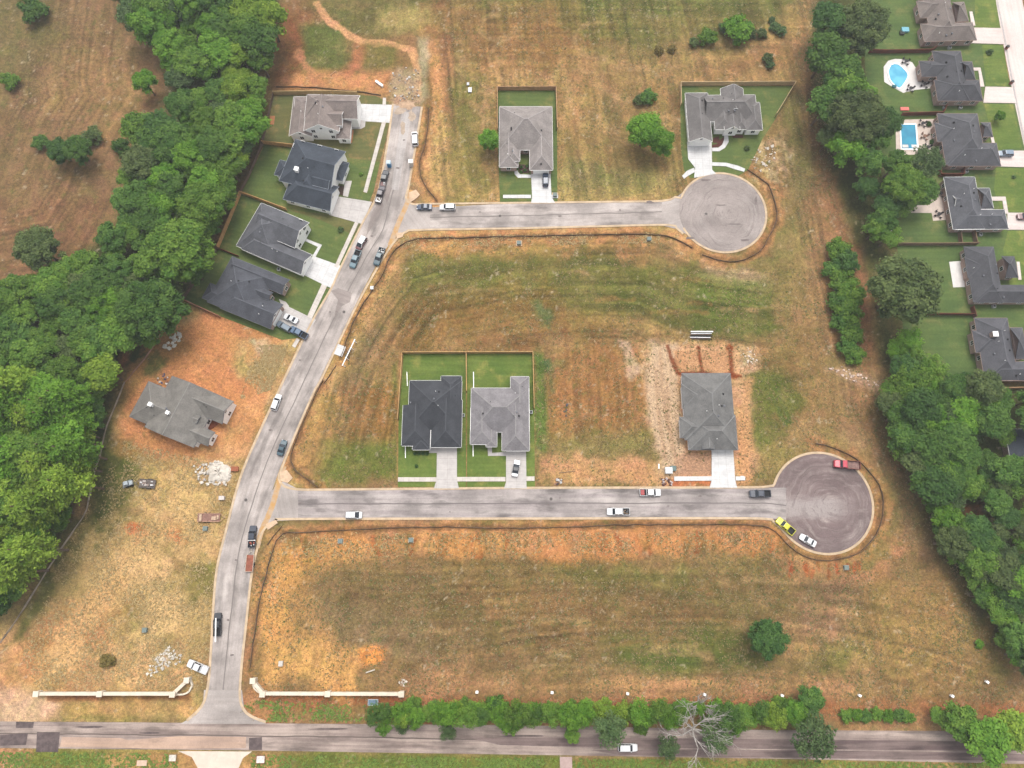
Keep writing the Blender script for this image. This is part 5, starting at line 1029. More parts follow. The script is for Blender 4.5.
# silt fences: black fabric on stakes
def silt(label, pts, h=.5, m=None, name='silt_fence', group='black silt fences round the plots'):
    P = smooth_path(GP(pts), 2.0); c=P[len(P)//2].copy(); root=empty(name,c); tag(root,label,'silt fence',group)
    vs=[]; n=len(P)
    for i,p in enumerate(P):
        d=(P[min(i+1,n-1)]-P[max(i-1,0)]).normalized(); e=Vector((-d.y,d.x,0)); q=p-c+e*random.uniform(-.12,.12); hh=h*random.uniform(.7,1.05); lean=e*random.uniform(-.1,.12)
        vs += [tuple(q-e*.1),tuple(q+e*.1),tuple(q+e*.04+lean+Vector((0,0,hh))),tuple(q-e*.04+lean+Vector((0,0,hh)))]
    fs=[(i*4+k,(i+1)*4+k,(i+1)*4+(k+1)%4,i*4+(k+1)%4) for i in range(n-1) for k in range(4)]
    MB().add(vs,fs).build('fabric', m or M_SILT, root)
    f=None; step=max(1,n//90)
    for i in range(0,n,step):
        p=P[i]-c
        if f is None: f=MB().box(-.03,.03,-.03,.03,0,h+.25).build('stake', M_WOODG, root); o=f
        else: o=f.copy(); COL.objects.link(o); o.parent=root
        o.location=p
silt('silt fence from the top of the avenue down to the upper street corner',[(429,109),(426,140),(420,160),(421,177),(428,190),(437,201)])
silt('silt fence round the centre block, curving from the mailbox stand to the upper turning circle',[(341,357),(356,317),(381,277),(388,262),(396,249.5),(416,239.5),(468,238),(512,236.5),(600,235),(652,234.5),(672,238),(692,248)])
silt('silt fence curving under the upper turning circle',[(702,255),(724,261.5),(744,260),(759.5,251),(768,239),(776,222),(775.5,205),(768,185),(758,177),(747,170)])
silt('silt fence on the left edge of the centre block above the lower side street',[(323,380),(308,412),(293.5,446.5),(291,461.5),(296,471),(318,487)])
silt('long silt fence across the south block and round the lower turning circle',[(250,668),(256,626),(261,595),(266,576),(273.5,549),(283.5,534),(318,531.5),(386,528),(446,527),(512,528),(582,526.5),(612,525),(682,524.5),(737,524.5),(768,527),(780.5,536.5),(795.5,551.5),(818,560),(840,559),(860.5,551.5),(875.5,534),(882,516.5),(882,494),(873,476.5),(855.5,459),(835,448.5),(815.5,443.5)])
silt('short silt fence inside the lower junction corner',[(268,545),(274,535),(282,526)])
silt('silt fence on the clay above the topmost left house',[(276,87.5),(306,87.5),(356,92),(381,95.5)])
silt('silt fence stub at the end of the mailbox stand',[(336,365),(329,377),(324,384)])
silt('pale old silt fence winding along the edge of the left woods',[(0,643),(15,623),(32,596),(47,571),(75,529),(87,509),(94,476),(100,456),(107,426),(120,396),(125,382)],.6,mat('old_silt',(176,160,140),.9,.25,.5,fine=.2),group=None)
silt('reddish old silt fence behind the white block pile',[(125,382),(145,359),(152,349),(161,334)],.5,mat('old_silt2',(170,130,108),.9,.25,.5),group=None)
# ---------------------------------------------------------------- trees
def leafmat(name, c0, c1, tr=.35):
    m,n,l,b = newmat(name); a=n.new('ShaderNodeAttribute'); a.attribute_name='tone'; oi=n.new('ShaderNodeObjectInfo'); tc=n.new('ShaderNodeTexCoord')
    sp=n.new('ShaderNodeSeparateXYZ'); l.new(a.outputs['Color'], sp.inputs[0])
    o=mixrgb(n,l,rgb(c0),rgb(c1),sp.outputs[0])
    r=n.new('ShaderNodeMapRange'); l.new(oi.outputs['Random'],r.inputs[0]); r.inputs[3].default_value=.82; r.inputs[4].default_value=1.2
    cb=n.new('ShaderNodeCombineColor'); 
    for i in range(3): l.new(r.outputs[0], cb.inputs[i])
    o=mixrgb(n,l,o,cb.outputs[0],1,'MULTIPLY')
    l.new(o,b.inputs['Base Color']); b.inputs['Roughness'].default_value=.7; b.inputs['Specular IOR Level'].default_value=.12
    t=n.new('ShaderNodeBsdfTranslucent'); l.new(o,t.inputs[0]); mx=n.new('ShaderNodeMixShader'); mx.inputs[0].default_value=tr
    l.new(b.outputs[0],mx.inputs[1]); l.new(t.outputs[0],mx.inputs[2]); l.new(mx.outputs[0],[x for x in n if x.type=='OUTPUT_MATERIAL'][0].inputs[0]); return m
L_GREEN=leafmat('leaf_green',(92,136,54),(146,180,76)); L_DEEP=leafmat('leaf_deep',(78,120,56),(124,160,74)); L_LIME=leafmat('leaf_lime',(112,150,50),(172,198,78)); L_OLIVE=leafmat('leaf_olive',(84,106,62),(132,148,88)); L_DARK=leafmat('leaf_dark',(66,104,54),(104,140,70))
L_VIVID=leafmat('leaf_vivid',(92,144,48),(144,188,70)); L_GREY=leafmat('leaf_grey_green',(84,114,68),(124,148,92))
L_DRY=leafmat('leaf_dry',(138,126,70),(178,156,92)); LV = dict(dry=L_DRY,green=L_GREEN,deep=L_DEEP,lime=L_LIME,olive=L_OLIVE,dark=L_DARK,vivid=L_VIVID,grey=L_GREY)
def crown_mesh(name, R, Hh, lobes, leaves, size, m, flat=.75, zc=0, spread=1.0, solid=True, seed=0):
    """foliage: many leaf sprays spread through lobes of an uneven crown; R crown radius, Hh half height"""
    r_=np.random.default_rng(seed); V_=[];F_=[];tone=[]
    cs=[]
    for i in range(lobes):
        u=r_.random(); th=i*2.39996+r_.uniform(-.4,.4); rr=math.sqrt((i+.5)/lobes)*.74*r_.uniform(.8,1.15)
        zz=math.sqrt(max(0,1-rr*rr))*r_.uniform(.35,.95)*(1 if r_.random()<.8 else -.3)
        lr=R*r_.uniform(.24,.38)*spread; cs.append((np.array([math.cos(th)*rr*R,math.sin(th)*rr*R,zc+zz*Hh]),lr,r_.random()))
    b=0
    for c,lr,tn in cs:
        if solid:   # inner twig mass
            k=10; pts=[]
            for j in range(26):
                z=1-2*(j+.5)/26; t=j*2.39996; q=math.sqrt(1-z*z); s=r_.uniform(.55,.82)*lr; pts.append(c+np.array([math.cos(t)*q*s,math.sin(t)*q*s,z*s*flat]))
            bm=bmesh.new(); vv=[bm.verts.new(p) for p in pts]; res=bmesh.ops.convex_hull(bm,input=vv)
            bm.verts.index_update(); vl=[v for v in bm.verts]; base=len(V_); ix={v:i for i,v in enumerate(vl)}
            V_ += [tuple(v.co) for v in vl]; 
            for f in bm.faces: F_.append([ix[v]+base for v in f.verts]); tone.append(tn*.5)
            bm.free()
        for j in range(leaves):
            d=r_.normal(size=3); d/=np.linalg.norm(d)+1e-9
            if d[2]<-.35: d[2]*=-1
            s=lr*r_.uniform(.72,1.12); p=c+d*s*np.array([1,1,flat])
            nrm=d*.9+r_.normal(size=3)*.45+np.array([0,0,.35]); nrm/=np.linalg.norm(nrm)
            a=np.cross(nrm,r_.normal(size=3)); a/=np.linalg.norm(a)+1e-9; bb=np.cross(nrm,a); sz=size*r_.uniform(.6,1.25)
            q0=len(V_); V_ += [tuple(p+a*sz*.62),tuple(p+bb*sz*.42+a*sz*.1),tuple(p-a*sz*.5),tuple(p-bb*sz*.42)]; F_.append([q0,q0+1,q0+2,q0+3]); tone.append(min(1,max(0,tn*.7+r_.uniform(0,.4))))
    me=bpy.data.meshes.new(name); me.from_pydata(V_,[],F_); at=me.color_attributes.new('tone','FLOAT_COLOR','CORNER')
    lt=np.empty(len(me.polygons),int); me.polygons.foreach_get('loop_total',lt); tv=np.repeat(np.array(tone,np.float32),lt)
    at.data.foreach_set('color', np.stack([tv,tv,tv,np.ones_like(tv)],1).ravel()); me.materials.append(m); me.update(); return me
def trunk_mesh(h, r, limbs, R, zc, seed=0, m=None):
    rd=random.Random(seed); mb=MB(); mb.tube([(0,0,0),(rd.uniform(-.2,.2),rd.uniform(-.2,.2),h*.5),(0,0,h)],[r,r*.75,r*.4],7)
    for i in range(limbs):
        a=i*2.4+rd.uniform(-.3,.3); z0=h*rd.uniform(.45,.85); L=R*rd.uniform(.5,.8); mb.tube([(0,0,z0),(math.cos(a)*L*.5,math.sin(a)*L*.5,z0+L*.35),(math.cos(a)*L,math.sin(a)*L,z0+L*.55)],[r*.4,r*.25,r*.1],5)
    return mb
def pine_mesh(name, R, m, seed):
    r_=np.random.default_rng(seed); V_=[];F_=[];tone=[]
    for t in range(11):
        z=7.5+t*1.05+r_.uniform(-.3,.3); u=(t+.5)/11; Lm=R*1.15*math.sqrt(max(.05,1-max(0,u-.25)**2*1.6))*(.72 if t<2 else 1)
        nb=7 if t<9 else 5; a0=r_.uniform(0,6.28)
        for b_ in range(nb):
            a=a0+b_*2*math.pi/nb+r_.uniform(-.3,.3); L=Lm*r_.uniform(.6,1.15); tn=r_.random(); up=r_.uniform(.0,.35)
            for s in np.linspace(.3,1,7):
                c=np.array([math.cos(a)*L*s,math.sin(a)*L*s,z+up*L*s]); wd=.55*(1.15-s*.4)
                for j in range(6):
                    p=c+r_.normal(size=3)*np.array([wd,wd,.28]); nrm=np.array([0,0,1.])+r_.normal(size=3)*.55; nrm/=np.linalg.norm(nrm)
                    d=np.array([math.cos(a),math.sin(a),.2])+r_.normal(size=3)*.7; x=np.cross(nrm,d); x/=np.linalg.norm(x)+1e-9; y=np.cross(nrm,x); sz=r_.uniform(.28,.6)
                    q0=len(V_); V_ += [tuple(p+y*sz*.8),tuple(p+x*sz*.35),tuple(p-y*sz*.8),tuple(p-x*sz*.35)]; F_.append([q0,q0+1,q0+2,q0+3]); tone.append(min(1,max(0,tn*.65+r_.uniform(0,.45))))
    me=bpy.data.meshes.new(name); me.from_pydata(V_,[],F_); at=me.color_attributes.new('tone','FLOAT_COLOR','CORNER'); tv=np.repeat(np.array(tone,np.float32),4)
    at.data.foreach_set('color', np.stack([tv,tv,tv,np.ones_like(tv)],1).ravel()); me.materials.append(m); me.update(); return me
PROTO={}
def proto(kind, leaf, k):
    key=(kind,leaf,k)
    if key in PROTO: return PROTO[key]
    m=LV[leaf]; sd_=k*17+3
    if kind=='broad': R=5.0; cm=crown_mesh('crown',R,3.6,34,85,.62,m,zc=7.2,seed=sd_); tb=trunk_mesh(8.5,.38,7,R,7,sd_); h=9.0
    elif kind=='puffy': R=5.0; cm=crown_mesh('crown',R,4.2,46,80,.5,m,zc=7.0,spread=.8,seed=sd_); tb=trunk_mesh(8.5,.4,8,R,7,sd_); h=9.0
    elif kind=='grand': R=9.0; cm=crown_mesh('crown',R,6.5,120,75,.62,m,zc=9.0,spread=.62,seed=sd_); tb=trunk_mesh(11,.6,10,R*.8,9,sd_); h=12.5
    elif kind=='round': R=5.0; cm=crown_mesh('crown',R,4.4,60,85,.42,m,zc=6.2,spread=1.05,seed=sd_); tb=trunk_mesh(7.5,.4,8,R*.8,6,sd_); h=8.5
    elif kind=='pine': R=3.6; cm=crown_mesh('crown',R,6.5,60,46,.46,m,flat=.5,zc=12.5,spread=.72,seed=sd_) if False else pine_mesh('crown',R,m,sd_); tb=trunk_mesh(19,.30,14,R*.9,15,sd_); h=17
    elif kind=='tall': R=4.2; cm=crown_mesh('crown',R,4.6,32,80,.6,m,flat=.8,zc=13.5,seed=sd_); tb=trunk_mesh(16,.32,8,R,13,sd_); h=15
    elif kind=='wispy': R=4.2; cm=crown_mesh('crown',R,3.2,34,80,.4,m,zc=4.6,spread=.85,solid=False,seed=sd_); tb=trunk_mesh(6.5,.22,10,R,5,sd_); h=6
    elif kind=='shrub': R=2.6; cm=crown_mesh('crown',R,1.6,22,60,.36,m,zc=.8,spread=1.0,seed=sd_); tb=trunk_mesh(1.6,.12,4,R*.6,1,sd_); h=1.6
    root=(cm, None, R, h); tm=tb.build('trunk', M_BARK); me2=tm.data; bpy.data.objects.remove(tm)
    PROTO[key]=(cm,me2,R,h); return PROTO[key]
TREES=[]; _used={}
def tree(kind, leaf, px, py, rpx, label=None, name=None, cat='tree', group=None, k=None, hs=1.0, sy=1.0):
    """px,py: middle of the crown in the photo, rpx: crown radius in photo pixels"""
    k=random.randrange(3) if k is None else k
    cm,tm,R,h=proto(kind,leaf,k)
    sc=(CH/(ct-(384-py)/FPX*st))/FPX; s=rpx*sc/R*1.04; zc=h*.85*s*hs
    b=G(px,py,zc); root=empty(name or {'pine':'pine_tree','shrub':'shrub'}.get(kind,'broadleaf_tree'),(b.x,b.y,0),random.uniform(0,6.28)); root.scale=(s,s*sy,s*hs)
    if label: tag(root,label,cat,group)
    o=bpy.data.objects.new('crown',cm); COL.objects.link(o); o.parent=root
    o=bpy.data.objects.new('trunk' if kind!='shrub' else 'stem',tm); COL.objects.link(o); o.parent=root
    return root
FEAT=[] # landmarks with their own labels
def T1(*a, **k): FEAT.append((a[2],a[3],a[4])); return tree(*a, **k)
T1('grand','olive',38,248,23,'round olive brown tree standing alone on the edge of the upper left field')
T1('grand','deep',152,310,33,'largest round tree where the left woods meet the orange clay'); T1('grand','green',178,250,34,'big round bright tree behind the two timber fenced yards',); T1('grand','green',205,205,26,'green tree just left of the golden timber fence')
T1('grand','dark',60,151,14,'dark clump tree in the upper left field, left of its pair'); T1('grand','deep',78,150,15,'dark clump tree in the upper left field, right of its pair'); T1('shrub','olive',92,136,11,'faded olive shrub above the dark clump in the upper left field',cat='shrub')
T1('shrub','deep',40,142,9,'small green shrub at the left tip of the dark field clump',cat='shrub')
T1('shrub','green',10,81,10,'small bright shrub at the left edge of the upper left field',cat='shrub'); T1('shrub','deep',33,10,15,'dark shrub in the top left corner of the field',cat='shrub'); T1('shrub','deep',122,147,12,'narrow dark shrub between field and woods',cat='shrub',sy=.7)
T1('broad','vivid',145,82,12,'bright tree jutting from the woods into the field notch'); T1('round','vivid',489,140,10.5,'small round vivid tree touching the left wall of the pale grey house')
T1('round','vivid',645,130,17,'larger vivid green tree of the pair in the upper field'); T1('round','vivid',661,142,13,'smaller vivid green tree of the pair in the upper field')
T1('shrub','deep',648,97,9,'dark shrub above the vivid pair of trees',cat='shrub'); T1('shrub','olive',640,100,7,'olive bush pressed against the dark shrub in the upper field',cat='shrub')
T1('shrub','vivid',738,29,16,'biggest bright shrub in the hedge row of the upper field',cat='shrub'); T1('shrub','green',708,37,10,'second bright shrub left of the biggest in the upper hedge row',cat='shrub')
for i,(x,y,r,l) in enumerate(((724,27,6,'grey'),(750,33,7,'olive'),(694,42,6,'olive'),(762,33,6,'olive'),(672,49,4.5,'dry'),(659,50,5,'dry'),(768,58,6,'olive'))): tree('shrub',l,x,y,r,['grey scrub just left of the biggest bright hedge shrub','olive scrub just right of the biggest bright hedge shrub','olive scrub left of the second bright hedge shrub','olive scrub at the right end of the upper hedge row','dry scrub second from the left end of the upper hedge row','dry scrub at the left end of the upper hedge row','lone olive scrub below the right end of the upper hedge row'][i],'shrub','shrub',group='scrub in the upper hedge row')
for i,(x,y,r) in enumerate(((775,27,6),(781,31,6),(770,64,5),(772,20,4))): tree('shrub','grey',x,y,r,['dry scrub bush near the east strip, left of its twin','dry scrub bush near the east strip, rightmost of all','faded scrub touching the lone olive scrub of the upper field','smallest faded scrub bush at the top of the east cluster'][i],'shrub','shrub',group='scrub near the east strip')
T1('grand','dark',768,639,20,'round dark tree alone in the south block field'); T1('shrub','vivid',979,644,5,'tiny vivid bush at the foot of the right woods',cat='shrub')
T1('grand','olive',856,120,30,'huge olive crown left of the rectangular pool'); T1('grand','olive',902,290,36,'great round olive tree left of the square patio'); T1('grand','green',903,187,23,'bright green tree below the rectangular pool'); T1('broad','deep',840,75,20,'dark crown in the trees left of the pools')
T1('grand','olive',862,28,27,'olive crown at the top of the right tree belt'); T1('broad','dark',828,22,19,'dark crown at the very top of the right tree belt'); T1('broad','deep',826,55,20,'green crown on the field side of the right tree belt, near the top')
T1('round','vivid',1000,152-36,5,'small vivid round tree on the front lawn of the house with the rectangular pool')
# tree belt on the right, upper part
def poly_fill(poly, n, dmin, tries=6000, avoid=()):
    xs=[p[0] for p in poly]; ys=[p[1] for p in poly]; out=[]
    for _ in range(tries):
        if len(out)>=n: break
        x=random.uniform(min(xs),max(xs)); y=random.uniform(min(ys),max(ys))
        if not inside(np.array([x]),np.array([y]),poly)[0]: continue
        if any((x-a)**2+(y-b)**2 < (dmin)**2 for a,b in out): continue
        if any((x-a)**2+(y-b)**2 < (r*.72)**2 for a,b,r in avoid): continue
        out.append((x,y))
    return out
SIZEW=lambda r: 'small' if r<11 else 'middling' if r<15.5 else 'large' if r<20 else 'very large'
LEAFW=dict(dry='dry tan',green='green',deep='deep green',lime='lime green',olive='olive',dark='dark',vivid='vivid green',grey='grey green')
MARKS_W=[((20,300),'at the left edge beside the upper left field'),((110,300),'near the clay and white block pile'),((150,230),'behind the slate roofed houses'),((200,150),'beside the field notch'),((170,30),'at the top left corner of the field'),((240,40),'above the red clay bank'),((245,120),'behind the topmost fences'),((30,400),'inside the pines at the left edge'),((80,430),'facing the unfinished house'),((30,520),'deep in the lower left woods'),((60,540),'facing the loaded trailer'),((15,600),'at the lower tip of the left woods')]
MARKS_E=[((840,30),'at the top of the right belt'),((850,110),'near the two pools'),((900,190),'beside the L shaped patio'),((880,250),'below the white rail fence'),((900,340),'under the great olive tree'),((930,400),'left of the lowest yard'),((1000,410),'below the lowest right house'),((1000,470),'around the hidden roof corner'),((910,450),'facing the red dump truck'),((930,520),'facing the lower turning circle'),((1000,540),'right of the clay gap'),((970,590),'above the tiny vivid bush'),((1010,630),'at the bottom of the right woods')]
WT=[]
def wood(poly, n, dmin, rr, mix, marks, where, big=None, avoid=()):
    for x,y in poly_fill(poly, n, dmin, avoid=avoid):
        kind, leaf = random.choice(mix); r=random.uniform(*rr)
        o=tree(kind, leaf, x, y, r); mk=min(marks,key=lambda q:(q[0][0]-x)**2+(q[0][1]-y)**2)[1]
        WT.append((o, SIZEW(r), LEAFW[leaf], 'pine' if kind=='pine' else 'tree', mk, where, y))
MIXN=[('puffy','green'),('broad','green'),('broad','deep'),('puffy','green'),('broad','vivid'),('puffy','deep'),('broad','dark'),('broad','olive')]
MIXU=[('broad','green'),('broad','vivid'),('broad','lime'),('puffy','vivid'),('broad','deep'),('puffy','green'),('broad','grey')]
MIXP=[('pine','lime'),('pine','vivid'),('tall','vivid'),('pine','lime'),('pine','green'),('pine','vivid'),('pine','lime'),('tall','green')]
MIXE=[('broad','deep'),('wispy','green'),('broad','dark'),('puffy','olive'),('broad','green'),('broad','olive'),('puffy','deep'),('broad','vivid'),('wispy','vivid'),('wispy','grey'),('broad','deep')]
wood([(118,-8),(278,-8),(272,20),(262,60),(258,110),(248,150),(232,180),(210,205),(190,170),(175,120),(180,85),(165,55),(140,30)], 62, 12.5, (10,19), MIXU, MARKS_W, 'left woods', avoid=FEAT)
wood([(140,125),(165,120),(200,150),(225,190),(205,240),(190,280),(165,300),(150,340),(130,345),(110,300),(70,285),(0,290),(-10,285),(60,270),(100,255),(118,225),(130,180)], 58, 12.5, (10,18), MIXN, MARKS_W, 'left woods', avoid=FEAT)
wood([(-12,285),(60,285),(115,300),(128,340),(105,375),(60,380),(-12,385)], 34, 14, (12,19), MIXN+MIXU, MARKS_W, 'left woods', avoid=FEAT)
wood([(-30,385),(84,384),(80,420),(70,460),(58,500),(40,540),(10,575),(-30,600)], 78, 10.5, (11,16), MIXP, MARKS_W, 'left woods')
wood([(70,400),(98,400),(95,450),(78,500),(55,540),(20,590),(10,575),(45,530),(66,480)], 26, 9, (7,10), [('broad','deep'),('broad','green'),('broad','vivid')], MARKS_W, 'left woods')
wood([(60,380),(108,370),(100,392),(84,400)], 5, 12, (9,13), MIXN, MARKS_W, 'left woods')
wood([(-10,560),(30,545),(28,575),(0,605),(-10,608)], 5, 13, (11,15), [('broad','deep'),('broad','dark')], MARKS_W, 'left woods')
wood([(822,95),(850,85),(892,100),(900,150),(925,160),(935,205),(915,210),(888,215),(868,190),(838,160),(822,130)], 14, 15, (12,20), MIXE, MARKS_E, 'right belt', avoid=FEAT+[(908,140,36)])
wood([(878,205),(890,218),(888,240),(872,250)], 3, 12, (11,14), MIXE, MARKS_E, 'right belt', avoid=FEAT)
wood([(882,325),(905,330),(912,350),(905,375),(886,350)], 4, 12, (11,15), MIXE, MARKS_E, 'right belt')
wood([(880,398),(925,368),(960,380),(1000,392),(1034,400),(1034,452),(1005,448),(1000,430),(985,425),(970,440),(945,500),(925,480),(897,440)], 40, 13.5, (11,19), MIXE, MARKS_E, 'right woods', avoid=[(1016,410,26),(1022,440,28),(1018,505,18)])
wood([(918,465),(945,460),(1034,455),(1034,668),(1012,655),(994,625),(972,590),(950,550),(932,510)], 52, 13.5, (10,18), MIXE, MARKS_E, 'right woods', avoid=[(974,512,24),(1016,500,24),(1024,446,34),(915,486,12)])
for i,(x,y,r) in enumerate(sorted(((838,250,10),(845,262,11),(833,270,9),(842,280,11),(850,292,12),(840,303,11),(848,312,12),(842,322,9),(852,332,10),(848,345,9),(855,356,8),(850,302,10)),key=lambda q:q[1])):
    tree('shrub',random.choice(['deep','green','dark']),x,y,r*1.3,'dense shrub, %s from the top in the strip left of the great olive tree'%['first','second','third','fourth','fifth','sixth','seventh','eighth','ninth','tenth','eleventh','last'][i],'shrub','shrub',group='shrubs in the strip left of the great olive tree')
from collections import defaultdict
GG=defaultdict(list)
for w in WT: GG[w[1:6]].append(w)
ORD=['topmost','second from the top','third from the top','fourth from the top','fifth from the top','sixth from the top','seventh from the top','eighth from the top','ninth from the top','tenth from the top','eleventh from the top','twelfth from the top']
for key,l in GG.items():
    l.sort(key=lambda w:w[6])
    for i,w in enumerate(l):
        lab='%s %s %s %s' % (key[0],key[1],key[2],key[3])
        if len(l)>1: lab += ', '+ORD[min(i,11)]
        if len(lab.split())>16: lab=lab.replace(' from the top',' down')
        if len(lab.split())>16: lab=lab.replace(' at the ',' by ')
        tag(w[0], lab, 'tree', 'trees of the '+key[4])
# verge trees along the county road
RV='trees on the verge of the county road'
vx=[(386,711,9,'deep'),(404,712,11,'vivid'),(418,716,9,'vivid'),(434,711,11,'green'),(452,713,12,'vivid'),(468,716,11,'green'),(484,713,11,'vivid'),(500,715,10,'vivid'),(517,712,12,'green'),(534,713,12,'vivid'),(552,712,12,'green'),(568,715,12,'vivid'),(585,712,12,'vivid'),(640,712,13,'vivid'),(660,711,12,'green'),(728,714,13,'deep'),(745,716,13,'green'),(720,722,10,'vivid'),(676,714,12,'green'),(773,716,13,'lime')]
ordw=['first','second','third','fourth','fifth','sixth','seventh','eighth','ninth','tenth','eleventh','twelfth','thirteenth','fourteenth','fifteenth','sixteenth','seventeenth','eighteenth','nineteenth','twentieth']
for i,(x,y,r,l) in enumerate(sorted(vx)): tree('wispy',l,x,y,r*1.05,'%s bushy tree, %s from the left, on the county road verge'%(LEAFW[l],ordw[i]),group=RV,hs=.8+.35*(i%3))
for x,y,r,l,lab in ((448,731,9,'grey','thin grey green tree leaning over the county road, left one'),(505,722,8,'vivid','small tree hanging over the road between verge bushes'),(403,727,7,'grey','leftmost wispy tree hanging over the county road'),(610,728,17,'grey','tall wispy tree overhanging the county road left of the bare tree'),(572,735,8,'green','small wispy tree over the road left of the tall wispy one'),
     (716,738,15,'grey','thin leaved tree right of the bare white branches'),(810,700,14,'deep','upper of the dark tall trees by the county road bend'),(812,735,22,'grey','tall spreading tree reaching down over the county road'),(797,714,14,'vivid','bright crown tucked left of the tall spreading tree'),
     (960,722,18,'green','left crown of the long bright clump at the lower right corner'),(985,738,22,'vivid','middle crown of the long bright clump at the lower right corner'),(1012,728,20,'lime','right crown of the long bright clump at the lower right corner'),(938,716,9,'green','small bush at the left tip of the lower right clump'),(668,757-10,12,'grey','pale thin tree left under the bare branches')):
    tree('wispy' if l=='grey' else 'broad',l,x,y,r,lab,group=None,hs=1.15 if l=='grey' else .85)
rdv=random.Random(21)
HB=[]
for i in range(66):
    x=378+i*6.4+rdv.uniform(-3,3)
    y=711+rdv.uniform(-5,7)+(i%5==1)*9; l=rdv.choice(['green','vivid','deep','vivid','lime'])
    HB.append((tree(rdv.choice(['shrub','wispy','wispy']),l,x,y,rdv.uniform(5.5,12),name='broadleaf_bush',hs=rdv.uniform(.6,1.7)),x,l))
TENS=['','first','second','third','fourth','fifth','sixth','seventh','eighth','ninth','tenth','eleventh','twelfth','thirteenth','fourteenth','fifteenth','sixteenth','seventeenth','eighteenth','nineteenth','twentieth']+['twenty '+w for w in ('first','second','third','fourth','fifth','sixth','seventh','eighth','ninth')]+['thirtieth']
for l in LEAFW:
    for k,(o,x,_) in enumerate(sorted([h for h in HB if h[2]==l],key=lambda h:h[1])): tag(o,'ragged %s verge hedge bush, %s of this green from left'%(LEAFW[l],TENS[k+1]),'bush','low bushes of the verge hedge')
for i,(x,y) in enumerate([(846,716),(856,714),(866,716),(877,714),(888,716),(899,715),(908,717)]): tree('shrub',['green','vivid','deep'][i%3],x,y,7,'low shrub, %s from the left in the short hedge row right of the spreading tree'%ordw[i],'shrub','shrub',group='short hedge row on the verge')
def bare_tree(px,py,H,R,label,seed):
    c=G(px,py,H*.8); root=empty('bare_tree',(c.x,c.y,0)); tag(root,label,'tree'); rd=random.Random(seed); mb=MB(); tw=MB()
    mb.tube([(0,0,0),(0,0,H*.45)],[.35,.26],7)
    def br(p,d,L,r,lv,mb_):
        q=p+d*L*.5+Vector((rd.uniform(-.1,.1),rd.uniform(-.1,.1),0))*L; e=p+d*L
        mb_.tube([p,q,e],[r,r*.75,r*.5],4)
        if lv==0: return
        for i in range(4 if lv>1 else 3):
            dd=(d+Vector((rd.uniform(-.9,.9),rd.uniform(-.9,.9),rd.uniform(-.3,.5)))*.8).normalized(); br(e if i<2 else q,dd,L*rd.uniform(.55,.8),r*.5,lv-1,tw)
    for i in range(7):
        a=i*2.4; br(Vector((0,0,H*rd.uniform(.3,.45))),Vector((math.cos(a)*.8,math.sin(a)*.8,.75)).normalized(),R*.5,.2,3,mb)
    mb.build('trunk',M_DEAD,root); tw.build('twigs',M_DEAD,root)
bare_tree(697,733,10,10,'bare white branched tree over the county road',3); bare_tree(703,707,6,4.5,'smaller bare tree tangled in the verge bushes',5)
bare_tree(17,291,10,4.5,'grey leafless crown among the left woods',9)
# ---------------------------------------------------------------- pools and patios
M_WATER = None
def water(name, c0, c1):
    m,n,l,b=newmat(name); tc=n.new('ShaderNodeTexCoord'); o=mixrgb(n,l,rgb(c0),rgb(c1),ramp(n,l,noise(n,l,tc.outputs['Object'],.25,2,.5),.35,.65)); l.new(o,b.inputs['Base Color']); b.inputs['Roughness'].default_value=.08
    bp=n.new('ShaderNodeBump'); bp.inputs['Strength'].default_value=.15; l.new(noise(n,l,tc.outputs['Object'],3,2,.5),bp.inputs['Height']); l.new(bp.outputs[0],b.inputs['Normal']); return m
def pool(label, wpts, wcol, cop=None, spa=None):
    P=[G(a,b) for a,b in wpts]; P=[p for p in smooth_path(GP(list(wpts)+[wpts[0]]),1)][:-1] if len(wpts)>5 else P
    c=sum(P,Vector())/len(P); c.z=0; root=empty('swimming_pool',(c.x,c.y,.1)); tag(root,label,'pool')
    area=sum(P[i].x*P[(i+1)%len(P)].y-P[(i+1)%len(P)].x*P[i].y for i in range(len(P)))
    if area<0: P=P[::-1]
    q=[p-c for p in P]; n=len(q)
    MB().prism([(p.x,p.y) for p in q],-.05,.1).build('water', water('water_'+str(wcol[0][0]),*wcol), root)
    mb=MB()
    for i in range(n): mb.bar(q[i]+Vector((0,0,.12)), q[(i+1)%n]+Vector((0,0,.12)), .4, .1)
    mb.build('coping', M_WHITE, root); return root,c
M_DECK=mat('pool_deck',(238,232,226),.8,.05,.6,fine=.04); M_DECK2=mat('tan_deck',(222,204,190),.85,.08,.6,fine=.06)
slab('pool_deck',[(884,82),(883.5,67),(888,61),(895,59),(903,59.5),(912,62.5),(918.5,72.5),(932,80),(934,88),(915.5,90),(903,93),(893,87.5)],.1,M_DECK)
slab('pool_deck',[(895.5,120),(938,119),(941,154.5),(896,155)],.104,M_DECK2)
slab('patio',[(930,191),(948,190),(946,220),(933,221),(931.5,213),(906,213),(905,206),(930,205)],.1,M_DECK2); slab('patio',[(949,262),(961,261),(965,287),(953,287.5)],.1,M_DECK)
pool('kidney shaped turquoise swimming pool with a white deck',[(887.5,72),(890.5,65),(898,64.5),(905,70.5),(908,76),(904,84),(899,89),(893.5,85),(889.5,80)],((70,176,214),(110,206,232)))
rp,rc=pool('rectangular deep blue swimming pool with steps',[(899.5,124.5),(915.5,124.5),(917.5,149.5),(901,149.5)],((18,136,172),(34,158,190)))
for i in range(2):
    p=G(905+i*9,146.5)-rc; MB().box(p.x-.9,p.x+.9,p.y-.5,p.y+.5,.1,.16).build('step', M_DECK, rp)
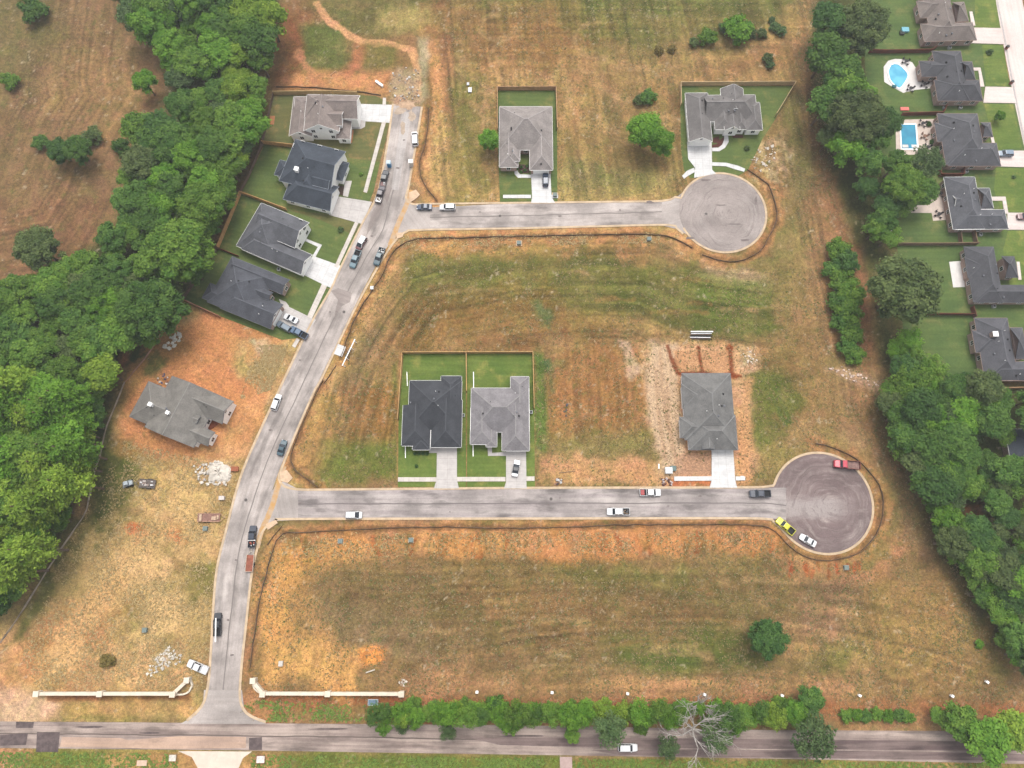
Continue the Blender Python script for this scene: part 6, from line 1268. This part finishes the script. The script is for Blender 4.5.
def patio_set(label,px,py,col=(54,50,52),n=4,z=.1):
    c=G(px,py,.7); r=empty('patio_set',(c.x,c.y,z)); tag(r,label,'patio furniture'); m_=mat('patio%d'%col[0],col,.7)
    t=MB(); t.tube([(0,0,.68),(0,0,.74)],.6,12); t.tube([(0,0,0),(0,0,.68)],.06,6); t.build('table',m_,r)
    for i in range(n):
        a=i*2*math.pi/n+.4; x,y=math.cos(a)*1.15,math.sin(a)*1.15; M=Matrix.Translation((x,y,0))@Matrix.Rotation(a,4,'Z')
        ch=MB(); ch.box(-.27,.27,-.27,.27,.38,.46,M=M); ch.box(.2,.27,-.27,.27,.46,.95,M=M)
        for sx in (-.24,.2):
            for sy in (-.24,.2): ch.box(sx,sx+.05,sy,sy+.05,0,.38,M=M)
        ch.build('chair',m_,r)
for lab,x,y in (('dark patio table and chairs at the top of the kidney pool deck',906,61),('dark patio table and chairs at the bottom of the kidney pool deck',911,88),('round dark patio set close to the wall beside the kidney pool',925,84),
                ('patio set at the upper corner of the rectangular pool deck',923,123),('patio set at the lower corner of the rectangular pool deck',928,147),('brown patio chairs midway along the rectangular pool deck',925,136),('patio set at the lower end of the L shaped patio',939,214),('dark grill and chairs at the upper end of the L shaped patio',941,193),('patio set at the left arm of the L shaped patio',912,207)): patio_set(lab,x,y,(54,50,52) if 'brown' not in lab else (140,104,84))
for lab,pts in (('low dark shrub along the wall beside the rectangular pool, %s from the top',[(929,124),(934,134),(932,142),(936,150)]),):
    for i,(x,y) in enumerate(sorted(pts,key=lambda q:q[1])): tree('shrub','dark',x,y,3,lab%['first','second','third','last'][i],'shrub','shrub',group='shrubs by the rectangular pool')
def boxy(name,label,cat,px,py,w,d,h,col,z0=0,rz=0,lid=None,group=None,z=None):
    c=G(px,py,h*.5); r=empty(name,(c.x,c.y,z0),rz); tag(r,label,cat,group)
    MB().box(-w/2,w/2,-d/2,d/2,0,h*.85).build('body',mat('box%d_%d_%d'%col,col,.7,.08,2),r,bevel=.04)
    MB().box(-w/2-.05,w/2+.05,-d/2-.05,d/2+.05,h*.85,h).build('lid',mat('box%d_%d_%d'%(lid or col),lid or col,.7,.08,2),r,bevel=.04); return r
boxy('play_table','light blue play table with a pale ring on the grass above the pools','toy',905,30,2.2,1.6,.8,(132,196,212)); boxy('play_table','dark swing seat beside the light blue play table','toy',902,33,1.4,1.2,.7,(52,60,54)); boxy('red_mat','salmon pink lounger by the brown fence between the pools','lounger',904.5,109,2.6,1.1,.4,(236,130,118))
boxy('storage_box','turquoise bench at the edge of the kidney pool','bench',894,86.5,1.2,.8,.4,(40,110,116),z0=.11)
UT='green grey utility boxes on the plots'
for lab,x,y in (('grey utility box below the upper street, in front of the silt fence',519,243),('grey utility box under the throat of the upper turning circle',649,239),('blue grey utility box in the clay below the lower street',411,540),('grey utility box near the lower junction clay bank',340.5,541),('grey utility box below the lower turning circle',846,567.5),('grey box beside the long brown trailer',205.5,528.5),('grey utility box in the lower left straw field',145,630),('utility box on the green verge at the upper street end',555,195)):
    boxy('utility_box',lab,'utility box',x,y,1.15,1.1,.9,(116,128,122),group=UT,lid=(128,140,134)); slab('box_pad',[(x-3,y-2.5),(x+3,y-2.5),(x+3,y+3),(x-3,y+3)],.03,M_RAMP)
def toilet(label,px,py,col):
    c=G(px,py,1.2); r=empty('portable_toilet',(c.x,c.y,.07)); tag(r,label,'portable toilet')
    MB().box(-.6,.6,-.6,.6,0,2.1).build('body',mat('toilet%d'%col[0],col,.5),r,bevel=.05); MB().box(-.66,.66,-.66,.66,2.1,2.2).box(-.5,.5,-.5,.5,2.2,2.36).build('roof',M_WHITE if col[0]>150 else mat('toilet_roof',(206,226,236),.5),r,bevel=.05)
    MB().box(-.4,.4,-.66,-.6,.1,1.95).build('door',mat('toilet%d'%col[0],col,.5),r)
toilet('blue portable toilet with a white roof at the top of the avenue',389,164,(60,140,190)); toilet('white portable cabin across the avenue from the blue toilet',411,163,(232,226,216))
# mailbox stand: a pad, a long low white roof on posts with round openings
c=G(346,352,1.5); a0,a1=G(353.5,340),G(341,366); th=math.atan2(a1.y-a0.y,a1.x-a0.x); r=empty('mailbox_stand',(c.x,c.y,.1),th); tag(r,'white mailbox stand with a long beam beside the avenue bend','mailbox stand')
L_=(a1-a0).length; off=.0
MB().box(-L_/2,L_/2,1.0,1.24,2.35,2.55).build('beam',M_WHITE,r)
for x in (-L_/2+.4,-1.6,1.6,L_/2-.4): MB().box(x-.1,x+.1,1.02,1.22,0,2.35).build('post',M_WHITE,r)
for i in range(3): MB().box(-1.7+i*1.15,-.8+i*1.15,.35,.85,.5,1.6).build('mailbox',mat('mailbox_metal',(90,88,88),.5),r,bevel=.04)
slab('mailbox_pad',[(338,344),(346,347),(342,357),(334,354)],.16,M_DRIVEW)
# ---------------------------------------------------------------- entrance walls of pale stone
M_STONE=mat('pale_stone',(240,226,204),.85,.08,.6,fine=.06)
def ent_wall(label, pts, cpts, pil):
    P=GP(pts); c=P[1].copy(); r=empty('entrance_wall',c); tag(r,label,'wall'); mb=MB(); cp=MB()
    for a,b in zip(P[:-1],P[1:]): mb.bar(a-c+Vector((0,0,.8)),b-c+Vector((0,0,.8)),.5,1.6); cp.bar(a-c+Vector((0,0,1.66)),b-c+Vector((0,0,1.66)),.85,.14)
    mb.build('wall',M_STONE,r); cp.build('coping',M_STONE,r)
    for x,y in pil:
        q=G(x,y)-c; p=MB().box(q.x-.55,q.x+.55,q.y-.55,q.y+.55,0,2.0).build('pillar',M_STONE,r); MB().box(q.x-.7,q.x+.7,q.y-.7,q.y+.7,2.0,2.15).build('pillar_cap',M_STONE,p)
    Q=smooth_path(GP(cpts),.8); mb=MB()
    for a,b in zip(Q[:-1],Q[1:]): mb.bar(a-c+Vector((0,0,.3)),b-c+Vector((0,0,.3)),.4,.6)
    mb.build('planter_edge',M_STONE,r)
ent_wall('pale stone entrance wall left of the avenue mouth',[(42,692.5),(176,692.5),(190,679.5)],[(191,679),(193,685),(190,691),(184,694),(177,694)],[(41,692.5),(104,692.5),(176,693),(190,679)])
ent_wall('pale stone entrance wall right of the avenue mouth',[(403,692.8),(265,692.3),(254.5,680)],[(254,681),(254,686),(258,691),(264,694)],[(402.5,692.8),(329.5,692.5),(265,692.8),(255.5,679.5)])
# white markers in a row north of the verge trees
for i,(x,y) in enumerate([(477,692),(552,692.5),(627.5,693.5),(704.5,694.5),(782,695.5),(859.5,695.5),(952,696),(987,682)]):
    c=G(x,y,.6); r=empty('marker_post',(c.x,c.y,0),-.1*i); tag(r,'white marker box, %s from the left, in the row above the verge trees'%ordw[i],'marker','white markers above the county road')
    MB().box(-.28,.28,-.25,.25,0,.9).build('body',M_WHITE,r,bevel=.05); MB().box(-.36,.36,-.32,.32,.9,1.0).build('lid',M_WHITE,r,bevel=.05)
# sign and stands
def stand(name,label,cat,px,py,w,d,h,col,frame,rz=0):
    c=G(px,py,h); r=empty(name,(c.x,c.y,0),rz); tag(r,label,cat); MB().box(-w/2,w/2,-d/2,d/2,h-.12,h).build('panel',mat('pan%d%d'%(col[0],col[1]),col,.6,.2,2),r)
    f=MB(); 
    for s in (-1,1): f.bar((-w/2-.06,s*(d/2+.06),h-.03),(w/2+.06,s*(d/2+.06),h-.03),.12,.16); f.box(s*w/2-.06,s*w/2+.06,-.06,.06,0,h-.13)
    f.bar((-w/2-.06,-d/2-.06,h-.03),(-w/2-.06,d/2+.06,h-.03),.12,.16); f.bar((w/2+.06,-d/2-.06,h-.03),(w/2+.06,d/2+.06,h-.03),.12,.16); f.build('frame',mat('frm%d'%frame[0],frame,.6),r); return r
stand('site_board','blue grey framed board right of the right entrance wall','sign',373,702.5,2.4,1.3,1.0,(110,134,152),(206,206,204))
stand('drain_grate','white slatted grate on a brown base below the county road','grate',260.5,759.5,2.0,1.6,.4,(236,226,216),(140,92,72)); stand('drain_grate','pale slatted grate on the grass left of the pale driveway','grate',172.5,758,1.7,1.4,.4,(226,218,204),(160,140,110))
boxy('culvert_slab','low concrete culvert slab on the south verge','slab',142,763,2.4,1.2,.3,(220,190,166)); boxy('culvert_slab','pinkish concrete culvert under the county road beside the grass','slab',566,763,3.0,2.8,.25,(192,166,158))
boxy('electric_box','small white box on the clay beside the right entrance wall','box',281,663.5,1.0,1.2,.9,(214,206,196)); boxy('green_bag','tiny turquoise tarp bundle at the edge of the right woods','tarp',993.5,620,1.2,.8,.5,(40,170,130))
boxy('dumpster','white waste skip on the clay beside the lower street','skip',668.5,470.5,1.9,1.7,1.3,(232,232,230)); boxy('dumpster','grey green bin right behind the white waste skip','skip',673,468.5,1.5,1.3,1.1,(110,130,126))
boxy('cooler','small white cooler by the silt fence on the avenue bend','cooler',372,288,.9,.9,.7,(240,240,238)); boxy('white_tank','white tank left of the gravel pile','tank',222,498,1.4,1.0,1.0,(226,214,206)); boxy('pallet','brown crate at the road end of the gravel pile','pallet',235,469,1.9,1.2,.7,(168,98,66))
boxy('drain_box','small pale meter box near the lower turning circle mouth','meter box',742,478,1.0,1.0,.3,(238,234,230)); boxy('pipe_stub','white pipe cap in the weeds right of the upper house','pipe',470,90,1.1,1.6,.5,(236,236,238)); boxy('pipe_stub','short white pipe north of the pipe cap in the weeds','pipe',468,84,.7,.9,.4,(220,222,226))
# heaps: every stone a mesh under its heap
def rock(r, rd, m, parent, loc, name='stone', flat=.6):
    bm=bmesh.new(); vs=[bm.verts.new((rd.uniform(-1,1)*r,rd.uniform(-1,1)*r,rd.uniform(-1,1)*r*flat)) for _ in range(14)]; 
    res=bmesh.ops.convex_hull(bm,input=vs); bmesh.ops.delete(bm,geom=[v for v in bm.verts if not v.link_faces],context='VERTS'); me=bpy.data.meshes.new(name); bm.to_mesh(me); bm.free(); me.materials.append(m)
    o=bpy.data.objects.new(name,me); COL.objects.link(o); o.parent=parent; o.location=loc; return o
def heap(name,label,cat,poly,n,r0,r1,col,h=.3,seed=1,mound=None,cols=None):
    rd=random.Random(seed); pts=poly_fill(poly,n,.35); cc=G(sum(p[0] for p in poly)/len(poly),sum(p[1] for p in poly)/len(poly)); r=empty(name,cc); tag(r,label,cat); first=[]
    for i,(x,y) in enumerate(pts):
        p=G(x,y)-cc; m_=mat('%s_stone%d'%(name,i%3), (cols or [col,tuple(int(c*.9) for c in col),tuple(min(250,int(c*1.06)) for c in col)])[i%3],.9,.12,2)
        if len(first)<9: o=rock(rd.uniform(r0,r1),rd,m_,r,(p.x,p.y,.05)); first.append(o)
        else: o=rd.choice(first).copy(); COL.objects.link(o); o.parent=r; o.location=(p.x,p.y,.05+rd.uniform(0,h)); o.rotation_euler=(0,0,rd.uniform(0,6.28)); s=rd.uniform(.6,1.3); o.scale=(s,s,s)
    if mound:
        P=[G(a,b)-cc for a,b in mound[0]]; c2_=sum(P,Vector())/len(P); mb=MB(); N=len(P); rings=5; vs=[]
        Ps=smooth_path(P+[P[0]],.8)[:-1]; N=len(Ps)
        for j in range(rings):
            t=j/rings
            for p in Ps: q=c2_.lerp(p,(1-t)*(rd.uniform(.78,1.12) if j==0 else 1)); vs.append((q.x+rd.uniform(-.3,.3),q.y+rd.uniform(-.3,.3),mound[1]*math.sin(t*math.pi/2)*rd.uniform(.6,1.15)+rd.uniform(-.05,.25)*(j>0)-.02*(j==0)))
        vs.append((c2_.x,c2_.y,mound[1])); fs=[(j*N+i,j*N+(i+1)%N,(j+1)*N+(i+1)%N,(j+1)*N+i) for j in range(rings-1) for i in range(N)]+[((rings-1)*N+i,(rings-1)*N+(i+1)%N,rings*N) for i in range(N)]
        MB().add(vs,fs).build('mound',mat(name+'_mound',col,.95,.12,.8,fine=.15),r,smooth=True)
heap('gravel_pile','pale gravel pile beside the road below the unfinished house','gravel pile',[(192,466),(218,461),(234,470),(226,485),(200,484)],110,.15,.5,(224,214,200),seed=2,mound=([(205,470),(215,463),(228,464),(232,473),(226,481),(210,482)],1.0))
heap('broken_concrete','white broken concrete scattered above the left entrance wall','rubble',[(146,672),(158,656),(170,646),(182,656),(180,664),(165,668),(150,676)],90,.18,.5,(222,212,196),seed=3,h=.15)
heap('block_pile','white stone blocks beside the left woods above the orange clay','blocks',[(160,350),(178,331),(185,336),(168,352)],22,.4,.75,(226,220,206),seed=4,h=.2,)
heap('rubble_pile','pale rubble filling the head of the avenue','rubble',[(394,68),(418,68),(421,100),(398,103),(388,90)],55,.12,.5,(190,172,150),seed=5,h=.2,cols=[(188,172,154),(160,130,106),(222,216,208)])
heap('debris_pile','building debris behind the unfinished house','debris',[(143,402),(150,388),(160,376),(168,372),(168,384),(156,392),(147,402)],34,.2,.5,(214,206,200),seed=6,h=.2,cols=[(216,208,202),(160,110,84),(78,92,130)])
heap('debris_pile','brown scrap heap by the kerb below the white waste skip','debris',[(661,478),(671,478),(672,485),(662,485)],22,.25,.55,(130,84,76),seed=7,h=.4,cols=[(120,76,70),(206,190,184),(96,70,66)])
heap('debris_pile','small heap of white and brown scrap above the lower street kerb','debris',[(555,479),(564,479),(564,485),(555,485)],16,.2,.5,(200,196,190),seed=8,h=.3,cols=[(210,206,202),(80,70,66),(150,110,90)])
heap('stone_scatter','pale stones in the rough corner right of the upper turning circle house','stones',[(750,160),(760,148),(772,146),(778,155),(768,172),(756,172)],40,.15,.45,(224,212,196),seed=9,h=.1)
heap('stone_scatter','pale stones by the right strip near the lower woods','stones',[(825,368),(840,366),(860,374),(886,385),(896,392),(880,388),(850,380)],40,.2,.5,(222,196,178),seed=10,h=.1)
heap('stone_scatter','white stones on the scraped clay left of the drive of the cool grey house','stones',[(738,352),(752,346),(757,360),(748,368)],24,.12,.35,(228,210,190),seed=11,h=.1)
heap('stone_scatter','two dark stones in the rusty grass right of the double yard','stones',[(562,404),(570,404),(570,418),(562,418)],5,.3,.5,(96,94,98),seed=12,h=.1)
heap('stone_scatter','pale debris at the end of the right entrance wall','stones',[(399,678),(407,678),(407,686),(399,686)],14,.2,.4,(210,196,180),seed=13,h=.1)
# lumber stack, poles, pipes
c=G(701.5,335,.5); r=empty('lumber_stack',(c.x,c.y,0),0); tag(r,'stack of white lumber and dark steel behind the cool grey house','lumber')
MB().box(-3.1,3.4,.85,1.15,.3,.75).build('white_board',M_WHITE,r)
for i in range(7): MB().bar((-3.2+random.uniform(-.3,.3),-1.2+i*.27,.3+random.uniform(0,.3)),(2.9+random.uniform(-.4,.4),-1.2+i*.27+random.uniform(-.15,.15),.35),.16,.14).build('beam',[M_BLACK,mat('rusty_beam',(120,100,92),.8),M_CHROME,M_BLACK][i%4],r)
def rod(name,label,cat,p0,p1,w,h,m): 
    a,b=G(*p0),G(*p1); c=(a+b)/2; r=MB().bar(a-c+Vector((0,0,h)),b-c+Vector((0,0,h)),w,w).build(name,m); r.location=c; tag(r,label,cat)
rod('white_pipe','white plastic pipe lying beside the charcoal hipped house, back corner',  'pipe',(407,372),(407.5,386),.2,.15,M_WHITE); rod('white_pipe','white plastic pipe lying in front of the charcoal hipped house','pipe',(405.5,446),(405.5,458),.2,.15,M_WHITE)
rod('white_pipe','white plastic pipe behind the mid grey house, back left corner','pipe',(473.5,372),(473.7,388),.22,.15,M_WHITE); rod('white_pipe','white plastic pipe in front of the mid grey house','pipe',(473,445),(473.2,456.5),.22,.15,M_WHITE)
rod('fallen_pole','thin pole lying on the clay between scrap heap and street','pole',(559,473),(575,471),.14,.1,M_WOODG); rod('fallen_pole','pale pole lying in the south block field','pole',(366,672.5),(375,669.5),.3,.2,mat('pale_pole',(214,202,186),.8)); rod('fallen_pole','white board standing on the clay left of the waste skip','board',(658.5,464),(658.5,469),.3,.4,M_WHITE)
rod('fallen_pole','thin pale pole on the weeds above the topmost fence','pole',(330,76),(336,71),.2,.15,M_WOODP); rod('white_pipe','white pipe on the clay above the topmost driveway','pipe',(376,82),(383,87),.7,.4,M_WHITE)
# young garden trees and yard plants
for lab,x,y,rr,lf in (('silvery young tree on the lawn of the long slate roofed house',340.5,229.5,3.4,'grey'),('small sapling on the front lawn of the charcoal two storey house',361,174,2.2,'green'),('young tree on the top lawn above the driveway of the kidney pool house',990,52,3.4,'grey'),('tiny sapling on the lawn right of the L shaped patio house',1014,177,2.2,'grey'),
                    ('dark small bush on the front lawn of the charcoal hipped house',416.5,466,2,'dark'),('small dark bush on the lawn of the white gabled house by the circle',747,148,3,'olive')): tree('shrub',lf,x,y,rr,lab,'shrub','shrub')
for i,x in enumerate((415,419,423,427)): tree('shrub','dark',x,453.5,2,'dark shrub under the front wall of the charcoal hipped house, %s from the left'%['first','second','third','fourth'][i],'shrub','shrub',group='shrub row of the charcoal hipped house')
for i,(x,y) in enumerate(((517,169),(521,167),(525,170),(521,172),(527,166))): tree('shrub','dark',x,y,1.8,'small shrub in the front bed of the pale grey house, %s'%['leftmost','top middle','right of the middle','lowest','topmost at the right'][i],'shrub','shrub',group='front bed shrubs of the pale grey house')
slab('planting_bed',[(517.5,164.5),(529,164.5),(529.5,173.5),(519.5,173.5)],.03,mat('mulch',(84,66,56),.95,.2,2,fine=.2))
slab('planting_bed',[(713,138),(719,136),(720,143),(713,143)],.03,mat('mulch2',(96,56,48),.95,.2,2,fine=.2)); slab('planting_bed',[(712,145),(717,144),(721,139),(724,137),(724,142),(720,147),(712,148)],.034,mat('mulch2',(96,56,48),.95,.2,2,fine=.2)); slab('planting_bed',[(732,135),(743,135),(743,138),(733,138)],.034,mat('mulch2',(96,56,48),.95,.2,2,fine=.2))
slab('planting_bed',[(345,163),(351,164),(347,181),(341,180)],.034,mat('mulch',(84,66,56),.95,.2,2,fine=.2)); slab('planting_bed',[(290,286),(294,288),(288,299),(280,297),(274,292),(284,294)],.034,mat('mulch',(84,66,56),.95,.2,2,fine=.2)); slab('planting_bed',[(300,130),(350,130)][:0] or [(336,185),(345,186),(343,196),(335,193)],.038,mat('mulch',(84,66,56),.95,.2,2,fine=.2))
slab('planting_bed',[(349,129.5),(354,130),(352,143),(347,143)],.034,mat('clay_bed',(190,128,88),.95,.15,1)); slab('dirt_patch',[(270,116),(275,116),(274,124.5),(269.5,124.5)],.04,mat('clay_bed',(190,128,88),.95,.15,1))
def mailbox(label,px,py):
    c=G(px,py,1); r=empty('mailbox',(c.x,c.y,.1)); tag(r,label,'mailbox'); MB().box(-.35,.35,-.35,.35,0,1.3).build('brick_post',M_BRICKR,r); MB().box(-.42,.42,-.42,.42,1.3,1.42).build('cap',mat('mailcap',(90,84,84),.8),r); MB().box(-.5,-.35,-.14,.14,.95,1.2).build('mail_slot',M_BLACK,r)
mailbox('brick mailbox post above the driveway of the kidney pool house',1007.5,47); mailbox('brick mailbox post near the street, right of the kidney pool house',1012,82)
# air conditioners beside the walls
for lab,x,y in (('air conditioner below the top right corner house',950,47),('air conditioner below the kidney pool house',945,107),('second air conditioner below the kidney pool house',961,107),('air conditioner below the rectangular pool house',967,171),('air conditioner below the L shaped patio house',981,234),('air conditioner below the square patio house',994.5,306),('air conditioner right of the charcoal hipped house',463,415),('air conditioner right of the mid grey house',531,412),('air conditioner between the two slate roofed houses',278.5,269)):
    c=G(x,y,.8); r=empty('air_conditioner',(c.x,c.y,.05)); tag(r,lab,'air conditioner'); MB().box(-.45,.45,-.45,.45,0,.85).build('case',mat('ac_case',(196,200,200),.5),r,bevel=.04); MB().tube([(0,0,.85),(0,0,.88)],.34,12).build('fan_grille',M_BLACK,r)
tree('shrub','dry',107,661,8,'rusty tan bush alone above the left entrance wall','shrub','shrub')
# weeds and dry tufts of the rough ground, too many to count
_KEEP=[wl(q) for q in ([(398,353),(534,353),(536,488),(397,488)],[(672,476),(738,448),(738,488),(672,488)],[(680,372),(738,372),(738,450),(680,450)],[(497,90),(556,90),(559,204),(500,204)],[(680,85),(794,85),(750,172),(685,180)],[(176,749),(254,750),(250,780),(180,780)],[(810,455),(868,470),(850,550),(790,540)])]
_B={}
for q_ in range(len(_KEEP)): _B[q_]=_KEEP[q_]
def blocked(x,y):
    if math.hypot(x-c1.x,y-c1.y)<r1+.8 or math.hypot(x-c2.x,y-c2.y)<r2+.8: return True
    for q in _KEEP:
        c=False; j=len(q)-1
        for i in range(len(q)):
            if (q[i][1]>y)!=(q[j][1]>y) and x<(q[j][0]-q[i][0])*(y-q[i][1])/(q[j][1]-q[i][1])+q[i][0]: c=not c
            j=i
        if c: return True
    return False
def weeds(name, polys, n, cols, size, seed, label):
    r_=np.random.default_rng(seed); V_=[];F_=[];tn=[]
    for poly,k in polys:
        w=wl(poly); xs=[p[0] for p in w]; ys=[p[1] for p in w]; X_=r_.uniform(min(xs),max(xs),k*3); Y_=r_.uniform(min(ys),max(ys),k*3)
        ins=inside(X_,Y_,w); X_=X_[ins][:k]; Y_=Y_[ins][:k]; cl=fbm(X_,Y_,5,3,77.)
        for x,y,c_ in zip(X_,Y_,cl):
            if blocked(x,y): continue
            if c_<r_.uniform(.30,.62): continue
            s=size*r_.uniform(.5,1.5); t0=r_.random()
            for j in range(3):      # short blades bent over almost flat
                a=r_.uniform(0,6.28); b=len(V_); dx,dy=math.cos(a)*s,math.sin(a)*s; ex,ey=-math.sin(a)*s*.28,math.cos(a)*s*.28; h=s*.35
                V_ += [(x-ex,y-ey,.02),(x+dx-ex*.6,y+dy-ey*.6,h),(x+dx+ex*.6,y+dy+ey*.6,h+.02),(x+ex,y+ey,.04)]; F_.append((b,b+1,b+2,b+3)); tn.append(t0)
    me=bpy.data.meshes.new(name); me.from_pydata(V_,[],F_); at=me.color_attributes.new('tone','FLOAT_COLOR','CORNER'); tv=np.repeat(np.array(tn,np.float32),4); at.data.foreach_set('color',np.stack([tv,tv,tv,np.ones_like(tv)],1).ravel()); me.materials.append(leafmat(name+'_leaf',*cols))
    o=bpy.data.objects.new(name,me); COL.objects.link(o); tag(o,label,'weeds',kind='stuff')
weeds('dry_grass',[(CB,16000),(SB,26000),(TOP,14000),(ES,9000)],0,((150,126,86),(196,172,128)),.22,5,'dry straw coloured tufts all over the mown fields')
weeds('green_weeds',[(CB,7000),(SB,9000),(TOP,6000),(ES,5000)],0,((104,114,66),(134,140,84)),.24,6,'low green weeds scattered over the mown fields')
WBF=[(125,440),(240,470),(216,576),(205,690),(40,690),(20,660),(60,560)]
weeds('straw_weeds',[(WBF,15000),([(255,345),(290,345),(270,390),(240,400)],2500),([(400,236),(660,233),(660,243),(400,248)],2500),([(270,533),(768,531),(768,548),(290,560),(262,680)],4000)],0,((168,144,96),(222,198,146)),.26,7,'tall straw weeds on the unmown plots and banks')
weeds('verge_grass',[([(0,752),(1030,764),(1030,776),(0,776)],9000),([(240,700),(380,706),(380,721),(260,721)],1200)],0,((104,134,58),(146,168,80)),.36,8,'green grass of the verge south of the county road')

# ---------------------------------------------------------------- the hazy air of a humid overcast day
hz=MB().box(-1520,1520,-1520,1520,-1.2,CH+2.0).build('haze', None)
hm=bpy.data.materials.new('haze_air'); hm.use_nodes=True; hn=hm.node_tree.nodes; hn.clear(); ho=hn.new('ShaderNodeOutputMaterial'); hv=hn.new('ShaderNodeVolumePrincipled')
hv.inputs['Color'].default_value=(.9,.92,.95,1); hv.inputs['Density'].default_value=HAZE; hv.inputs['Anisotropy'].default_value=.3; hm.node_tree.links.new(hv.outputs[0],ho.inputs['Volume'])
hz.data.materials.clear(); hz.data.materials.append(hm); tag(hz,kind='stuff')
